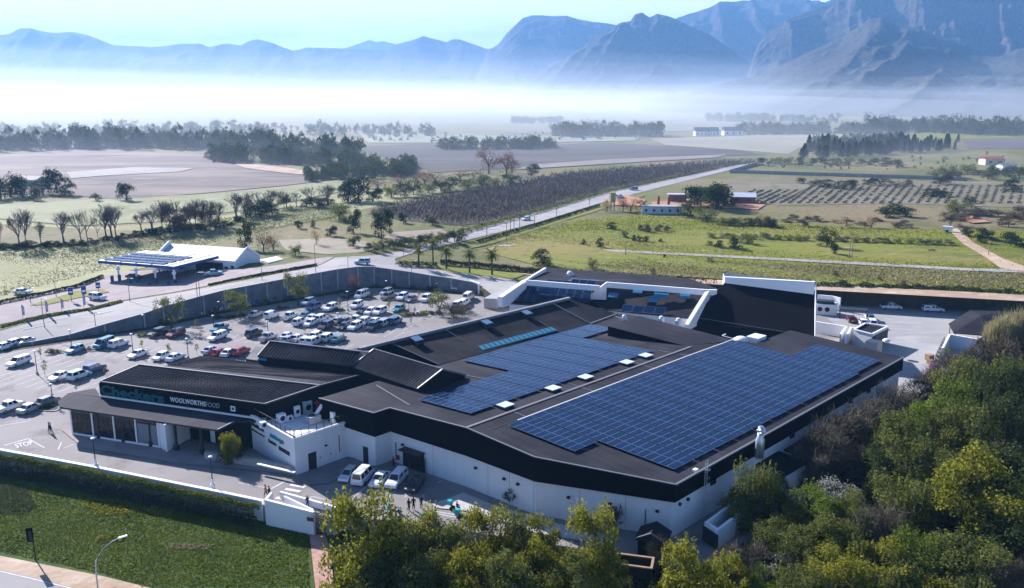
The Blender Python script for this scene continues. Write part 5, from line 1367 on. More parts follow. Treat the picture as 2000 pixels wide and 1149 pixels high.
# lawn, path and the road corner
drape('lawn', [(-60, 915), (0, 928), (150, 958), (300, 988), (520, 1012), (600, 1030), (606, 1060), (618, 1160), (620, 1260), (0, 1300), (-200, 1260), (-150, 900)], M['lawn'], .12, 4)
drape('brick_dust_path', [(604, 1040), (612, 1046), (634, 1046), (640, 1060), (648, 1100), (652, 1150), (655, 1250), (620, 1250), (616, 1150), (608, 1075)], M['path'], .2, 2)
drape('sandy_verge', [(-100, 1066), (0, 1088), (120, 1112), (200, 1128), (290, 1150), (330, 1170), (300, 1250), (-150, 1200)], M['sand'], .18, 4)
drape('street', [(-150, 1085), (0, 1116), (60, 1130), (140, 1150), (200, 1170), (200, 1300), (-200, 1280)], M['old_road'], .26, 4)
paint('edge_line', [PT(x, y) for x, y in ((-60, 1107), (0, 1120), (60, 1134), (130, 1151), (200, 1172))], T, .28, .16)

# ---------------- petrol station
zp = T(P(300, 540, 4).x, P(300, 540, 4).y)
def Z(px, py, h): return P(px, py, zp + h)
pc = [Z(191, 509, 5.2), Z(340, 521, 5.2), Z(427, 500, 5.2)]; pc.append(pc[0] + pc[2] - pc[1])
ps = empty('fuel_canopy', (pc[1].x, pc[1].y, zp), 0, 'flat white fuel station canopy with deep blue edge on pale columns', 'canopy')
PT_(ps, 'roof', mat('canopy_sheet', (.62, .62, .63), rough=.6, var=(.42, .43, .46), scale=.25, stretch=(.3, 2.2, 1)), lambda mb: tri_top(mb, [p + Vector((0, 0, .02)) for p in pc]))
PT_(ps, 'edge_band', M['blue'], lambda mb: mb.prism(pc, zp + 4.4, zp + 5.2))
cen = sum(pc, Vector()) / 4
for i in range(5): PT_(ps, 'roof_seam', M['gutter'], lambda mb: mb.beam(pc[0].lerp(pc[1], (i + .5) / 5) + Vector((0, 0, .06)), pc[3].lerp(pc[2], (i + .5) / 5) + Vector((0, 0, .06)), .14, .1))
cols = [(233, 549), (268, 552), (305, 555), (342, 558)]
for i, (x, y) in enumerate(cols):
    q = P(x, y, zp)
    PT_(ps, 'column', M['white_trim'], lambda mb: (mb.box(q, .45, .45, 4.4, .6), mb.box(q + Vector((0, 0, 3.2)), 1.1, .5, .6, .6)))
    lab = ['leftmost', 'second', 'third', 'rightmost'][i] + ' dark fuel pump pair under the blue edged canopy'
    r = empty('fuel_pump', q + Vector((-.3, -1.2, 0)), .6, lab, 'fuel pump', 'fuel pumps under the canopy')
    mb = MB(); mb.box((0, 0, 0), 3.4, 1.2, .16); mb.build('island', M['post_conc'], r)
    for k in (-1.0, .9):
        mb = MB(); mb.box((k, 0, .161), .8, .6, 1.7); mb.build('pump_body', mat('pump_blue', (.02, .10, .16), rough=.5), r)
        mb = MB(); mb.box((k, -.31, 1.2), .6, .04, .4); mb.build('display', M['glass_dark'], r)
pca = (pc[1] - pc[0]).normalized(); pcb = (pc[2] - pc[1]).normalized()
for k, lab in enumerate(('front', 'second', 'third', 'rear')):
    array(pc[0] + pca * .8 + pcb * (1.0 + k * 3.1), pca, pcb, lambda x, y: zp + 5.25, [((i + .5) * 2.35, j * 1.16 + .6) for i in range(9) for j in range(2)], lab + ' row of grey panels on the fuel canopy roof', 'panels on the fuel canopy', lift=.18)
sh = empty('fuel_shop', P(440, 525, zp), 0, 'white gabled fuel station shop with red brick base and dark glass front', 'building')
s_r0, s_r1 = Z(333, 476, 6.6), Z(482, 485, 6.6); s_e0, s_e1 = Z(308, 501, 3.9), Z(460, 511, 3.9); s_b1 = Z(508, 502, 3.9); s_b0 = s_e0 + (s_b1 - s_e1)
PT_(sh, 'roof', mat('pale_roof', (.5, .51, .53), rough=.6, var=(.42, .43, .46), scale=.2), lambda mb: (slab(mb, [s_e0, s_e1, s_r1, s_r0], .15), slab(mb, [s_r0, s_r1, s_b1, s_b0], .15)))
PT_(sh, 'wall', M['white_trim'], lambda mb: (skirt(mb, [s_e0 - Vector((0, 0, .16)), s_e1 - Vector((0, 0, .16)), s_r1 - Vector((0, 0, .16)), s_b1 - Vector((0, 0, .16)), s_b0 - Vector((0, 0, .16)), s_r0 - Vector((0, 0, .16))], zp - .3, None, 0, .12)))
PT_(sh, 'parapet', M['white_trim'], lambda mb: (mb.beam(s_e0 + Vector((-.3, 0, .3)), s_r0 + Vector((-.3, 0, .5)), .5, .9), mb.beam(s_e1 + Vector((.1, 0, .2)), s_r1 + Vector((.1, 0, .25)), .3, .5), mb.beam(s_r1 + Vector((.1, 0, .25)), s_b1 + Vector((.1, 0, .2)), .3, .5)))
sdir = (s_e1 - s_e0).normalized(); sno = Vector((sdir.y, -sdir.x, 0)); s_e1g = Vector((s_e1.x, s_e1.y, zp))
PT_(sh, 'glass_front', M['glass_dark'], lambda mb: mb.obox(s_e1g - sdir * 9.0 + sno * .12 + Vector((0, 0, 1.6)), sdir * 4.6, sno * .15, Vector((0, 0, 1.6))))
ed = (s_b1 - s_e1); ed.z = 0; ed.normalize(); en = Vector((ed.y, -ed.x, 0))
for k, (o_, d_, n_, t, z, w, h) in enumerate(((s_e1g, ed, en, 1.6, 1.3, .5, .9), (s_e1g, ed, en, 3.2, 1.3, .5, .9), (s_e1g, ed, en, 5.0, 1.3, .9, .9), (s_e1g, -sdir, sno, 1.2, 1.0, .8, 1.6), (s_e1g, -sdir, sno, 3.3, 0.0, 1.0, 2.2))):
    q = o_ + d_ * t + n_ * .06
    PT_(sh, 'window' if k < 4 else 'door', M['glass_dark'], lambda mb: mb.obox(q + Vector((0, 0, z + h / 2)), d_ * w / 2, n_ * .08, Vector((0, 0, h / 2))))
PT_(sh, 'brick_base', M['facebrick'], lambda mb: mb.obox(s_e1g + ed * 4 + en * .1 + Vector((0, 0, .45)), ed * 4.2, en * .12, Vector((0, 0, .45))))
wq0 = [Z(508, 507, 2.9), Z(524, 513, 2.9), Z(553, 506, 2.9), Z(540, 501, 2.9)]
PT_(sh, 'side_wing', M['white_trim'], lambda mb: mb.prism([Vector((p.x, p.y, zp + 2.9)) for p in wq0], zp + 1.5, None)); PT_(sh, 'side_wing_base', M['facebrick'], lambda mb: mb.prism([Vector((p.x, p.y, zp + 1.5)) for p in [q.lerp(sum(wq0, Vector()) / 4, .02) for q in wq0]], zp - .3, None))
PT_(sh, 'ramp_wall', M['white_trim'], lambda mb: mb.beam(P(447, 539, zp + .5), P(493, 526, zp + .8), .25, .9))
# flags and price boards
M['purple'] = mat('purple_cloth', (.22, .06, .30), rough=.8, var=(.75, .72, .8), scale=1.4)
for i, (x, y, h) in enumerate(((45, 623, 25), (91, 617, 27), (121, 609, 24), (164, 604, 28))):
    q = PT(x, y, .2); r = empty('feather_flag', q, 0, 'purple and white feather flag by the road, ' + ['leftmost of four', 'second from left', 'third from left', 'rightmost, tallest'][i], 'flag', 'feather flags beside the road')
    H = h / 7.6; mb = MB(); mb.tube([(0, 0, -.3), (0, 0, H)], .04, 6); mb.build('pole', M['gutter'], r)
    mb = MB(); pts = [(0.02, H * .2), (.55, H * .22), (.62, H * .6), (.5, H * .9), (.02, H)]
    mb.poly([(a, -.02, b) for a, b in pts]); mb.poly([(a, .02, b) for a, b in reversed(pts)]); 
    for (a, b), (c, d) in zip(pts, pts[1:] + pts[:1]): mb.poly([(a, -.02, b), (a, .02, b), (c, .02, d), (c, -.02, d)])
    mb.build('cloth', M['purple'], r)
for i, (x, y, h) in enumerate(((140, 590, 26), (166, 590, 29), (193, 574, 21))):
    q = PT(x, y, .2); r = empty('price_board', q, .3, 'dark blue fuel station board on a post, ' + ['leftmost', 'middle', 'rightmost'][i] + ' of three', 'sign', 'blue boards on the grass island'); H = h / 7.2
    mb = MB(); mb.box((0, 0, -.2), .14, .14, H * .5 + .2); mb.build('post', M['gutter'], r)
    mb = MB(); mb.box((0, 0, H * .45), 1.1, .18, H * .55); mb.build('board', M['blue'], r)
    mb = MB(); mb.box((0, -.12, H * .6), .8, .03, H * .12); mb.build('price_strip', M['sign_white'], r)

# ---------------- lamp posts and poles
def lamp(x, y, ytop, label, base_fn=None, kind='globe', group='car park lamp posts', name='lamp_post'):
    q = base_fn(x, y) if base_fn else P(x, y, 0)
    # height from the photograph
    lo, hi = 0.0, 20.0
    for _ in range(30):
        m_ = (lo + hi) / 2
        if world2px(q + Vector((0, 0, m_)))[1] > ytop: lo = m_
        else: hi = m_
    h = lo
    r = empty(name, q, 0, label, 'street lamp' if kind != 'pole' else 'utility pole', group)
    mb = MB(); mb.tube([(0, 0, -.2), (0, 0, h * .5), (0, 0, h)], [.09 if kind != 'pole' else .14, .07 if kind != 'pole' else .12, .05 if kind != 'pole' else .1], 6)
    mb.build('pole', M['dark_metal'] if kind == 'globe' else (M['wood'] if kind == 'pole' else M['gutter']), r)
    if kind == 'globe':
        mb = MB(); mb.ell((0, 0, h + .05), .34, .34, .12, 10, 5); mb.build('lamp_head', M['white_paint'], r, smooth=True)
        mb = MB(); mb.box((0, 0, 0), .35, .35, .5); mb.build('base', M['post_conc'], r)
    elif kind == 'arm':
        mb = MB(); mb.beam((0, 0, h), (.9, -.2, h + .15), .08); mb.build('arm', M['gutter'], r); mb = MB(); mb.beam((.8, -.18, h + .15), (1.5, -.35, h + .2), .28, .1); mb.build('lamp_head', M['white_paint'], r)
    else:
        mb = MB(); mb.beam((-.9, 0, h - .5), (.9, 0, h - .5), .12, .12); mb.build('cross_arm', M['wood'], r)
    return r
for x, y, yt, w in ((73, 731, 686, 'beside the parked white canopy pickup at far left'), (102, 775, 751, 'short one beside the blue car near the store corner'), (260, 689, 653, 'behind the white sedan in the third row'), (368, 700, 662, 'behind the ribbed store roof'), (282, 650, 616, 'on the shrub island left of the dark cars'), (418, 645, 617, 'behind the teal pickup'), (140, 678, 645, 'left of the hatchback on the shrub island'), (524, 656, 628, 'above the silver pickup with trailer'), (680, 607, 570, 'beside the autumn tree near the wall'), (661, 638, 612, 'in the crowded rows left of the middle'), (799, 614, 588, 'on the long shrub island at right'), (755, 573, 549, 'at the foot of the retaining wall'), (853, 566, 554, 'near the right end of the retaining wall'), (770, 630, 607, 'behind the front rows beside the dark suv'), (429, 618, 590, 'in the shade of the left wall tree')):
    lamp(x, y, yt, 'thin car park lamp ' + w)
for x, y, yt, w in ((188, 916, 857, 'left'), (416, 955, 893, 'right')):
    r = lamp(x, y, yt, 'white headed lamp on a striped foot along the boundary wall, ' + w + ' of two', group='lamps along the boundary wall')
    mb = MB(); mb.box((0, 0, .3), .5, .5, .5); mb.build('base_band', M['white_paint'], r); mb = MB(); mb.tube([(0, 0, .8), (0, 0, 1.5)], [.22, .1], 8); mb.build('base_cone', M['white_paint'], r)
for x, y, yt, w in ((87, 640, 584, 'nearest the left flags'), (386, 588, 533, 'left of twin poles before the canopy'), (391, 586, 533, 'right of twin poles before the canopy'), (617, 537, 478, 'left of the junction'), (680, 527, 503, 'above the corner of the retaining wall'), (788, 500, 478, 'at the junction mouth'), (804, 540, 511, 'among the palm shadows'), (60, 592, 563, 'behind the grass island at far left'), (110, 580, 553, 'behind the first blue board'), (254, 590, 545, 'before the forecourt entrance'), (187, 640, 612, 'short one on the road left of the wall tree'), (512, 548, 515, 'beside the fuel shop ramp')):
    lamp(x, y, yt, 'slender road lamp ' + w, lambda a, b: PT(a, b), 'arm', 'road lamps')
for i, (x, y, yt) in enumerate(((951, 467, 423), (989, 471, 434), (997, 453, 428), (1004, 455, 419), (1015, 444, 422), (1044, 444, 421), (1087, 424, 407), (1151, 402, 388), (1190, 389, 372), (932, 450, 425), (906, 462, 440), (1320, 352, 338), (1222, 500, 470), (1658, 505, 452), (1663, 506, 455), (1930, 500, 470))):
    lamp(x, y, yt, 'wooden utility pole ' + ('beside the open road, ' + ['nearest the junction', 'leftmost of the cluster', 'short one in the cluster', 'tallest of the cluster', 'behind the cluster', 'right of the white car', 'mid way up the road', 'near the tank tower', 'farther past the tank tower', 'on the orchard side, right', 'on the orchard side, left', 'far up the road'][i] if i < 12 else ['', '', '', '', '', '', '', '', '', '', '', '', 'in the pasture above the long track', 'left of the pair in the right pasture', 'right of the pair in the right pasture', 'by the dirt track at the right'][i]), lambda a, b: PT(a, b), 'pole', 'utility poles')
# traffic signal and curved street lamp on the lawn
q = PT(70, 1096); r = empty('traffic_signal', q, 0, 'back of a dark traffic signal on a pole by the sandy verge', 'traffic signal')
mb = MB(); mb.tube([(0, 0, -.2), (0, 0, 3.0)], .08, 8); mb.build('pole', M['dark_metal'], r)
mb = MB(); mb.box((-.3, 0, 2.6), .75, .1, 1.9, .3); mb.build('backing_board', M['fascia'], r); mb = MB(); mb.box((-.3, .1, 2.75), .32, .3, 1.3, .3); mb.build('signal_box', M['dark_metal'], r)
q = PT(192, 1156); r = empty('street_lamp', q, 0, 'pale curved street lamp rising in front of the lawn at the bottom edge', 'street lamp')
mb = MB(); mb.tube([(0, 0, -.3), (0, 0, 2.6), (.1, .1, 3.9), (.7, .6, 5.1), (1.7, 1.3, 5.75), (2.3, 1.7, 5.9)], [.1, .09, .08, .07, .06, .06], 8); mb.build('pole', mat('pale_pole', (.5, .52, .52), rough=.5), r, smooth=True)
mb = MB(); mb.obox((2.6, 1.9, 5.95), (.4, .28, .02), (-.08, .12, 0), (0, 0, .07)); mb.build('lamp_head', M['white_paint'], r)

# ---------------- service yard
def ywall(name, pts, h, label, cat='wall', mt='white', w=.3, z=0.0):
    r = empty(name, (pts[0].x, pts[0].y, z), 0, label, cat)
    for a, b in zip(pts, pts[1:]):
        d = (b - a).normalized(); n = Vector((-d.y, d.x, 0)) * w / 2; mb = MB(r.location); mb.prism([a - n, b - n, b + n, a + n], z, z + h); mb.build('wall_panel', M[mt], r)
        mb = MB(r.location); mb.beam(Vector((a.x, a.y, z + h + .05)), Vector((b.x, b.y, z + h + .05)), w + .1, .1); mb.build('coping', M['white_trim'], r)
    return r
ywall('yard_wall', [P(1595, 600, 0), P(1625, 603, 0), P(1640, 607, 0)], 3.2, 'white yard wall with plant beside the black hall, farthest of the yard walls')
ywall('yard_wall', [P(1592, 650, 0), P(1651, 660, 0), P(1640, 676, 0)], 2.6, 'white yard wall directly right of the black hall base')
r = ywall('bin_store', [P(1648, 690, 0), P(1660, 665, 0), P(1700, 672, 0)], 3.0, 'white walled open bin store left of the black roofed store', 'bin store')
k1 = [W(1668, 646, 3.4), W(1690, 633.5, 3.4), W(1733, 640, 3.4), W(1703, 655, 3.4)]
r = empty('yard_store', (k1[0].x, k1[0].y, 0), 0, 'white yard store with flat dark roof and louvred right side', 'store building')
PT_(r, 'wall', M['white'], lambda mb: mb.prism([Vector((p.x, p.y, 3.6)) for p in k1], 0, None, cap=False)); PT_(r, 'roof', M['roof_dark'], lambda mb: tri_top(mb, [Vector((p.x, p.y, 3.35)) for p in k1]))
PT_(r, 'coping', M['white_trim'], lambda mb: [mb.beam(Vector((a.x, a.y, 3.68)), Vector((b.x, b.y, 3.68)), .35, .15) for a, b in zip(k1, k1[1:] + k1[:1])])
for k in range(6): PT_(r, 'louvre', M['dark_metal'], lambda mb: mb.obox(k1[3].lerp(k1[2], (k + .5) / 6) + Vector((.15, -.12, 1.6 - 3.4)), (k1[2] - k1[3]) / 14, Vector((.05, -.1, 0)), Vector((0, 0, 1.4))))
r = empty('machine_hood', P(1707, 668, 3.0), AX, 'beige flat plant roof above the far edge of the big roof', 'plant box'); mb = MB(); mb.box((0, 0, -2.9), 2.6, 2.6, 3.1); mb.build('casing', mat('beige_panel', (.5, .45, .4), rough=.7), r); mb = MB(); mb.ell((2.4, -1.6, .1), .8, .8, .5, 10, 5); mb.build('hood', M['white_paint'], r)
r = empty('yard_plant_block', P(1610, 612, 0), -.3, 'white equipment block with two dark fans beside the black hall', 'plant box'); mb = MB(); mb.box((0, 0, 0), 5.5, 3.5, 2.6); mb.build('casing', M['white'], r); mb = MB(); mb.box((0, 0, 2.6), 4.2, 2.4, .7); mb.build('roof_box', M['dark_metal'], r)
for k in (-1.2, .5):
    mb = MB(); mb.tube([(k, -1.75, 1.4), (k, -1.82, 1.4)], .6, 12); mb.build('fan', M['dark_metal'], r)
r = empty('carport', P(1665, 622, 0), -.3, 'dark slatted carport roof in the yard by the white cars', 'carport'); mb = MB(); mb.box((0, 0, 2.3), 6.5, 3.0, .14); mb.build('roof', M['dark_metal'], r)
for a, b in ((-3, -1.3), (3, -1.3), (-3, 1.3), (3, 1.3)):
    mb = MB(); mb.box((a, b, 0), .12, .12, 2.3); mb.build('post', M['dark_metal'], r)
# pavilion with hipped dark roof
pv = [W(1853, 632, 3.2), W(1895, 606, 3.2), W(1962, 608, 3.2), W(1978, 632, 3.2), W(1935, 656, 3.2), W(1863, 650, 3.2)]
r = empty('pavilion', (pv[5].x, pv[5].y, 0), 0, 'open sided pavilion with faceted black roof at the right of the yard', 'pavilion')
apex = sum(pv, Vector()) / 6 + Vector((0, 0, 1.6))
def pav(mb):
    for a, b in zip(pv, pv[1:] + pv[:1]):
        mb.poly([a, b, apex]); mb.poly([b - Vector((0, 0, .2)), a - Vector((0, 0, .2)), apex - Vector((0, 0, .2))]); mb.poly([a - Vector((0, 0, .2)), b - Vector((0, 0, .2)), b, a])
PT_(r, 'roof', M['roof_dark'], pav)
for a in pv: PT_(r, 'post', M['wood'], lambda mb: mb.box(Vector((a.x, a.y, 0)).lerp(Vector((apex.x, apex.y, 0)), .05), .2, .2, 3.1))
PT_(r, 'screen_wall', M['dark_wall'], lambda mb: [mb.prism([Vector((*a.xy, 0)).lerp(Vector((apex.x, apex.y, 0)), .1), Vector((*b.xy, 0)).lerp(Vector((apex.x, apex.y, 0)), .1), Vector((*b.xy, 0)).lerp(Vector((apex.x, apex.y, 0)), .13), Vector((*a.xy, 0)).lerp(Vector((apex.x, apex.y, 0)), .13)], 0, 2.9) for a, b in ((pv[4], pv[3]), (pv[1], pv[2]))])
r = ywall('bin_enclosure', [P(1838, 706, 0), P(1852, 678, 0), P(1905, 688, 0)], 2.8, 'white walled enclosure with a black mesh side and yellow bin in the yard', 'enclosure')
mb = MB(r.location); a, b = P(1826, 716, 0), P(1842, 683, 0)
for z in (.1, 1.0, 1.9, 2.8): mb.beam(a + Vector((0, 0, z)), b + Vector((0, 0, z)), .1)
for k in range(6): q = a.lerp(b, k / 5); mb.beam(q, q + Vector((0, 0, 2.9)), .1)
mb.build('mesh_screen', M['dark_metal'], r)
def crate(name, px, py, sx, sy, sz, m, label, cat, rz=.4):
    r = empty(name, P(px, py, 0), rz, label, cat); mb = MB(); mb.box((0, 0, .05), sx, sy, sz); mb.build('body', m, r); mb = MB(); mb.box((0, 0, sz + .052), sx + .1, sy + .1, .1); mb.build('lid', m, r)
crate('waste_bin', 1846, 695, 1.3, 1.1, 1.5, mat('yellow_plastic', (.65, .5, .02), rough=.5), 'bright yellow waste bin inside the white enclosure', 'bin')
crate('waste_bin', 1858, 699, 1.3, 1.1, .7, mat('blue_plastic', (.05, .15, .5), rough=.5), 'low blue bin next to the yellow bin', 'bin')
crate('pallet_stack', 1815, 703, 1.4, 1.2, 1.0, M['wood'], 'stack of wooden pallets outside the white enclosure', 'pallets'); crate('pallet_stack', 1818, 711, 1.2, 1.2, .6, M['wood'], 'lower pile of pallets before the pallet stack', 'pallets')
crate('red_blue_crate', 1824, 727, 1.3, 1.2, 1.6, mat('red_blue', (.4, .05, .06), var=(.03, .06, .3), scale=1.2), 'red and blue cage crate at the yard edge near the bushes', 'crate')
for i, (x, y) in enumerate(((1685, 598), (1709, 630), (555, 564), (1700, 599))):
    pass
# dark hut, skip and annex things at the near corner
h0 = [W(1244, 1054, 2.6), W(1262, 1030, 3.4), W(1308, 1040, 2.6), W(1300, 1070, 2.6)]
r = empty('garden_hut', P(1275, 1085, 0), 0, 'small black gabled hut at the near corner of the supermarket', 'hut')
hq = P(1275, 1078, 0)
def hut(mb):
    c = hq; d = Vector((.9, -.35, 0)); e = Vector((.35, .9, 0))
    a = c - d * 2.0 - e * 1.6; b = c + d * 2.0 - e * 1.6; f = c + d * 2.0 + e * 1.8; g = c - d * 2.0 + e * 1.8; m0 = c - e * 1.6; m1 = c + e * 1.8
    up = Vector((0, 0, 2.2)); tp_ = Vector((0, 0, 3.2))
    mb.poly([a + up, m0 + tp_, m1 + tp_, g + up]); mb.poly([m0 + tp_, b + up, f + up, m1 + tp_]); mb.poly([a + up - Vector((0, 0, .2)), b + up - Vector((0, 0, .2)), b + up, m0 + tp_, a + up])
PT_(r, 'roof', M['roof_dark'], hut)
PT_(r, 'wall', M['dark_wall'], lambda mb: mb.box(hq, 3.2, 2.6, 2.3, -.37))
PT_(r, 'roof_edge_trim', M['gutter'], lambda mb: (mb.beam(hq + Vector((-2.36, -.74, 2.2)), hq + Vector((-.56, -1.44, 3.2)), .15, .1), mb.beam(hq + Vector((-.56, -1.44, 3.2)), hq + Vector((1.24, -2.14, 2.2)), .15, .1)))
q = P(1238, 1132, -1.2); r = empty('timber_skip', q, -.25, 'dark open skip with a yellow timber rim under the trees', 'skip')
mb = MB()
for s in (-1, 1): mb.box((s * 2.0, 0, 0), .1, 2.2, 2.3)
for s in (-1, 1): mb.box((0, s * 1.05, 0), 3.89, .1, 2.3)
mb.build('side', M['dark_metal'], r); mb = MB(); mb.box((0, 0, .2), 3.8, 1.9, .1); mb.build('floor', M['fascia'], r)
mb = MB()
for s in (-1, 1): mb.box((s * 2.05, 0, 2.3), .3, 2.6, .16)
for s in (-1, 1): mb.box((0, s * 1.15, 2.3), 3.78, .3, .16)
mb.build('timber_rim', M['wood'], r)
# farm buildings beyond the pasture
def house(name, px, py, w, d, h, rz, label, roofm, wallm, rh=1.6, nwin=3, gabl=True):
    q = PT(px, py); r = empty(name, q, rz, label, 'building'); mb = MB(); mb.box((0, 0, -.5), w, d, h + .5); mb.build('wall', wallm, r)
    if gabl:
        mb = MB(); o = .4; a, b = w / 2 + o, d / 2 + o
        for s in (-1, 1):
            pts = [(-a, s * b, h - .1), (a, s * b, h - .1), (a, 0, h + rh), (-a, 0, h + rh)]
            mb.poly(pts if s < 0 else pts[::-1])
        for s in (-1, 1): mb.poly([(s * w / 2, -d / 2, h), (s * w / 2, d / 2, h), (s * w / 2, 0, h + rh - .1)][::s])
        mb.build('roof', roofm, r)
    else:
        mb = MB(); mb.box((0, 0, h), w + .5, d + .5, .35); mb.build('roof', roofm, r)
    for i in range(nwin):
        mb = MB(); mb.box(((i + .5) / nwin * w - w / 2, -d / 2 - .03, h * .35), w / nwin * .3, .06, h * .35); mb.build('window', M['glass_dark'], r)
    return r
terr = mat('terracotta', (.30, .12, .07), rough=.9); 
house('cottage', 1292, 417, 16, 5, 2.9, -.12, 'long low white cottage with flat roof left of the big dark tree', mat('grey_flat', (.3, .3, .3)), mat('whitewash', (.55, .62, .64), var=(.4, .5, .52), scale=.3), gabl=False, nwin=5)
for x in (1286, 1306): 
    q = PT(x, 412); r = empty('chimney_stack', q + Vector((0, 1, 0)), 0, 'brick chimney of the white cottage, ' + ('left' if x < 1300 else 'right'), 'chimney'); mb = MB(); mb.box((0, 0, 0), 1.0, 1.0, 6.0); mb.build('stack', M['facebrick'], r)
house('brick_shed', 1322, 394, 8, 5, 3.2, -.1, 'red brick shed behind the cottage', mat('tin_roof', (.4, .4, .42)), M['facebrick'], nwin=1, gabl=False); house('brick_shed', 1449, 396, 11, 6, 3.0, -.15, 'red shed with white roof right of the big dark tree', M['white_trim'], M['facebrick'], nwin=2)
house('farmhouse', 62, 362, 14, 8, 3.4, -.3, 'pale farmhouse among the trees at far left', mat('pale_tiles', (.35, .3, .26)), mat('cream_wall', (.5, .47, .4)), nwin=3)
q = PT(1196, 412); r = empty('water_tower', q, 0, 'yellow cylindrical tank on a blue stand beside the road', 'tank'); mb = MB(); mb.tube([(0, 0, 3.6), (0, 0, 7.8)], 1.25, 14); mb.build('tank', mat('yellow_tank', (.42, .33, .16), rough=.7), r)
mb = MB()
for a in range(4): mb.box((.95 * cos(a * pi / 2 + .7), .95 * sin(a * pi / 2 + .7), -.2), .4, .4, 3.8)
mb.build('stand', mat('blue_stand', (.08, .16, .22)), r)
for i, (x, y, w, c) in enumerate(((1368, 264, 26, 'left'), (1392, 264, 20, 'middle'), (1430, 263, 40, 'right'))):
    house('manor_house', x, y + 1.5, w * .55, 9, 5, .1, 'distant white gabled manor house on the plain, ' + c + ' of three', mat('slate', (.12, .12, .13)), M['white_trim'], 4.5, 3)
house('farmhouse', 1936, 322, 14, 8, 4, .1, 'small orange roofed farmhouse among trees at far right', terr, mat('cream_wall2', (.5, .45, .36)), nwin=2); house('farmhouse', 1965, 334, 10, 7, 3.5, .1, 'white farmhouse below the orange roofed one', mat('grey_tile', (.25, .25, .26)), M['white_trim'], nwin=2)
house('greenhouse_shed', 1560, 345, 1, 1, 1, 0, 'tiny shed', terr, terr) if False else None
for i, (x0, y0, x1, y1) in enumerate(((1425, 338, 1800, 350), (1800, 350, 1890, 354), (1425, 338, 1480, 322))):
    a, b = PT(x0, y0), PT(x1, y1); n = max(2, int((b - a).length / 8)); mb = MB(a)
    r = empty('field_wall', a, 0, ['long blue grey field wall across the right fields', 'short blue grey field wall at the farm', 'blue grey wall along the bend of the road'][i], 'wall')
    for k in range(n):
        p, q = a.lerp(b, k / n), a.lerp(b, (k + .98) / n); mb = MB(a); mb.beam((p.x, p.y, ZF + .9), (q.x, q.y, ZF + .9), .25, 2.2); mb.build('wall_panel', mat('field_wall', (.2, .22, .24)) if (i == 0 and k == 0) else bpy.data.materials['field_wall'], r)
# ================================================================ VEHICLES
def paintm(name, c, metal=.0): return mat('car_' + name, c, rough=.28, spec=.5, coat=.6, metal=metal)
CP = {'white': paintm('white', (.78, .79, .80)), 'silver': paintm('silver', (.45, .47, .50), .3), 'grey': paintm('grey', (.12, .13, .145), .2), 'dark': paintm('dark', (.018, .02, .026)), 'blue': paintm('blue', (.03, .09, .22)),
      'teal': paintm('teal', (.06, .22, .28)), 'red': paintm('red', (.42, .02, .03)), 'maroon': paintm('maroon', (.12, .012, .018)), 'cream': paintm('cream', (.6, .58, .40)), 'pale blue': paintm('pale_blue', (.30, .42, .5)), 'dark green': paintm('dark_green', (.015, .035, .03))}
M['tyre'] = mat('tyre', (.012, .012, .012), rough=.9); M['rim'] = mat('rim', (.35, .36, .38), rough=.4, metal=.6)
M['cglass'] = mat('car_glass', (.012, .015, .02), rough=.06, spec=.7); M['head'] = mat('headlight_glass', (.7, .72, .75), rough=.15); M['tail'] = mat('tail_light_red', (.35, .01, .01), rough=.3); M['plate'] = mat('number_plate', (.7, .65, .4), rough=.5)
KINDS = {  # length, half width, body profile, cabin (bottom x0 x1, top x2 x3, z belt, z roof), extras
 'hatchback': (3.9, .84, [(-1.95, .28), (-1.97, .62), (-1.88, .92), (.85, .94), (1.55, .84), (1.88, .68), (1.95, .42), (1.93, .26)], (-1.86, 1.0, -1.55, .25, .9, 1.46)),
 'sedan': (4.4, .87, [(-2.2, .3), (-2.22, .65), (-2.12, .93), (-1.5, .96), (1.0, .93), (1.8, .82), (2.15, .66), (2.2, .42), (2.17, .27)], (-1.7, 1.05, -1.0, .3, .9, 1.42)),
 'suv': (4.5, .92, [(-2.25, .36), (-2.27, .75), (-2.2, 1.05), (1.1, 1.07), (1.9, .98), (2.2, .8), (2.25, .5), (2.22, .34)], (-2.18, 1.15, -1.9, .45, 1.03, 1.72)),
 'minibus': (4.9, .92, [(-2.45, .34), (-2.47, .8), (-2.42, 1.1), (1.5, 1.12), (2.15, 1.0), (2.42, .7), (2.45, .45), (2.42, .3)], (-2.42, 1.85, -2.3, 1.1, 1.08, 2.0)),
 'van': (4.3, .88, [(-2.15, .32), (-2.17, .8), (-2.12, 1.2), (.9, 1.2), (1.75, 1.0), (2.1, .75), (2.15, .45), (2.12, .3)], (-2.12, 1.2, -2.05, .45, 1.16, 1.82)),
 'pickup': (5.0, .9, [(-2.5, .45), (-2.5, .98), (-2.46, 1.03), (1.2, 1.05), (2.1, .97), (2.45, .8), (2.5, .5), (2.47, .36)], (-.95, 1.3, -.7, .55, 1.0, 1.7)),
 'canopy pickup': (5.0, .9, [(-2.5, .45), (-2.5, .98), (-2.46, 1.03), (1.2, 1.05), (2.1, .97), (2.45, .8), (2.5, .5), (2.47, .36)], (-.6, 1.3, -.55, .55, 1.0, 1.7)),
}
def frustum(mb, b0, b1, t0_, t1_, z0, z1, w0, w1):
    n = len(mb.v)
    mb.v += [Vector(p) for p in ((b0, -w0, z0), (b1, -w0, z0), (b1, w0, z0), (b0, w0, z0), (t0_, -w1, z1), (t1_, -w1, z1), (t1_, w1, z1), (t0_, w1, z1))]
    for f in ((4, 5, 6, 7), (0, 1, 5, 4), (1, 2, 6, 5), (2, 3, 7, 6), (3, 0, 4, 7)): mb.f.append(tuple(n + i for i in f)); mb.mi.append(0)
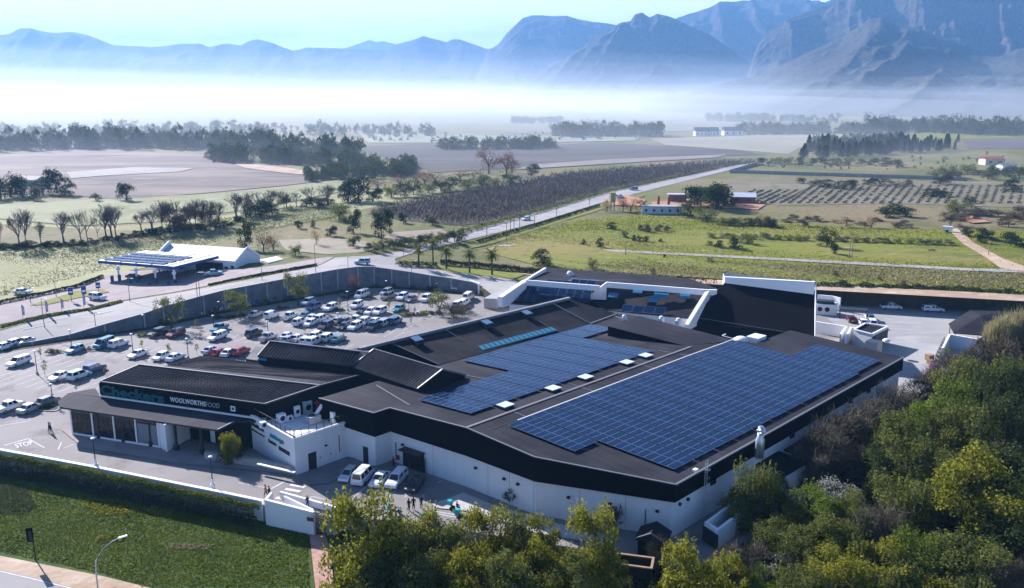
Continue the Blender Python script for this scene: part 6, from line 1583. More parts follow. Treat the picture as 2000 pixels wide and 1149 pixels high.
def glass_quad(mb, a, b, c, d, m=.1, out=(0, 0, 0), s=.84):
    pts = [Vector(p) for p in (a, b, c, d)]; cen = sum(pts, Vector()) / 4; nn = (pts[1] - pts[0]).cross(pts[3] - pts[0]).normalized() * .012
    if nn.dot(Vector(out)) < 0: nn = -nn
    q = [cen + (p - cen) * s + nn for p in pts]
    mb.poly(q if (q[1] - q[0]).cross(q[3] - q[0]).dot(Vector(out)) > 0 else q[::-1])
CAR = {}
for kind, (L_, hw, prof, (b0, b1, t0_, t1_, zb, zr)) in KINDS.items():
    parts = []
    mb = MB(); secs = []
    for y, k in ((-hw, .9), (-hw + .09, 1.0), (hw - .09, 1.0), (hw, .9)):
        secs.append([Vector((x * (1 if k == 1 else .985), y, z if k == 1 or z < .5 else z - .07)) for x, z in prof])
    n = len(prof)
    for s_ in secs: mb.v += s_
    for i in range(3):
        for j in range(n):
            j2 = (j + 1) % n; mb.f.append((i * n + j, (i + 1) * n + j, (i + 1) * n + j2, i * n + j2)); mb.mi.append(0)
    mb.f.append(tuple(range(n))[::-1]); mb.mi.append(0); mb.f.append(tuple(3 * n + j for j in range(n))); mb.mi.append(0)
    w0, w1 = hw - .08, hw - .24
    frustum(mb, b0, b1, t0_, t1_, zb - .02, zr, w0, w1)
    if kind == 'canopy pickup': frustum(mb, -2.46, -.66, -2.3, -.66, 1.0, 1.68, w0, w1 + .02)
    parts.append(('body', mb.mesh('car_body', CP['white'], fix=True), 'P'))
    if kind == 'pickup':
        mb = MB(); mb.poly([(-2.42, -hw + .14, 1.045), (-1.02, -hw + .14, 1.045), (-1.02, hw - .14, 1.045), (-2.42, hw - .14, 1.045)]); parts.append(('load_bed', mb.mesh('load_bed', M['dark_metal']), None))
    mb = MB(); glass_quad(mb, (b1, -w0, zb), (b1, w0, zb), (t1_, w1, zr), (t1_, -w1, zr), out=(1, 0, .5)); parts.append(('windscreen', mb.mesh('windscreen', M['cglass']), None))
    rb, rt = (b0, t0_)
    if kind == 'canopy pickup': rb, rt = -2.46, -2.3
    mb = MB(); glass_quad(mb, (rb, -w0, zb), (rb, w0, zb), (rt, w1, zr - .02), (rt, -w1, zr - .02), out=(-1, 0, .3), s=.78); parts.append(('rear_window', mb.mesh('rear_window', M['cglass']), None))
    for s_ in (-1, 1):
        mb = MB()
        cuts = {'minibus': (0, .3, .64, 1), 'van': (.62, 1), 'pickup': (0, .5, 1), 'canopy pickup': (0, .5, 1)}.get(kind, (0, .48, 1))
        for u, v in zip(cuts, cuts[1:]):
            glass_quad(mb, (lerp(b0, b1, u), s_ * w0, zb), (lerp(b0, b1, v), s_ * w0, zb), (lerp(t0_, t1_, v), s_ * w1, zr), (lerp(t0_, t1_, u), s_ * w1, zr), out=(0, s_, .2), s=.8)
        if kind == 'canopy pickup': glass_quad(mb, (-2.4, s_ * w0, 1.05), (-.75, s_ * w0, 1.05), (-.75, s_ * w1, 1.65), (-2.3, s_ * w1, 1.65), out=(0, s_, .2), s=.72)
        parts.append(('side_window', mb.mesh('side_window', M['cglass']), None))
    for x in (-L_ * .31, L_ * .31):
        for s_ in (-1, 1):
            mb = MB(); r_ = .33 if kind in ('suv', 'pickup', 'canopy pickup', 'minibus') else .3
            mb.tube([(x, s_ * (hw - .2), r_), (x, s_ * (hw + .015), r_)], r_, 10); parts.append(('wheel', mb.mesh('wheel', M['tyre'], fix=True), None, (x, s_, r_, hw)))
    xf = L_ / 2
    for s_ in (-1, 1):
        mb = MB(); mb.obox((xf - .1, s_ * (hw - .25), .68), (.07, 0, 0), (0, .16, 0), (0, 0, .07)); parts.append(('headlight', mb.mesh('headlight', M['head']), None))
        mb = MB(); mb.obox((-xf + .02, s_ * (hw - .17), .82), (.03, 0, 0), (0, .09, 0), (0, 0, .12)); parts.append(('tail_light', mb.mesh('tail_light', M['tail']), None))
    mb = MB(); mb.obox((-xf, 0, .6), (.02, 0, 0), (0, .25, 0), (0, 0, .06)); parts.append(('number_plate', mb.mesh('number_plate', M['plate']), None))
    CAR[kind] = parts
rim_me = None
mb = MB(); mb.tube([(0, -.01, 0), (0, .01, 0)], .19, 8); rim_me = mb.mesh('rim', M['rim'], fix=True)
def car(kind, color, q, heading, label, group=None, sc=1.03, name='parked_car'):
    name = {'hatchback': 'parked_car', 'sedan': 'parked_car', 'suv': 'parked_car', 'minibus': 'minibus', 'van': 'van', 'pickup': 'pickup_truck', 'canopy pickup': 'pickup_truck'}[kind] if name == 'parked_car' else name
    cat = {'minibus': 'minibus', 'van': 'van', 'pickup': 'pickup', 'canopy pickup': 'pickup'}.get(kind, 'car')
    r = empty(name, q, heading, label, cat, group); r.scale = (sc,) * 3
    for p in CAR[kind]:
        o = bpy.data.objects.new(p[0], p[1]); COL.objects.link(o); o.parent = r
        if p[2] == 'P': o.material_slots[0].link = 'OBJECT'; o.material_slots[0].material = CP[color]
        if p[0] == 'wheel':
            x, s_, r_, hw = p[3]; w = bpy.data.objects.new('rim', rim_me); COL.objects.link(w); w.parent = o; w.location = (x, s_ * (hw + .02), r_)
    return r
# car park: (x, y, kind, colour, flip, where it stands)
CARS = [
 (5, 683, 'sedan', 'white', 1, 'leftmost of the three by the low end of the retaining wall'), (23, 677, 'hatchback', 'white', 1, 'middle of the three by the low end of the retaining wall'), (48, 672, 'sedan', 'silver', 1, 'rightmost of the three by the low end of the retaining wall'),
 (37, 713, 'canopy pickup', 'white', 1, 'standing alone near the left edge of the car park'), (147, 688, 'hatchback', 'pale blue', 1, 'beside the shrub island left of the minibus'), (204, 678, 'minibus', 'teal', 1, 'in the left half of the car park'), (232, 677, 'suv', 'white', 0, 'touching the right side of the teal minibus'),
 (269, 697, 'sedan', 'white', 1, 'alone between two lamps below the teal minibus'), (315, 702, 'hatchback', 'white', 1, 'left of the pair behind the store roof edge'), (343, 703, 'sedan', 'white', 0, 'right of the pair behind the store roof edge'),
 (117, 741, 'sedan', 'white', 1, 'left of the three cars in the near left bays'), (155, 739, 'suv', 'white', 0, 'middle of the three cars in the near left bays'), (185, 726, 'suv', 'blue', 0, 'rightmost of the three cars in the near left bays'),
 (20, 801, 'pickup', 'white', 0, 'at the far left edge of the near row'), (60, 803, 'sedan', 'silver', 0, 'second in the near left row'), (95, 789, 'hatchback', 'grey', 0, 'third in the near left row beside the planted island'),
 (308, 656, 'suv', 'dark green', 1, 'left of the two dark cars behind the island'), (344, 657, 'suv', 'maroon', 1, 'right beside the dark green one'), (425, 663, 'canopy pickup', 'white', 1, 'in front of the teal pickup'), (429, 646, 'pickup', 'teal', 1, 'behind the white canopy pickup'),
 (496, 656, 'suv', 'dark', 0, 'left of the silver pickup near the ribbed roof'), (524, 664, 'pickup', 'silver', 0, 'loaded, near the ribbed roof'), (499, 618, 'sedan', 'silver', 0, 'left of the white van in the middle rows'), (531, 621, 'van', 'white', 0, 'left of the double cab in the middle rows'), (566, 623, 'pickup', 'white', 0, 'in the middle rows'),
 (413, 689, 'sedan', 'silver', 0, 'leftmost of the red and white row behind the roof'), (430, 693, 'hatchback', 'red', 0, 'second in the row behind the store roof'), (448, 694, 'sedan', 'white', 0, 'between the two red cars'), (470, 692, 'suv', 'red', 0, 'rightmost of the row behind the store roof'),
 (344, 615, 'hatchback', 'white', 1, 'first in the shaded row under the wall trees'), (361, 617, 'suv', 'white', 1, 'second in the shaded row under the retaining wall'), (380, 614, 'sedan', 'silver', 1, 'third in the shaded row under the retaining wall'), (399, 612, 'hatchback', 'cream', 1, 'fourth in the shaded row under the retaining wall'), (420, 609, 'sedan', 'maroon', 1, 'fifth in the shaded row under the retaining wall'), (434, 605, 'hatchback', 'cream', 1, 'sixth in the shaded row under the retaining wall'),
 (463, 599, 'sedan', 'pale blue', 1, 'seventh in the shaded row beside the wall tree'), (483, 597, 'hatchback', 'pale blue', 1, 'eighth in the shaded row right of the wall tree'), (501, 594, 'sedan', 'blue', 1, 'ninth in the shaded row'), (517, 591, 'hatchback', 'maroon', 1, 'tenth in the shaded row'), (535, 588, 'sedan', 'grey', 1, 'eleventh in the shaded row'), (560, 583, 'hatchback', 'dark', 1, 'last in the shaded row behind the tall tree'), (608, 574, 'suv', 'teal', 1, 'in deep shade right of the tall tree'),
 (602, 595, 'suv', 'pale blue', 1, 'left in the row below the tall tree'), (613, 605, 'suv', 'blue', 1, 'below the pale blue one'), (646, 606, 'suv', 'white', 1, 'right of the blue one beside the sapling'), (599, 620, 'sedan', 'teal', 0, 'behind the white cars of the middle block'), (586, 634, 'suv', 'white', 0, 'left front of the middle block'), (606, 636, 'hatchback', 'white', 1, 'second front of the middle block'), (612, 625, 'sedan', 'white', 0, 'second back of the middle block'), (628, 627, 'suv', 'white', 0, 'third back of the middle block'), (637, 642, 'suv', 'dark', 1, 'front of the middle block'),
 (661, 631, 'sedan', 'silver', 0, 'first of the dense right block'), (677, 631, 'hatchback', 'grey', 0, 'second of the dense right block'), (672, 643, 'hatchback', 'dark', 1, 'front left of the dense right block'), (696, 630, 'pickup', 'white', 0, 'third of the dense right block'), (694, 643, 'suv', 'white', 1, 'front of the dense right block'), (715, 632, 'suv', 'white', 0, 'fourth of the dense right block'), (734, 632, 'sedan', 'white', 0, 'fifth of the dense right block'), (729, 644, 'suv', 'dark', 1, 'nearest the long roof'), (752, 636, 'suv', 'silver', 0, 'sixth of the dense right block'), (772, 632, 'suv', 'blue', 0, 'rightmost of the dense right block'),
 (681, 580, 'suv', 'dark', 1, 'left of the big white minibus'), (707, 581, 'minibus', 'white', 1, 'in the back row under the autumn tree'), (697, 601, 'suv', 'white', 1, 'alone above the three car cluster'), (710, 611, 'sedan', 'dark', 1, 'left of the three car cluster'), (723, 613, 'hatchback', 'white', 1, 'middle of the three car cluster'), (742, 613, 'suv', 'white', 1, 'right of the three car cluster'), (755, 576, 'suv', 'silver', 1, 'rear of the grey pair in the back row'), (757, 584, 'suv', 'grey', 1, 'front of the grey pair in the back row'), (786, 585, 'suv', 'white', 1, 'left of the white and grey pair'), (803, 588, 'sedan', 'grey', 1, 'right of the white and grey pair'), (779, 607, 'sedan', 'teal', 1, 'behind the long shrub island'), (832, 588, 'suv', 'white', 1, 'left of the big leafy tree'),
 (915, 585, 'minibus', 'white', 0, 'at the right end near the pedestrian arch'), (906, 596, 'canopy pickup', 'white', 0, 'below the right hand minibus'), (895, 600, 'suv', 'white', 0, 'third below the right hand minibus'), (890, 607, 'sedan', 'dark', 0, 'lowest of the row at the right end'),
 (562, 661, 'sedan', 'white', 0, 'left in the row touching the ribbed roof'), (582, 665, 'sedan', 'white', 0, 'second in the row touching the ribbed roof'), (599, 670, 'hatchback', 'white', 0, 'third in the row touching the ribbed roof'), (565, 668, 'hatchback', 'silver', 0, 'half hidden by the ribbed roof at left'), (620, 661, 'suv', 'white', 0, 'fourth in the row behind the ribbed roof'), (614, 672, 'suv', 'white', 0, 'half hidden by the ribbed roof at right'), (641, 665, 'suv', 'white', 0, 'fifth in the row behind the ribbed roof'), (661, 667, 'sedan', 'teal', 0, 'rightmost in the row behind the ribbed roof'),
]
rc = random.Random(5)
for x, y, kind, colr, flip, where in CARS:
    h = HL + (pi if flip else 0) + R_(rc.uniform(-3, 3))
    car(kind, colr, P(x, y, 0), h, f'{colr} {kind} {where}', 'cars in the main car park')
car('hatchback', 'white', P(896, 568, 0), R_(-10), 'white car driving along the foot of the retaining wall', None, name='moving_car')
hf = atan2((P(755, 962, 0) - P(797, 915, 0)).y, (P(755, 962, 0) - P(797, 915, 0)).x)
for x, y, k, c, w in ((681, 934, 'hatchback', 'silver', 'leftmost of the five parked in the shade below the fascia'), (710, 938, 'minibus', 'white', 'second of the five in the shade below the fascia'), (742, 943, 'sedan', 'white', 'third of the five in the shade below the fascia'), (775, 944, 'canopy pickup', 'white', 'largest and fourth of the five below the fascia'), (811, 952, 'sedan', 'dark', 'rightmost of the five below the fascia')):
    car(k, c, P(x, y, 0), hf + (pi if k == 'minibus' else 0), f'{c} {k} {w}', 'cars before the side entrance', .98)
for x, y, k, c, hd, w in ((1740, 604, 'pickup', 'white', -6, 'by the hedge of the yard, left of two'), (1822, 609, 'canopy pickup', 'white', -6, 'by the hedge of the yard, right of two'), (1699, 625, 'sedan', 'white', 80, 'parked in the middle of the yard facing the hedge'), (1684, 634, 'hatchback', 'white', 80, 'beside the yard store, left'), (1702, 636, 'suv', 'white', 80, 'half hidden behind the yard store'), (1662, 628, 'hatchback', 'maroon', 80, 'under the slatted carport')):
    car(k, c, P(x, y, 0), R_(hd), f'{c} {k} {w}', 'cars in the service yard')
for x, y, k, c, hd, w in ((191, 586, 'suv', 'white', -20, 'on the forecourt below the blue boards'), (323, 531, 'suv', 'white', -15, 'under the fuel canopy, left'), (349, 533, 'suv', 'silver', -15, 'under the fuel canopy, right'), (417, 539, 'pickup', 'pale blue', 20, 'parked before the fuel shop'), (262, 545, 'sedan', 'dark', -15, 'at the left pumps of the fuel station'), (708, 517, 'suv', 'pale blue', 185, 'crossing the junction above the wall corner'), (1027, 431, 'hatchback', 'white', 225, 'driving on the open road'), (1238, 372, 'suv', 'blue', 222, 'far up the road near the tank'), (1210, 388, 'van', 'silver', 40, 'standing near the tank tower'), (45, 575, 'sedan', 'white', 0, 'at the left edge of the forecourt')):
    q = PT(x, y, .15); car(k, c, q, R_(hd), f'{c} {k} {w}', None, name='road_car' if y < 520 else 'parked_car')
q = PT(1850, 454, .2); r = empty('white_trailer', q, 2.6, 'small white trailer at the end of the dirt track', 'trailer'); mb = MB(); mb.box((0, 0, .5), 3.2, 1.6, 1.5); mb.build('box', M['white_paint'], r)
for s_ in (-.85, .85):
    mb = MB(); mb.tube([(0, s_ - .1, .4), (0, s_ + .1, .4)], .4, 10); mb.build('wheel', M['tyre'], r)

# ================================================================ PEOPLE
def skin_body(name, joints, bones, parent, m, sub=1):
    me = bpy.data.meshes.new(name); me.from_pydata([j[:3] for j in joints], bones, [])
    o = bpy.data.objects.new(name, me); COL.objects.link(o)
    md = o.modifiers.new('skin', 'SKIN'); md.use_smooth_shade = True
    for i, j in enumerate(joints): me.skin_vertices[0].data[i].radius = (j[3], j[3])
    me.skin_vertices[0].data[0].use_root = True
    sb = o.modifiers.new('sub', 'SUBSURF'); sb.levels = sub; sb.render_levels = sub
    bpy.context.view_layer.update()
    me2 = bpy.data.meshes.new_from_object(o.evaluated_get(bpy.context.evaluated_depsgraph_get())); o.modifiers.clear(); o.data = me2
    me2.materials.clear(); 
    for mm in m: me2.materials.append(mm)
    if parent: o.parent = parent
    return o
M['skin'] = mat('skin', (.16, .09, .06), rough=.6); M['hair'] = mat('hair', (.01, .009, .008), rough=.8)
def person(q, rz, top, legs, label, pose='walk', sc=1.0, name='person'):
    r = empty(name, q, rz, label, 'person'); r.scale = (sc,) * 3
    st = .28 if pose == 'walk' else .04
    if pose == 'sit': 
        J = [(0, 0, .82, .13), (0, 0, 1.1, .15), (0, 0, 1.36, .15), (0, 0, 1.5, .06), (0, 0, 1.58, .08), (0, 0, 1.68, .095), (.42, .12, .84, .09), (.45, .14, .42, .06), (.58, .14, .36, .045), (.42, -.12, .84, .09), (.45, -.14, .42, .06), (.58, -.14, .36, .045), (.02, .2, 1.4, .06), (.22, .26, 1.18, .045), (.5, .22, 1.12, .035), (.58, .2, 1.12, .03), (.02, -.2, 1.4, .06), (.22, -.26, 1.18, .045), (.5, -.22, 1.12, .035), (.58, -.2, 1.12, .03)]
    else:
        J = [(0, 0, .92, .13), (0, 0, 1.12, .13), (0, 0, 1.36, .155), (0, 0, 1.5, .06), (0, 0, 1.58, .085), (.01, 0, 1.69, .095), (st * .5, .1, .5, .075), (st * .8 - (.0), .11, .1, .045), (st * .8 + .14, .11, .05, .04), (-st * .4, -.1, .5, .075), (-st * .9, -.11, .12, .045), (-st * .9 + .14, -.11, .05, .04), (0, .2, 1.4, .06), (-.06, .25, 1.12, .045), (.06, .26, .9, .035), (.1, .25, .82, .03), (0, -.2, 1.4, .06), (.06, -.25, 1.12, .045), (.16, -.24, .92, .035), (.2, -.23, .85, .03)]
    B = [(0, 1), (1, 2), (2, 3), (3, 4), (4, 5), (0, 6), (6, 7), (7, 8), (0, 9), (9, 10), (10, 11), (2, 12), (12, 13), (13, 14), (14, 15), (2, 16), (16, 17), (17, 18), (18, 19)]
    o = skin_body('body', J, B, r, [legs, top, M['skin']])
    for p in o.data.polygons:
        c = p.center; p.material_index = 2 if (c.z > 1.49 or (abs(c.y) > .18 and (c.z < .93 if pose != 'sit' else c.x > .42 and c.z > .9))) else (1 if c.z > .93 or (abs(c.y) > .19 and c.z > .85) else 0)
    mb = MB(); mb.ell((-.02, 0, 1.72), .11, .105, .11, 8, 5); mb.build('hair', M['hair'], r, smooth=True)
    mb = MB(); mb.ell((.1, 0, 1.66), .02, .02, .03, 5, 4); mb.build('nose', M['skin'], r)
    return r
yl = mat('yellow_shirt', (.5, .28, .03)); bk = mat('black_cloth', (.012, .012, .014)); bl = mat('navy_cloth', (.02, .04, .12)); rd = mat('red_cloth', (.35, .05, .04)); tq = mat('turquoise_plastic', (.05, .42, .45), rough=.4)
person(P(519.5, 971, 0), -.4, yl, bk, 'person in a yellow top walking beside a darker companion near the zebra crossing', sc=1.02)
person(P(526.5, 974, 0), -.4, bk, bk, 'person in black walking right beside the one in yellow', sc=1.02)
person(P(601, 991, 0), 2.0, bl, bl, 'person in dark blue inside the gateway ramp', sc=.95)
person(P(799, 998, 0), 1.2, bk, bk, 'person in black, leftmost of three standing near the scooters', 'stand', sc=1.0); person(P(808, 996, 0), 1.6, bk, bk, 'person in black, middle and tallest of three near the scooters', 'stand', 1.08); person(P(823, 993, 0), 1.9, bk, bk, 'person in black, rightmost of three near the scooters', 'stand', 1.0)
person(P(769, 913, 0), -1.0, rd, bk, 'person in red at the black side entrance doors', 'stand', .95)
for i, (x, y) in enumerate(((97, 845), (100, 846))): person(P(x, y, 0), .5, bk, bl, ('left' if i == 0 else 'right') + ' one of two dark clothed people by the shop corner', sc=1.0)
for i, (x, y, s_) in enumerate(((888, 1000, 'upper left of the two by the paved walk'), (905, 1016, 'lower right of the two by the paved walk'), (840, 1022, 'partly behind the tree'), (772, 1005, 'farthest left behind the tree'))):
    q = P(x, y, 0); r = empty('delivery_scooter', q, -.6 + i * .3, 'black delivery scooter with turquoise box, ' + s_, 'scooter', 'delivery scooters')
    for wx in (-.6, .6):
        mb = MB(); mb.tube([(wx, -.06, .28), (wx, .06, .28)], .28, 12); w = mb.build('wheel', M['tyre'], r)
    mb = MB(); mb.tube([(-.6, 0, .45), (-.2, 0, .6), (.15, 0, .4), (.42, 0, .55), (.5, 0, 1.0)], [.16, .2, .14, .12, .05], 8); mb.build('body', M['dark_metal'], r, smooth=True)
    mb = MB(); mb.beam((-.55, 0, .74), (.05, 0, .74), .26, .12); mb.build('seat', bk, r)
    mb = MB(); mb.beam((.48, -.32, 1.02), (.48, .32, 1.02), .05); mb.build('handlebar', M['dark_metal'], r)
    mb = MB(); mb.box((-.78, 0, .84), .6, .58, .6); mb.build('delivery_box', tq, r)
    mb = MB(); mb.obox((.62, 0, .75), (.05, 0, 0), (0, .2, 0), (0, 0, .2)); mb.build('front_shield', tq, r)
rr = person(P(893, 1003, 0) , .9, bk, bk, 'rider in black with a red cap seated on the upper scooter', 'sit', .95)
# ================================================================ TREES AND PLANTS
import numpy as np
NR = np.random.RandomState(7)
LM = {'yellow': leaf_mat('yellow_green_leaf', (.08, .095, .010), (.33, .32, .03), .45), 'olive': leaf_mat('olive_leaf', (.065, .082, .018), (.21, .225, .05), .4), 'bright': leaf_mat('bright_green_leaf', (.06, .10, .012), (.20, .25, .03), .42),
      'dark': leaf_mat('dark_green_leaf', (.02, .034, .012), (.055, .075, .024), .28), 'deep': leaf_mat('deep_green_leaf', (.032, .048, .014), (.085, .105, .03), .3), 'grey': leaf_mat('grey_twigs', (.075, .066, .045), (.16, .14, .10), .15), 'white': leaf_mat('white_blossom', (.22, .23, .17), (.40, .40, .33), .3),
      'reed': leaf_mat('dry_reed', (.22, .2, .09), (.42, .37, .19), .4), 'rust': leaf_mat('rust_leaf', (.11, .06, .035), (.22, .12, .07), .35), 'brown': leaf_mat('brown_twigs', (.08, .058, .035), (.15, .115, .075), .15), 'gold': leaf_mat('golden_leaf', (.22, .15, .03), (.35, .26, .06), .4)}
M['bark'] = mat('bark', (.06, .045, .035), rough=.95, var=(.1, .08, .06), scale=2); M['pale_bark'] = mat('pale_bark', (.14, .11, .09), rough=.95)
def leaf_cards(c, s, nrm=None, asp=.6, jit=1.0):
    """c: Nx3 centres, s: N sizes -> verts, count; each card a bent quad"""
    n = len(c); a = NR.randn(n, 3)
    if nrm is not None: a = nrm * (1.1) + a * jit * .8
    a /= np.linalg.norm(a, axis=1)[:, None] + 1e-9
    t = NR.randn(n, 3); u = np.cross(a, t); u /= np.linalg.norm(u, axis=1)[:, None] + 1e-9; v = np.cross(a, u)
    s = np.asarray(s)[:, None]
    return np.stack([c - u * s, c - v * s * asp, c + u * s, c + v * s * asp], 1).reshape(-1, 3)
def np_mesh(name, V, m, nper=4):
    me = bpy.data.meshes.new(name); n = len(V); k = n // nper
    me.vertices.add(n); me.vertices.foreach_set('co', np.asarray(V, dtype=np.float32).ravel())
    me.loops.add(n); me.loops.foreach_set('vertex_index', np.arange(n, dtype=np.int32))
    me.polygons.add(k); me.polygons.foreach_set('loop_start', np.arange(0, n, nper, dtype=np.int32)); me.polygons.foreach_set('loop_total', np.full(k, nper, dtype=np.int32))
    me.materials.append(m); me.update(); me.validate(); return me
def crown_pts(seed, nl, n=4000, lobe=(.28, .45), shell=.68, low=.2, bottom=.1):
    """unit crown: centre (0,0,0.6), radius about 0.5, top at 1"""
    rs = np.random.RandomState(seed); P_ = []; N_ = []
    lob = []
    for i in range(nl):
        a = rs.rand() * 2 * pi; r = .36 * sqrt(rs.rand()) * 1.0; z = low + (.80 - low) * rs.rand() ** .8 * (1 - r * .9); lob.append((r * cos(a), r * sin(a), z, rs.uniform(*lobe) * .5))
    w = np.array([l[3] ** 2 for l in lob]); w /= w.sum()
    cnt = rs.multinomial(n, w)
    for (x, y, z, R), k in zip(lob, cnt):
        d = rs.randn(k, 3); d /= np.linalg.norm(d, axis=1)[:, None]
        d[:, 2] = np.where(d[:, 2] < -.2, -d[:, 2] * .6, d[:, 2])
        rad = R * (shell + (1 - shell) * rs.rand(k) ** .5) * (1 + .25 * np.sin(d[:, 0] * 7 + d[:, 1] * 9 + i))
        p = np.array([x, y, z]) + d * rad[:, None] * np.array([1, 1, .9]); P_.append(p); N_.append(d)
    p = np.concatenate(P_); d = np.concatenate(N_)
    z0, z1 = np.percentile(p[:, 2], 1), np.percentile(p[:, 2], 99.5); p[:, 2] = bottom + (p[:, 2] - z0) / (z1 - z0) * (1 - bottom)
    p[:, :2] *= .5 / np.percentile(np.hypot(p[:, 0], p[:, 1]), 98)
    return p, d
def twig_cards(starts, dirs, ln, wd):
    n = len(starts); t = NR.randn(n, 3); u = np.cross(dirs, t); u /= np.linalg.norm(u, axis=1)[:, None] + 1e-9
    ln = np.asarray(ln)[:, None]; wd = np.asarray(wd)[:, None]
    return np.stack([starts - u * wd, starts + u * wd, starts + dirs * ln + u * wd * .3, starts + dirs * ln - u * wd * .3], 1).reshape(-1, 3)
def trunk_mesh(name, seed, m, h=.5, r=.03, nb=5, lean=.0):
    rn = random.Random(seed); mb = MB()
    top = Vector((lean + rn.uniform(-.04, .04), rn.uniform(-.04, .04), h * .55)); mb.tube([(0, 0, -.06), (top.x * .5, top.y * .5, h * .3), top], [r * 1.3, r, r * .8], 6)
    for i in range(nb):
        a = 2 * pi * i / nb + rn.random(); e = Vector((cos(a) * .25, sin(a) * .25, h * 1.25 + rn.uniform(-.1, .15))); mid = top.lerp(e, .5) + Vector((0, 0, .03)); mb.tube([top, mid, e], [r * .6, r * .4, r * .15], 5)
    return mb.mesh(name, m)
PROTO = {}
def add_proto(kind, crown, trunk): PROTO.setdefault(kind, []).append((crown, trunk))
def make_leafy(kind, m, seed, n, leaf, nl=12, lobe=(.28, .5), trunk=True, barkm=None, low=.2, bottom=.06):
    p, d = crown_pts(seed, nl, n=n, lobe=lobe, low=low, bottom=bottom)
    V = leaf_cards(p, np.random.RandomState(seed).uniform(.6, 1.3, len(p)) * leaf, d)
    me = np_mesh('crown', V, m)
    add_proto(kind, me, trunk_mesh('trunk', seed, barkm or M['bark']) if trunk else None)
for s in range(3):
    make_leafy('big_yellow', LM['yellow'], 10 + s, 12000, .0165, 34, (.17, .32)); make_leafy('big_olive', LM['olive'], 20 + s, 11000, .0165, 32, (.17, .33)); make_leafy('big_bright', LM['bright'], 30 + s, 11000, .0165, 26, (.2, .36))
    make_leafy('big_deep', LM['deep'], 40 + s, 10000, .0175, 26, (.2, .36))
    make_leafy('mid_olive', LM['olive'], 50 + s, 1900, .028, 12); make_leafy('mid_dark', LM['dark'], 60 + s, 2000, .03, 11); make_leafy('mid_deep', LM['deep'], 70 + s, 1900, .028, 12); make_leafy('mid_bright', LM['bright'], 80 + s, 1600, .028, 11); make_leafy('mid_rust', LM['rust'], 90 + s, 1100, .022, 12)
    make_leafy('sapling', LM['olive'], 97 + s, 260, .05, 6, low=.5, bottom=.45); make_leafy('mid_gold', LM['gold'], 95 + s, 900, .026, 10)
    make_leafy('sparse', LM['olive'], 100 + s, 1900, .02, 20, (.14, .26), low=.4, bottom=.3); make_leafy('tree_olive', LM['olive'], 140 + s, 2200, .024, 16, (.2, .34), low=.4, bottom=.28); make_leafy('tree_rust', LM['rust'], 150 + s, 1500, .02, 16, (.2, .34), low=.35, bottom=.2); make_leafy('far_dark', LM['dark'], 110 + s, 420, .055, 9, (.3, .5), trunk=True); make_leafy('far_deep', LM['deep'], 120 + s, 420, .055, 9, (.3, .5)); make_leafy('blossom', LM['white'], 130 + s, 2600, .015, 22, (.16, .3))
def make_twiggy(kind, m, seed, n, ln=.12, w=.0035, shrub=True):
    rs = np.random.RandomState(seed); nl = 14; P_, D_ = [], []
    p, d = crown_pts(seed, nl, n=n, lobe=(.3, .55), shell=.3)
    dd = d + rs.randn(*d.shape) * .5 + np.array([0, 0, .5]); dd /= np.linalg.norm(dd, axis=1)[:, None]
    V = twig_cards(p - dd * ln * .6, dd, rs.uniform(.5, 1.3, n) * ln, rs.uniform(.6, 1.4, n) * w)
    add_proto(kind, np_mesh('crown', V, m), trunk_mesh('trunk', seed, M['pale_bark'], r=.018, nb=8))
for s in range(3):
    make_twiggy('grey_shrub', LM['grey'], 200 + s, 5500, .11, .0045); make_twiggy('brown_shrub', LM['brown'], 210 + s, 2500, .12, .005); make_twiggy('grey_mid', LM['grey'], 220 + s, 1500, .14, .006)
def bare_tree_mesh(seed, m, depth=5, lean=.12, spread=.55, w0=.018, minw=.0019):
    rn = random.Random(seed); mb = MB()
    def br(p, d, l, w, k):
        e = p + d * l; mid = p.lerp(e, .5) + Vector((rn.uniform(-1, 1), rn.uniform(-1, 1), 0)) * l * .06
        mb.tube([p, mid, e], [w, w * .85, w * .65], 4 if k < 2 else 3, cap=False)
        if k >= depth: return
        for i in range(3 if k > 0 else 4):
            dd = (d + Vector((rn.gauss(0, spread), rn.gauss(0, spread), rn.uniform(0, .35)))).normalized()
            br(p.lerp(e, rn.uniform(.6, 1.0)), dd, l * rn.uniform(.6, .85), max(minw, w * .6), k + 1)
    for i in range(rn.choice((1, 2, 2))): br(Vector((i * .03, 0, -.02)), Vector((rn.uniform(-.1, .1) - lean * .6, rn.uniform(-.1, .1), 1)).normalized(), .26, w0, 0)
    me = mb.mesh('branches', m); zs = max(v.co.z for v in me.vertices)
    for v in me.vertices: v.co /= zs
    return me
for s in range(5): add_proto('bare', bare_tree_mesh(300 + s, mat('bare_branch%d' % s, (.12, .10, .085), rough=.95) if s == 0 else bpy.data.materials['bare_branch0']), None)
for s in range(2): add_proto('bare_near', bare_tree_mesh(320 + s, M['pale_bark'], 5, 0, .5, .02, .006), None)
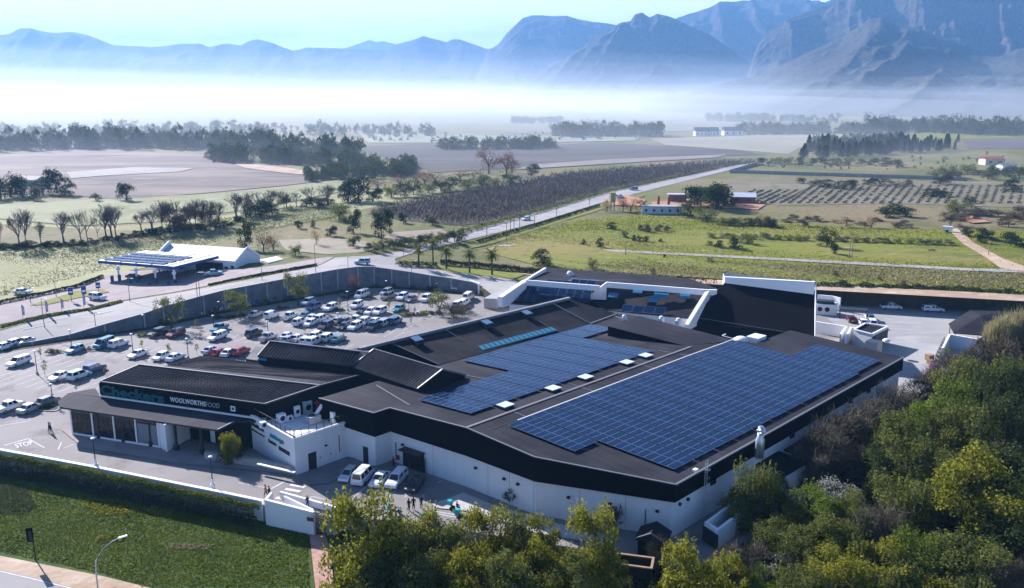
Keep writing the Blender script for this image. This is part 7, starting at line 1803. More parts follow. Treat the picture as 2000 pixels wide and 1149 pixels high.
def palm_proto(seed):
    rn = random.Random(seed); mb = MB(); mb.tube([(0, 0, -.03), (0, 0, .3), (0, 0, .68), (0, 0, .74)], [.05, .036, .034, .06], 9); tr = mb.mesh('trunk', M['bark']); V = []
    for i in range(54):
        a = rn.random() * 2 * pi; el = rn.uniform(-.2, 1.2); L_ = rn.uniform(.34, .46); p = Vector((0, 0, .76)); d = Vector((cos(a) * cos(el), sin(a) * cos(el), sin(el)))
        for k in range(9):
            d = (d + Vector((0, 0, -.13))).normalized(); q = p + d * L_ / 9; side = d.cross(Vector((0, 0, 1))); side = side.normalized() if side.length > .01 else Vector((1, 0, 0)); w = .06 * (1 - abs(k - 3.5) / 6.5)
            for s_ in (-1, 1):
                tip = p + side * s_ * w + d * .035 + Vector((0, 0, -.012)); V += [tuple(p), tuple(q), tuple(tip + d * .01), tuple(tip)]
            p = q
    add_proto('palm', np_mesh('crown', np.array(V), LM['olive']), tr)
for s in range(2): palm_proto(s)
def conifer_proto(seed, m, kind, n=1300, wid=.17, leaf=.03):
    rs = np.random.RandomState(seed); z = rs.rand(n) ** .8 * .92 + .08; R = wid * (1 - z) ** .7 * (1 + .25 * np.sin(z * 40 + seed)) + .01; a = rs.rand(n) * 2 * pi; rr = R * rs.uniform(.5, 1.05, n)
    p = np.stack([rr * np.cos(a), rr * np.sin(a), z], 1); d = np.stack([np.cos(a), np.sin(a), np.full(n, .2)], 1); me = np_mesh('crown', leaf_cards(p, rs.uniform(.6, 1.2, n) * leaf, d), m)
    mb = MB(); mb.tube([(0, 0, -.03), (0, 0, .9)], [.02, .004], 5); add_proto(kind, me, mb.mesh('trunk', M['bark']))
for s in range(3): conifer_proto(400 + s, LM['dark'], 'conifer', 520, .2, .045); make_leafy('gum', LM['deep'], 410 + s, 420, .05, 10, (.2, .4), low=.15)
def reed_proto(seed):
    rs = np.random.RandomState(seed); n = 5000; r = np.sqrt(rs.rand(n)) * .42; a = rs.rand(n) * 2 * pi; p = np.stack([r * np.cos(a), r * np.sin(a), rs.rand(n) ** 1.3 * (.66 - r * .9 + .12 * np.sin(a * 5))], 1)
    d = rs.randn(n, 3) * .3 + np.array([0, 0, 1]); d /= np.linalg.norm(d, axis=1)[:, None]; add_proto('reed', np_mesh('stems', twig_cards(p, d, rs.uniform(.15, .4, n), np.full(n, .007)), LM['reed']), None)
reed_proto(1)

def topfit(x, yb, yt, fn):
    q = fn(x, yb); lo, hi = 0, 60
    for _ in range(30):
        m_ = (lo + hi) / 2
        if world2px(q + Vector((0, 0, m_)))[1] > yt: lo = m_
        else: hi = m_
    return q, lo
tr_rnd = random.Random(77)
def plant(kind, q, h, wratio, label, cat='tree', group=None, name=None, whole=False):
    """h height in metres; wratio = crown width / height"""
    cr, tk = tr_rnd.choice(PROTO[kind]); name = name or {'palm': 'palm_tree', 'conifer': 'conifer_tree', 'reed': 'reed_clump', 'grey_shrub': 'bare_shrub', 'brown_shrub': 'bare_shrub', 'grey_mid': 'bare_shrub'}.get(kind, 'leafy_tree' if cat == 'tree' else 'shrub')
    w = h * wratio if kind not in ('palm', 'bare', 'bare_near') else h * (wratio or 1)
    rz = tr_rnd.random() * 6.28 if kind not in ('bare',) else tr_rnd.uniform(-.5, .5)
    if whole or tk is None:
        o = bpy.data.objects.new(name, cr); COL.objects.link(o); o.location = q; o.rotation_euler = (0, 0, rz); o.scale = (w, w, h); return tag(o, label, cat, group)
    r = empty(name, q, rz, label, cat, group); r.scale = (w, w, h)
    a = bpy.data.objects.new('crown', cr); COL.objects.link(a); a.parent = r
    b = bpy.data.objects.new('trunk', tk); COL.objects.link(b); b.parent = r
    return r
ORD = ['leftmost', 'second from left', 'third from left', 'fourth from left', 'fifth from left', 'sixth from left', 'seventh from left', 'eighth from left', 'ninth from left', 'tenth from left', 'eleventh from left', 'twelfth from left', 'thirteenth from left', 'fourteenth from left', 'fifteenth from left', 'sixteenth from left', 'seventeenth from left', 'eighteenth from left', 'nineteenth from left', 'twentieth from left']
def ordl(i, n): 
    if n == 1: return ''
    if i == 0: return ', leftmost'
    if i == n - 1: return ', rightmost'
    if i < len(ORD) and i < n / 2: return ', ' + ORD[i]
    j = n - 1 - i
    return ', ' + (ORD[j].replace('left', 'right') if j < len(ORD) else 'near the middle, ' + str(i + 1) + 'th from left')
def row(items, label, fn=PT, cat='tree', group=None, name=None):
    """items: (x, ybase, ytop, width px, kind)"""
    items = sorted(items, key=lambda t: t[0])
    for i, (x, yb, yt, w, kind) in enumerate(items):
        q, h = topfit(x, yb, yt, fn); dist = (q - Vector((0, 0, CAM_H))).length; wm = w * dist / FPX
        plant(kind, q - Vector((0, 0, .1)), h, wm / h, label + ordl(i, len(items)), cat, group, name)
P0 = lambda x, y: P(x, y, 0)
# ---- trees of the car park and its walls
row([(335, 642, 578, 62, 'sparse')], 'open crowned tree on the island before the retaining wall', P0)
row([(468, 617, 568, 60, 'tree_olive')], 'rounded tree standing before the retaining wall over shaded cars', P0); row([(582, 598, 528, 48, 'tree_olive')], 'tall leafy tree before the retaining wall left of its corner', P0)
row([(694, 575, 535, 34, 'tree_rust')], 'reddish autumn tree at the corner of the retaining wall', P0); row([(662, 578, 560, 12, 'mid_rust')], 'small red sapling left of the autumn tree', P0); row([(858, 616, 568, 46, 'tree_olive')], 'round yellow green tree at the right end of the car park', P0)
row([(886, 622, 590, 60, 'grey_mid'), (905, 610, 592, 40, 'grey_mid')], 'thin bare shrub right of the yellow green tree', P0, 'shrub')
row([(x, y, y - h, h * .42, 'sapling') for x, y, h in ((88, 733, 26), (113, 797, 22), (72, 801, 20), (146, 783, 20), (207, 733, 20), (150, 766, 16), (80, 700, 0.1 + 22), (210, 672, 20), (278, 683, 20), (330, 696, 26), (385, 692, 22), (385, 642, 20), (300, 664, 14), (521, 598, 20), (663, 607, 26), (725, 582, 14), (770, 585, 14), (818, 584, 18), (760, 608, 24), (790, 606, 18), (596, 652, 16), (675, 637, 18), (730, 629, 18), (628, 673, 14), (671, 664, 14), (803, 634, 14), (810, 614, 16))], 'young staked sapling in the car park', P0, 'tree', 'car park saplings', 'sapling')
isl = []
for x, y, n in ((165, 684, 4), (112, 689, 4), (290, 657, 4), (335, 651, 5), (84, 798, 6), (440, 623, 5), (470, 618, 4), (555, 603, 3), (812, 617, 7), (665, 607, 2), (850, 613, 5)):
    for k in range(n): isl.append((x + (k - n / 2) * 7 + tr_rnd.uniform(-2, 2), y + tr_rnd.uniform(-2, 1) - (k - n / 2) * .6, y - tr_rnd.uniform(6, 10), tr_rnd.uniform(8, 13), tr_rnd.choice(('mid_deep', 'mid_olive', 'mid_bright'))))
for t in isl:
    q, h = topfit(t[0], t[1], t[2], P0); plant(t[4], q - Vector((0, 0, h * .25)), h * 1.2, 1.4, 'low green shrub on a kerbed island of the car park', 'shrub', 'island shrubs', 'shrub', whole=True)
row([(453, 906, 846, 40, 'big_yellow')], 'round yellow green bush tree at the right end of the veranda', P0); row([(440, 902, 868, 50, 'mid_deep')], 'dark bush under the veranda end', P0, 'shrub'); row([(470, 905, 868, 50, 'mid_dark')], 'dark bush left of the white terrace wall', P0, 'shrub')
# climbing plants at the foot of the retaining wall
pl_ = resample(WALL[3:], 4.5)
for i, p in enumerate(pl_):
    if tr_rnd.random() < .75: plant(tr_rnd.choice(('mid_deep', 'mid_dark', 'mid_olive')), Vector((p.x + .6, p.y - 1.6, -.4)), tr_rnd.uniform(1.0, 2.0), tr_rnd.uniform(1.2, 2.2), 'low shrub in the planting strip at the foot of the retaining wall', 'shrub', 'shrubs at the foot of the retaining wall', 'shrub', whole=True)
# ---- palms
row([(818, 522, 478, 46, 'palm'), (846, 520, 462, 40, 'palm'), (872, 526, 480, 44, 'palm'), (917, 534, 486, 44, 'palm'), (961, 538, 484, 46, 'palm')], 'date palm beside the mall road', PT, 'palm tree', 'palms along the mall road')
# ---- the bare row at left
items = [(3, 482, 425, 20, 'bare'), (38, 482, 405, 45, 'bare'), (52, 478, 404, 40, 'bare'), (80, 477, 432, 22, 'bare'), (124, 474, 412, 42, 'bare'), (160, 472, 410, 40, 'bare'), (172, 470, 405, 30, 'bare'), (192, 467, 420, 18, 'bare'), (208, 466, 395, 50, 'bare'), (218, 464, 398, 40, 'bare'), (226, 462, 395, 45, 'bare'), (276, 452, 408, 35, 'bare'), (298, 453, 398, 45, 'bare'), (318, 450, 388, 42, 'bare'), (334, 448, 390, 40, 'bare'), (350, 447, 386, 42, 'bare'), (372, 446, 388, 34, 'bare'), (383, 446, 386, 30, 'bare'), (396, 445, 385, 34, 'bare'), (412, 443, 388, 40, 'bare'), (428, 440, 392, 35, 'bare'), (462, 430, 375, 46, 'bare'), (480, 425, 372, 40, 'bare'), (505, 420, 370, 46, 'bare'), (530, 415, 368, 42, 'bare'), (560, 408, 375, 22, 'bare'), (580, 406, 372, 34, 'bare'), (612, 402, 362, 50, 'bare'), (640, 400, 360, 50, 'bare')]
row(items, 'leafless tree in the row across the pale field', PT, 'tree', 'leafless trees in the pale field', 'bare_tree')
row([(340, 452, 402, 60, 'brown_shrub'), (365, 450, 400, 60, 'brown_shrub'), (410, 446, 405, 50, 'brown_shrub'), (555, 408, 372, 40, 'grey_mid'), (500, 420, 385, 50, 'grey_mid')], 'dense twiggy thicket among the leafless row', PT, 'shrub')
for i in range(60):
    t = i / 60; x = lerp(0, 480, t); y = interp(x, [(0, 486), (160, 477), (300, 456), (440, 441), (480, 432)]) + tr_rnd.uniform(-2, 3); q = PT(x, y)
    plant('mid_dark', q - Vector((0, 0, .4)), tr_rnd.uniform(1.2, 2.6), tr_rnd.uniform(1.4, 2.4), 'low dark bush under the leafless tree row', 'shrub', 'bushes under the leafless row', 'shrub', whole=True)
# ---- left middle distance
row([(20, 385, 338, 60, 'mid_deep'), (45, 385, 345, 55, 'mid_deep'), (85, 382, 348, 40, 'mid_deep'), (112, 378, 328, 42, 'mid_dark'), (128, 382, 345, 36, 'mid_dark'), (2, 390, 345, 40, 'mid_deep'), (66, 392, 365, 30, 'mid_deep')], 'hazy broadleaf tree round the farmhouse at far left', PT, 'tree', 'trees round the left farmhouse')
row([(248, 392, 357, 40, 'mid_dark')], 'round dark tree alone at the vineyard edge'); row([(187, 393, 376, 20, 'mid_deep')], 'small round bush left of the lone dark tree', PT, 'shrub')
row([(490, 425, 393, 36, 'mid_deep'), (510, 424, 390, 44, 'mid_dark'), (532, 420, 395, 36, 'mid_deep')], 'green tree clump in the leafless row', PT, 'tree', 'green clump in the row')
row([(625, 404, 383, 60, 'mid_dark'), (598, 405, 385, 34, 'mid_dark')], 'dark bush below the bare spreading tree', PT, 'shrub')
row([(700, 395, 347, 74, 'mid_dark'), (728, 394, 366, 44, 'mid_dark'), (680, 394, 352, 40, 'mid_dark')], 'massive dark evergreen in the middle distance', PT, 'tree', 'massive dark evergreens')
row([(765, 386, 362, 44, 'mid_olive'), (790, 384, 356, 44, 'mid_deep'), (808, 380, 348, 36, 'mid_deep'), (835, 377, 358, 44, 'mid_olive'), (862, 374, 350, 44, 'mid_deep'), (880, 372, 344, 40, 'mid_deep'), (915, 372, 348, 44, 'mid_olive'), (940, 366, 340, 44, 'mid_deep'), (965, 364, 345, 30, 'mid_olive'), (1000, 360, 338, 44, 'mid_deep')], 'green tree in the band left of the orchard', PT, 'tree', 'green band left of the orchard')
row([(740, 370, 345, 50, 'mid_rust'), (780, 366, 338, 50, 'mid_rust'), (830, 360, 335, 60, 'mid_rust'), (850, 358, 334, 50, 'mid_rust'), (900, 352, 332, 50, 'mid_rust'), (925, 350, 330, 40, 'mid_rust')], 'brown leafless grove tree behind the green band', PT, 'tree', 'brown grove')
row([(955, 340, 289, 50, 'mid_rust'), (990, 342, 292, 50, 'mid_rust'), (1000, 338, 300, 40, 'mid_rust')], 'tall pale brown tree rising above the orchard edge', PT, 'tree', 'tall brown trees'); row([(1038, 344, 318, 34, 'mid_dark')], 'dark conical tree right of the tall brown trees')
row([(482, 490, 430, 38, 'mid_dark')], 'dark green tree left of the russet tree behind the fuel shop'); row([(515, 492, 448, 44, 'mid_rust'), (535, 490, 455, 30, 'mid_rust')], 'russet tree behind the fuel shop', PT, 'tree', 'russet trees')
row([(663, 430, 397, 44, 'mid_olive')], 'pale olive tree beyond the dirt clearing'); row([(690, 456, 406, 34, 'mid_dark')], 'upright dark tree left in the dirt clearing'); row([(745, 466, 412, 36, 'mid_dark'), (762, 458, 405, 30, 'mid_dark')], 'tall dark tree pair in the dirt clearing', PT, 'tree', 'dark pair')
row([(618, 479, 445, 20, 'mid_gold')], 'small golden tree in the dirt clearing'); row([(582, 446, 429, 20, 'mid_dark'), (610, 445, 430, 14, 'mid_deep'), (645, 462, 440, 30, 'mid_dark'), (690, 482, 458, 34, 'mid_deep'), (789, 436, 414, 22, 'mid_dark'), (845, 440, 423, 34, 'mid_deep'), (577, 500, 475, 28, 'mid_olive'), (672, 435, 420, 30, 'mid_olive')], 'round shrub in the scrubby ground before the orchard', PT, 'shrub', 'shrubs before the orchard')
row([(720 + i * 14, 494 - i * 1.8 + tr_rnd.uniform(-4, 2), 474 - i * 2.2, 26, tr_rnd.choice(('mid_deep', 'mid_olive'))) for i in range(14)], 'roadside bush in the thicket left of the main road', PT, 'shrub', 'roadside thicket')
row([(780 + i * 9, 520 + i * .4, 508 + i * .3, 16, 'mid_deep') for i in range(9)], 'low bush round the palm trunks', PT, 'shrub', 'bushes round the palms')
# ---- right pasture
row([(1059, 519, 485, 46, 'mid_dark')], 'largest round dark bush of the right pasture, above the mall roof', PT, 'tree'); row([(1157, 527, 502, 22, 'mid_olive')], 'upright olive bush right of the largest pasture bush', PT, 'shrub')
row([(1195, 448, 433, 22, 'mid_dark'), (1140, 478, 467, 14, 'mid_dark'), (1172, 484, 464, 18, 'mid_dark'), (1222, 465, 450, 16, 'mid_deep'), (1238, 471, 458, 14, 'mid_dark'), (1250, 471, 459, 14, 'mid_deep'), (1262, 473, 461, 16, 'mid_dark'), (1290, 473, 466, 12, 'mid_dark'), (1385, 481, 469, 16, 'mid_olive'), (1405, 484, 469, 24, 'mid_dark'), (1433, 487, 464, 34, 'mid_dark'), (1460, 478, 455, 34, 'mid_olive'), (1490, 465, 453, 24, 'mid_olive'), (1630, 497, 475, 22, 'mid_dark'), (1560, 474, 462, 14, 'mid_olive'), (1275, 540, 520, 14, 'grey_mid'), (1387, 514, 502, 14, 'grey_mid'), (1298, 505, 496, 8, 'mid_dark'), (1632, 540, 528, 14, 'grey_mid'), (1718, 548, 540, 10, 'mid_dark'), (1765, 560, 545, 12, 'grey_mid'), (1820, 492, 486, 14, 'brown_shrub')], 'shrub of the right pasture', PT, 'shrub', 'pasture shrubs')
row([(1615, 483, 443, 40, 'mid_deep')], 'spreading tree in the middle of the right pasture'); row([(1892, 462, 445, 26, 'mid_dark'), (1930, 468, 445, 40, 'mid_dark'), (1915, 475, 455, 24, 'mid_dark'), (1965, 475, 452, 34, 'mid_dark'), (1985, 482, 456, 40, 'mid_dark')], 'dark round tree at the right edge of the pasture', PT, 'tree', 'dark trees at the right edge')
row([(1250 + i * 16 + tr_rnd.uniform(-5, 5), 450 + i * .5 + tr_rnd.uniform(-6, 4), 441 + i * .5 + tr_rnd.uniform(-6, 2), 18, 'brown_shrub') for i in range(4)] + [(1395 + i * 20 + tr_rnd.uniform(-6, 6), 466 + i * .6, 453 + i * .6, 22, tr_rnd.choice(('brown_shrub', 'grey_mid', 'mid_olive'))) for i in range(24)], 'scrubby bush in the line across the pasture', PT, 'shrub', 'scrub line in the pasture')
row([(1480 + i * 17 + tr_rnd.uniform(-8, 8), 440 + tr_rnd.uniform(-12, 4) + i * .2, 426 + i * .3 + tr_rnd.uniform(-10, 4), 26, tr_rnd.choice(('mid_rust', 'brown_shrub', 'brown_shrub'))) for i in range(18)], 'reddish brown scrub below the vine field', PT, 'shrub', 'brown scrub')
row([(1860 + i * 18 + tr_rnd.uniform(-6, 6), 432 + tr_rnd.uniform(-14, 12), 412 + tr_rnd.uniform(-12, 10), 40, tr_rnd.choice(('brown_shrub', 'mid_rust', 'grey_mid'))) for i in range(9)], 'brown thicket at the right edge of the vine field', PT, 'shrub', 'brown thicket right')
# big dark cypress and its company
row([(1362, 402, 362, 66, 'mid_dark'), (1400, 408, 362, 84, 'mid_dark'), (1383, 398, 357, 80, 'mid_dark'), (1416, 404, 364, 60, 'mid_dark')], 'huge wide dark tree behind the white cottage', PT, 'tree', 'the wide dark tree group'); row([(1350, 424, 394, 56, 'mid_deep')], 'dense green tree right of the white cottage'); row([(1378, 431, 403, 50, 'mid_olive')], 'grey green feathery tree in front of the huge dark tree')
row([(1232, 414, 383, 40, 'mid_gold'), (1255, 416, 388, 30, 'mid_rust'), (1185, 414, 390, 24, 'mid_rust'), (1216, 413, 384, 34, 'mid_rust')], 'brown leaved tree between the tank tower and the cottage', PT, 'tree', 'brown trees by the tank')
row([(1410 + i * 16, 440 + i * .3, 424 + i * .3, 30, tr_rnd.choice(('mid_deep', 'grey_mid', 'mid_olive'))) for i in range(7)], 'bush in the clump before the red soil yard', PT, 'shrub', 'bushes before the red soil')
# hedge line and clumps beyond
row([(1568, 359, 347, 24, 'mid_dark'), (1590, 364, 349, 30, 'mid_deep'), (1615, 367, 350, 36, 'mid_dark'), (1640, 370, 352, 34, 'mid_deep'), (1665, 368, 350, 34, 'mid_dark'), (1695, 362, 346, 36, 'mid_dark'), (1720, 360, 346, 34, 'mid_deep'), (1748, 366, 352, 34, 'grey_mid'), (1770, 364, 350, 24, 'mid_deep')], 'dark shrub in the clump above the vine rows', PT, 'shrub', 'clump above the vine rows')
row([(1820, 384, 368, 50, 'mid_dark'), (1845, 384, 372, 40, 'mid_dark'), (1975, 375, 350, 40, 'mid_dark'), (1745, 416, 398, 50, 'mid_dark'), (1770, 424, 404, 50, 'mid_dark'), (1730, 424, 406, 40, 'mid_deep'), (1870, 418, 390, 50, 'mid_olive'), (1895, 398, 384, 30, 'mid_deep'), (1835, 400 - 40, 340, 44, 'mid_dark')], 'dark tree clump round the vine field', PT, 'tree', 'clumps round the vine field')
row([(1830 + i * 20, 345 + tr_rnd.uniform(-8, 8), 328 + tr_rnd.uniform(-8, 6), 36, tr_rnd.choice(('mid_dark', 'mid_deep', 'mid_olive'))) for i in range(9)], 'tree round the right farmhouses', PT, 'tree', 'trees round the right farms'); row([(1490 + i * 24, 324 + tr_rnd.uniform(-4, 3), 308 + tr_rnd.uniform(-3, 3), 28, tr_rnd.choice(('mid_olive', 'mid_deep', 'mid_dark'))) for i in range(12)], 'shrub along the lane below the conifer belt', PT, 'shrub', 'shrubs below the conifers')
# ---- conifer belt at right (copies nothing tells apart share a label)
for i in range(120):
    x = tr_rnd.uniform(1562, 1880); yb = 310 - (x - 1562) * .06 + tr_rnd.uniform(-12, 4); yt = yb - tr_rnd.uniform(22, 38) * (1 - (x - 1562) / 900); q, h = topfit(x, yb, yt, PT)
    plant(tr_rnd.choice(('conifer', 'conifer', 'conifer')), q, h, tr_rnd.uniform(.9, 1.6), 'dark conifer in the windbreak belt at right', 'tree', 'windbreak belt', 'conifer_tree', whole=False)
# ---- distant belts
def belt(poly, n, hpx, label, group, kinds=('far_dark', 'far_deep'), wr=(.7, 1.3), merge=True):
    Vs = []
    for i in range(n):
        t = tr_rnd.random(); k = tr_rnd.randrange(len(poly) - 1); (x0, a0, b0), (x1, a1, b1) = poly[k], poly[k + 1]
        x = lerp(x0, x1, t); y = tr_rnd.uniform(lerp(a0, a1, t), lerp(b0, b1, t)); hp = tr_rnd.uniform(*hpx); q, h = topfit(x, y, y - hp, PT); w = tr_rnd.uniform(*wr)
        if not merge: plant(tr_rnd.choice(kinds), q - Vector((0, 0, .3)), h, w, label + f', about {int(round(x / 25) * 25 / 20)} percent from the left edge' if False else label, 'tree', group, 'distant_tree', whole=True); continue
        me = tr_rnd.choice(PROTO[tr_rnd.choice(kinds)])[0]; c = np.empty(len(me.vertices) * 3, dtype=np.float32); me.vertices.foreach_get('co', c); c = c.reshape(-1, 3)
        a = tr_rnd.random() * 6.28; R3 = np.array([[cos(a), -sin(a), 0], [sin(a), cos(a), 0], [0, 0, 1]]); Vs.append((c @ R3.T) * np.array([h * w, h * w, h]) + np.array([q.x, q.y, q.z - .3]))
    if merge:
        o = bpy.data.objects.new('distant_wood', np_mesh('distant_wood', np.concatenate(Vs), LM['deep'])); COL.objects.link(o); tag(o, label, kind='stuff')
belt([(-30, 290, 300), (150, 284, 292), (260, 284, 292), (440, 286, 296), (560, 296, 304), (705, 304, 312)], 190, (26, 46), 'hazy gum tree of the long belt at left', 'long belt at left', ('gum', 'gum', 'far_deep'), (.45, .8), merge=False)
belt([(-30, 288, 296), (260, 284, 290), (440, 286, 294), (705, 300, 310)], 160, (14, 32), 'hazy wood filling the long belt at left', None)
belt([(410, 308, 318), (560, 312, 322), (700, 318, 332)], 70, (18, 36), 'bluish tree of the nearer belt behind the vineyard', 'nearer belt', ('far_deep', 'far_dark', 'gum'), merge=False)
belt([(410, 306, 320), (560, 312, 324), (700, 318, 334)], 70, (10, 24), 'bluish wood of the nearer belt', None); belt([(600, 345, 356), (720, 338, 350), (810, 330, 344)], 110, (14, 28), 'dim wood at the edge of the dark field', None)
belt([(700, 316, 330), (810, 318, 332)], 30, (14, 26), 'tall dim trees beside the dark field', None); belt([(860, 288, 294), (1000, 288, 293), (1090, 286, 290)], 90, (10, 26), 'hazy trees round the distant farms', None); belt([(1080, 262, 270), (1180, 262, 268), (1290, 264, 268)], 80, (12, 30), 'hazy round trees on the plain', None); belt([(1000, 238, 242), (1110, 238, 242)], 60, (8, 14), 'very faint wood on the far plain', None)
belt([(1380, 232, 238), (1480, 234, 240), (1640, 236, 244)], 110, (8, 16), 'faint woods below the foothills', None); belt([(1440, 258, 264), (1560, 258, 264), (1700, 256, 262)], 110, (10, 24), 'bluish wood behind the manor', None); belt([(1700, 248, 262), (1850, 250, 262), (2010, 256, 270)], 170, (12, 30), 'bluish woods at the right under the mountain', None); belt([(0, 258, 272), (400, 252, 266), (850, 256, 270)], 170, (8, 24), 'woods fading in the mist', None); belt([(1590, 282, 290), (1700, 280, 288), (1760, 280, 284)], 60, (14, 26), 'bluish grove behind the windbreak', None)
belt([(720, 268, 282), (1000, 262, 278), (1270, 262, 272)], 70, (4, 10), 'scattered bushes between the far fields', None); belt([(1430, 320, 330), (2000, 300, 335)], 60, (4, 9), 'scattered bushes of the right fields', None)
# ---- orchard of leafless trees left of the road
def orchard():
    poly = [PT(x, y) for x, y in ((715, 419), (760, 405), (880, 382), (1000, 360), (1110, 342), (1300, 325), (1470, 316), (1480, 319), (1405, 330), (1180, 375), (1085, 402), (960, 436), (890, 441), (800, 433))]
    p2 = [Vector((p.x, p.y)) for p in poly]; xs = [p.x for p in p2]; ys = [p.y for p in p2]; rs = np.random.RandomState(4); S, Dd, Ln, Wd = [], [], [], []
    u = Vector((PT(1180, 375) - PT(890, 441)).xy).normalized(); v = Vector((-u.y, u.x)); o_ = Vector((xs[7], ys[7])); cnt = 0
    for a in np.arange(-500, 900, 3.2):
        for b in np.arange(-60, 500, 4.0):
            q = Vector(p2[10]) + u * a + v * b
            if q.y < 150 or q.y > 2200 or not inside(q.x, q.y, p2): continue
            if q.y > 500 and rs.rand() < (q.y - 500) / 1600: continue
            cnt += 1; k = 20 if q.y < 450 else 10; h = rs.uniform(2.8, 4.8)
            for i in range(k):
                d = np.array([rs.randn() * .7, rs.randn() * .7, 1.0]); d /= np.linalg.norm(d); z0 = rs.rand() * h * .5
                S.append((q.x + d[0] * z0 * .7, q.y + d[1] * z0 * .7, ZF + z0)); Dd.append(d); Ln.append(h * rs.uniform(.4, .62)); Wd.append(.075 if q.y < 450 else .16)
    V = twig_cards(np.array(S), np.array(Dd), Ln, Wd); me = np_mesh('orchard_trees', V, leaf_mat('orchard_twigs', (.05, .04, .032), (.105, .085, .07), .1)); o = bpy.data.objects.new('orchard_trees', me); COL.objects.link(o); tag(o, 'leafless orchard rows left of the road', kind='stuff')
    fs = sheet('orchard_floor', [p + Vector((0, 0, .12)) for p in poly], multi('orchard_floor', [(.05, .043, .03), ((.07, .06, .042), .42, .62), ((.045, .055, .025), .5, .7)], [.02, .1]))
orchard()
# pale orchard fringe posts
# ---- hedges
def leafmass(name, pts, width, h, n, leaf, m, label, cat, z=None, kind=None, base=0.0, sag=0.0):
    """a hedge: leaves filling a long low body along a line"""
    pts = [Vector(p) for p in pts]; L_ = [0]
    for a, b in zip(pts, pts[1:]): L_.append(L_[-1] + (b - a).length)
    rs = np.random.RandomState(len(name) + n); c = np.zeros((n, 3)); s = rs.rand(n) * L_[-1]; 
    for i in range(n):
        k = next(j for j in range(1, len(L_)) if s[i] <= L_[j] + 1e-6); t = (s[i] - L_[k - 1]) / (L_[k] - L_[k - 1]); p = pts[k - 1].lerp(pts[k], t); d = (pts[k] - pts[k - 1]).normalized()
        ang = rs.rand() * pi; hh = h * (1 + .22 * noise.noise(Vector((s[i] * .35, 0, h)))) ; rr = .75 + .25 * rs.rand()
        off = cos(ang) * width / 2 * rr; zz = (sin(ang) ** .6) * hh * rr
        c[i] = (p.x - d.y * off, p.y + d.x * off, p.z + base + zz)
    me = np_mesh(name, leaf_cards(c - np.array(pts[0]), rs.uniform(.6, 1.3, n) * leaf, None), m); o = bpy.data.objects.new(name, me); COL.objects.link(o); o.location = pts[0]; tag(o, label, cat, None, kind); return o
hl = [Vector((p.x, p.y, -.7)) for p in offset_line(resample(cw, 8), -1.5)]
leafmass('hedge', hl, 1.5, 1.45, 14000, .13, leaf_mat('hedge_leaf', (.05, .075, .012), (.17, .19, .025), .35), 'clipped yellow green hedge along the outside of the boundary wall', 'hedge')
leafmass('hedge', [Vector((p.x, p.y, -2.6)) for p in offset_line(resample(cw, 8), -1.9)], 1.1, 2.0, 9000, .13, LM['dark'], 'dark lower part of the hedge behind the mesh fence', 'hedge')
emb = [Vector((p.x, p.y + 3.2, 1.0)) for p in BACK[5:]]
leafmass('hedge', emb, 6, 4.2, 16000, .24, LM['dark'], 'tall dark hedge on the bank behind the service yard', 'hedge')
leafmass('hedge', [PT(x, y) for x, y in ((860, 518), (930, 524), (1000, 531), (1060, 538))], 1.6, 1.7, 5000, .2, LM['dark'], 'dark hedge behind the palms', 'hedge')
leafmass('hedge', [PT(x, y) for x, y in ((860, 516), (930, 521), (1060, 534), (1170, 541), (1260, 549), (1400, 556))], 1.2, 1.6, 1500, .3, LM['rust'], 'line of reddish shrubs behind the mall', 'hedge')
leafmass('hedge', [PT(x, y) for x, y in ((-60, 606), (0, 594), (93, 575), (151, 562), (200, 543))], 1.2, 1.0, 4000, .2, LM['dark'], 'low hedge along the left edge of the forecourt', 'hedge')
leafmass('hedge', [PT(x, y) for x, y in ((407, 560), (480, 545), (550, 532), (618, 520))], 1.0, .8, 3500, .2, LM['deep'], 'low hedge between the forecourt and the road', 'hedge'); leafmass('hedge', [PT(x, y) for x, y in ((0, 640), (91, 619), (176, 606), (238, 591))], 1.6, .7, 2500, .2, LM['olive'], 'ragged planting strip below the feather flags', 'hedge')
leafmass('hedge', [PT(x, y) for x, y in ((895, 458), (1000, 430), (1092, 403), (1185, 376), (1300, 351), (1400, 330))], 2.5, 1.6, 6000, .35, LM['olive'], 'scrubby verge between the orchard and the road', 'hedge'); leafmass('hedge', [PT(x, y) for x, y in ((930, 476), (1044, 443), (1170, 404))], 1.6, 1.2, 3000, .3, LM['dark'], 'dark verge strip on the right side of the road', 'hedge')
# ---- grass tufts, ground cover and scrub
def tufts(name, polypx, n, leaf, m, label, fn=PT, zoff=0.0, hz=.3):
    poly = [fn(x, y) for x, y in polypx]; p2 = [Vector((p.x, p.y)) for p in poly]; x0, x1 = min(p.x for p in p2), max(p.x for p in p2); y0, y1 = min(p.y for p in p2), max(p.y for p in p2); rs = np.random.RandomState(n); C = []
    while len(C) < n:
        x, y = rs.uniform(x0, x1), rs.uniform(y0, y1)
        if inside(x, y, p2): C.append((x, y, T(x, y) + zoff + rs.rand() * hz))
    o = bpy.data.objects.new(name, np_mesh(name, leaf_cards(np.array(C), rs.uniform(.5, 1.4, n) * leaf, np.tile(np.array([0, 0, 1.0]), (n, 1)), jit=1.4), m)); COL.objects.link(o); tag(o, label, kind='stuff')
LM['lawn'] = leaf_mat('ground_cover', (.06, .095, .004), (.17, .19, .012), .3, sc=.25); LM['lavender'] = leaf_mat('grey_ground_cover', (.06, .08, .03), (.13, .14, .08), .2); LM['dry'] = leaf_mat('dry_grass', (.2, .18, .09), (.4, .35, .2), .3, sc=.05)
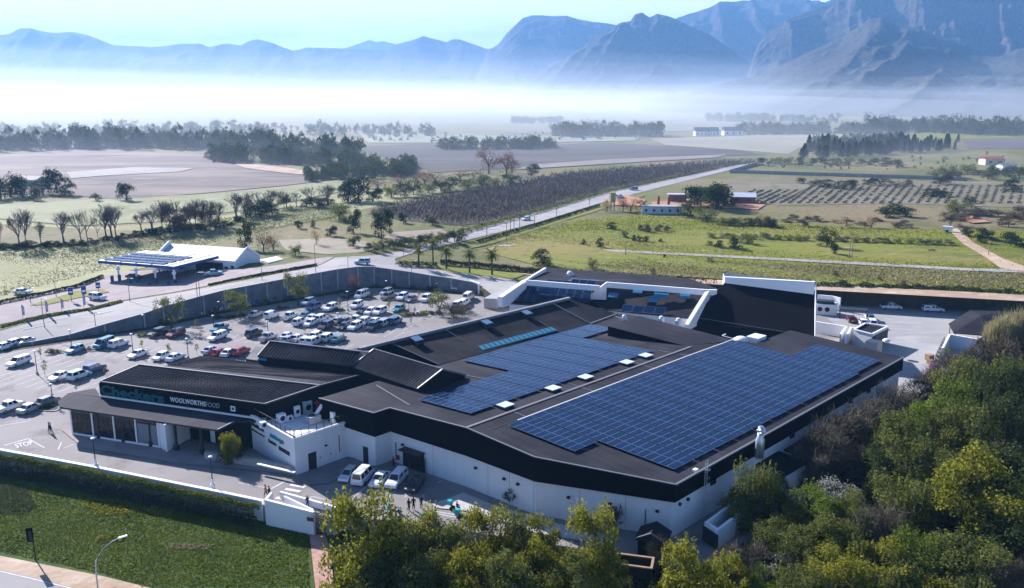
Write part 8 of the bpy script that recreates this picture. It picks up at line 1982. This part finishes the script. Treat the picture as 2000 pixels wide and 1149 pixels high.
tufts('ground_cover', [(-40, 935), (0, 940), (150, 965), (300, 993), (515, 1020), (600, 1040), (606, 1149), (280, 1149), (200, 1122), (0, 1080), (-80, 1062)], 90000, .11, LM['lawn'], 'dense green ground cover of the lawn', hz=.22)
tufts('yellow_ground_cover', [(150, 975), (240, 980), (300, 1000), (190, 1012)], 2200, .14, LM['yellow'], 'yellowed patches in the lawn', hz=.3); tufts('yellow_ground_cover', [(300, 985), (345, 992), (330, 1012), (285, 1006)], 1000, .13, LM['yellow'], 'yellow patch near the fence', hz=.3); tufts('yellow_ground_cover', [(190, 1050), (250, 1046), (240, 1060), (185, 1064)], 900, .13, LM['yellow'], 'yellow patch low in the lawn', hz=.3); tufts('yellow_ground_cover', [(330, 1062), (420, 1066), (400, 1078), (330, 1074)], 800, .12, LM['dry'], 'dry patch low in the lawn', hz=.3)
tufts('lavender_patch', [(-30, 940), (0, 945), (50, 958), (75, 990), (40, 1010), (-40, 1000)], 5000, .16, LM['lavender'], 'grey green planting at the left end of the lawn', hz=.25)
tufts('grass_tufts', [(960, 480), (1120, 432), (1250, 420), (1450, 434), (1700, 446), (2000, 452), (2100, 560), (2000, 572), (1700, 552), (1400, 540), (1060, 518)], 42000, .30, leaf_mat('pasture_grass', (.15, .175, .012), (.34, .33, .04), .35, sc=.02), 'tufts of grass in the right pasture', hz=.25)
tufts('dry_tufts', [(1060, 500), (1300, 508), (1600, 518), (2000, 535), (2000, 565), (1600, 550), (1200, 540), (1060, 530)], 14000, .3, LM['dry'], 'dry grass between the tracks', hz=.3)
tufts('grass_tufts', [(0, 495), (300, 455), (560, 405), (700, 395), (640, 430), (470, 462), (310, 500), (200, 530), (0, 580)], 24000, .26, leaf_mat('field_grass', (.16, .17, .07), (.32, .32, .16), .3, sc=.03), 'rough grass of the pale field', hz=.3)
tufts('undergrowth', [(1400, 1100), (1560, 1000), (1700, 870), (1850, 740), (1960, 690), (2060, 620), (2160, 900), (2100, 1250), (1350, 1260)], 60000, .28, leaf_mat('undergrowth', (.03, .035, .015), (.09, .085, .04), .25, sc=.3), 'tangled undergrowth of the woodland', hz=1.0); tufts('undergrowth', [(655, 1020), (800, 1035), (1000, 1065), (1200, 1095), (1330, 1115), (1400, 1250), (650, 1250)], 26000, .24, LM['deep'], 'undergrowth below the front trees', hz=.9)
# ---- the near trees
def near(x, yt, w, kind, label, hr=1.15, cat='tree', group=None):
    """crown centre column x, crown top row yt, crown width w px; height = hr * width"""
    lo, hi = yt + 2.0, yt + 900
    for _ in range(40):
        b = (lo + hi) / 2; q = PT(x, b); dist = (q - Vector((0, 0, CAM_H))).length; h = w * dist / FPX * hr; ty = world2px(q + Vector((0, 0, h)))[1]
        if ty < yt: lo = b
        else: hi = b
    return plant(kind, q - Vector((0, 0, .15)), h, 1 / hr, label, cat, group)
F = [(712, 962, 170, 'big_yellow', 1.35), (770, 1010, 120, 'big_olive', 1.4), (822, 996, 110, 'big_yellow', 1.4), (880, 1018, 110, 'big_olive', 1.3), (950, 990, 120, 'big_yellow', 1.35), (1015, 1000, 100, 'big_olive', 1.35), (1060, 1005, 90, 'big_yellow', 1.3), (1152, 985, 112, 'big_yellow', 1.7), (905, 1062, 130, 'big_yellow', 1.1), (840, 1085, 120, 'big_olive', 1.1), (985, 1085, 130, 'big_olive', 1.1), (1050, 1062, 120, 'big_yellow', 1.1), (1120, 1080, 110, 'big_olive', 1.1), (760, 1090, 150, 'big_deep', 1.0), (1340, 1048, 150, 'big_yellow', 1.2), (1190, 1075, 80, 'big_olive', 1.1), (1420, 1090, 100, 'big_yellow', 1.0), (705, 1105, 90, 'big_deep', .9)]
F.sort()
for i, (x, yt, w, k, hr) in enumerate(F): near(x, yt, w, k, {'big_yellow': 'feathery yellow green', 'big_olive': 'loose olive green', 'big_deep': 'dark green low'}[k] + ' tree of the front row' + ordl(i, len(F)), hr, group='trees in front of the supermarket')
near(1012, 930, 85, 'bare_near', 'tall leafless tree before the long white front wall', .95); near(1195, 985, 70, 'bare_near', 'thin leafless tree behind the feathery tree at right of the wall', 1.1); near(1285, 1050, 60, 'grey_shrub', 'grey twiggy bush beside the timber skip', 1.1, 'shrub')
Wd_ = [(1470, 905, 90, 'big_olive', 1.5), (1512, 925, 60, 'big_olive', 1.2), (1450, 950, 90, 'big_olive', 1.1), (1520, 955, 90, 'big_deep', 1.0), (1585, 955, 110, 'big_bright', .9), (1545, 985, 80, 'big_olive', 1.0), (1620, 935, 110, 'blossom', .8), (1665, 960, 90, 'big_olive', .9),
 (1560, 855, 80, 'grey_shrub', 1.1), (1605, 830, 110, 'grey_shrub', 1.0), (1650, 800, 110, 'grey_shrub', 1.0), (1700, 775, 120, 'grey_shrub', .9), (1740, 755, 100, 'grey_shrub', .9), (1590, 880, 90, 'grey_shrub', .9), (1790, 730, 80, 'brown_shrub', .8), (1660, 865, 90, 'grey_shrub', .8), (1850, 690, 90, 'grey_shrub', .8), (1900, 665, 100, 'grey_shrub', .8), (1950, 660, 90, 'brown_shrub', .8), (1820, 715, 80, 'brown_shrub', .8),
 (1690, 825, 60, 'big_yellow', 1.2), (1740, 805, 110, 'big_olive', 1.1), (1790, 790, 90, 'big_bright', 1.1), (1845, 745, 110, 'big_bright', 1.2), (1880, 700, 110, 'big_olive', 1.0), (1935, 700, 110, 'big_deep', 1.2), (1985, 700, 100, 'big_olive', 1.2), (1830, 800, 90, 'big_olive', 1.1), (1925, 785, 46, 'conifer', 2.2), (1965, 770, 110, 'big_deep', 1.2), (1885, 790, 100, 'big_olive', 1.2), (1770, 850, 110, 'big_olive', 1.0), (1720, 880, 110, 'big_deep', 1.0), (1640, 985, 100, 'big_bright', .9), (1700, 985, 120, 'grey_shrub', .8), (1760, 935, 120, 'big_olive', .9), (1830, 880, 100, 'big_olive', 1.0),
 (1900, 888, 190, 'big_yellow', .85), (1960, 880, 130, 'big_deep', 1.0), (1845, 960, 110, 'big_deep', .8), (1620, 1010, 120, 'big_olive', .8), (1560, 1030, 110, 'big_olive', .8), (1500, 1020, 90, 'big_olive', .9), (1450, 1060, 110, 'grey_shrub', .8), (1520, 1078, 90, 'blossom', .6), (1600, 1000, 70, 'blossom', .6), (1560, 1110, 110, 'big_olive', .8), (1640, 1075, 130, 'big_yellow', .8), (1580, 1060, 90, 'big_olive', .7), (1720, 1060, 130, 'big_yellow', .7), (1800, 1040, 130, 'big_bright', .7), (1880, 1050, 140, 'big_olive', .7), (1960, 1000, 130, 'big_deep', .8), (1980, 1090, 110, 'grey_shrub', .7), (1720, 1115, 90, 'big_olive', .7), (1810, 1120, 90, 'big_yellow', .7), (1900, 1125, 100, 'big_olive', .7), (1480, 1115, 90, 'big_bright', .8), (1400, 1100, 100, 'big_olive', .8), (1680, 1030, 100, 'grey_shrub', .7), (1760, 1090, 110, 'big_olive', .7)]
nm = {'big_olive': 'olive green tree', 'big_deep': 'dark green tree', 'big_bright': 'bright green tree', 'big_yellow': 'yellow green tree', 'blossom': 'white blossoming bush', 'grey_shrub': 'grey leafless thicket bush', 'brown_shrub': 'brown leafless bush', 'conifer': 'narrow conifer'}
for kind in nm:
    L_ = sorted([t for t in Wd_ if t[3] == kind])
    for i, (x, yt, w, k, hr) in enumerate(L_): near(x, yt, w, k, nm[k] + ' of the right woodland' + ordl(i, len(L_)), hr, 'tree' if 'tree' in nm[k] or k == 'conifer' else 'shrub', 'woodland at right')
for i, (x, yt, w) in enumerate(((1950, 606, 52), (1975, 594, 56), (1998, 590, 60))): near(x, yt, w, 'reed', 'tall pale reed clump at the yard edge, ' + ['leftmost', 'middle', 'rightmost'][i], 1.2, 'reeds', 'pale reeds')
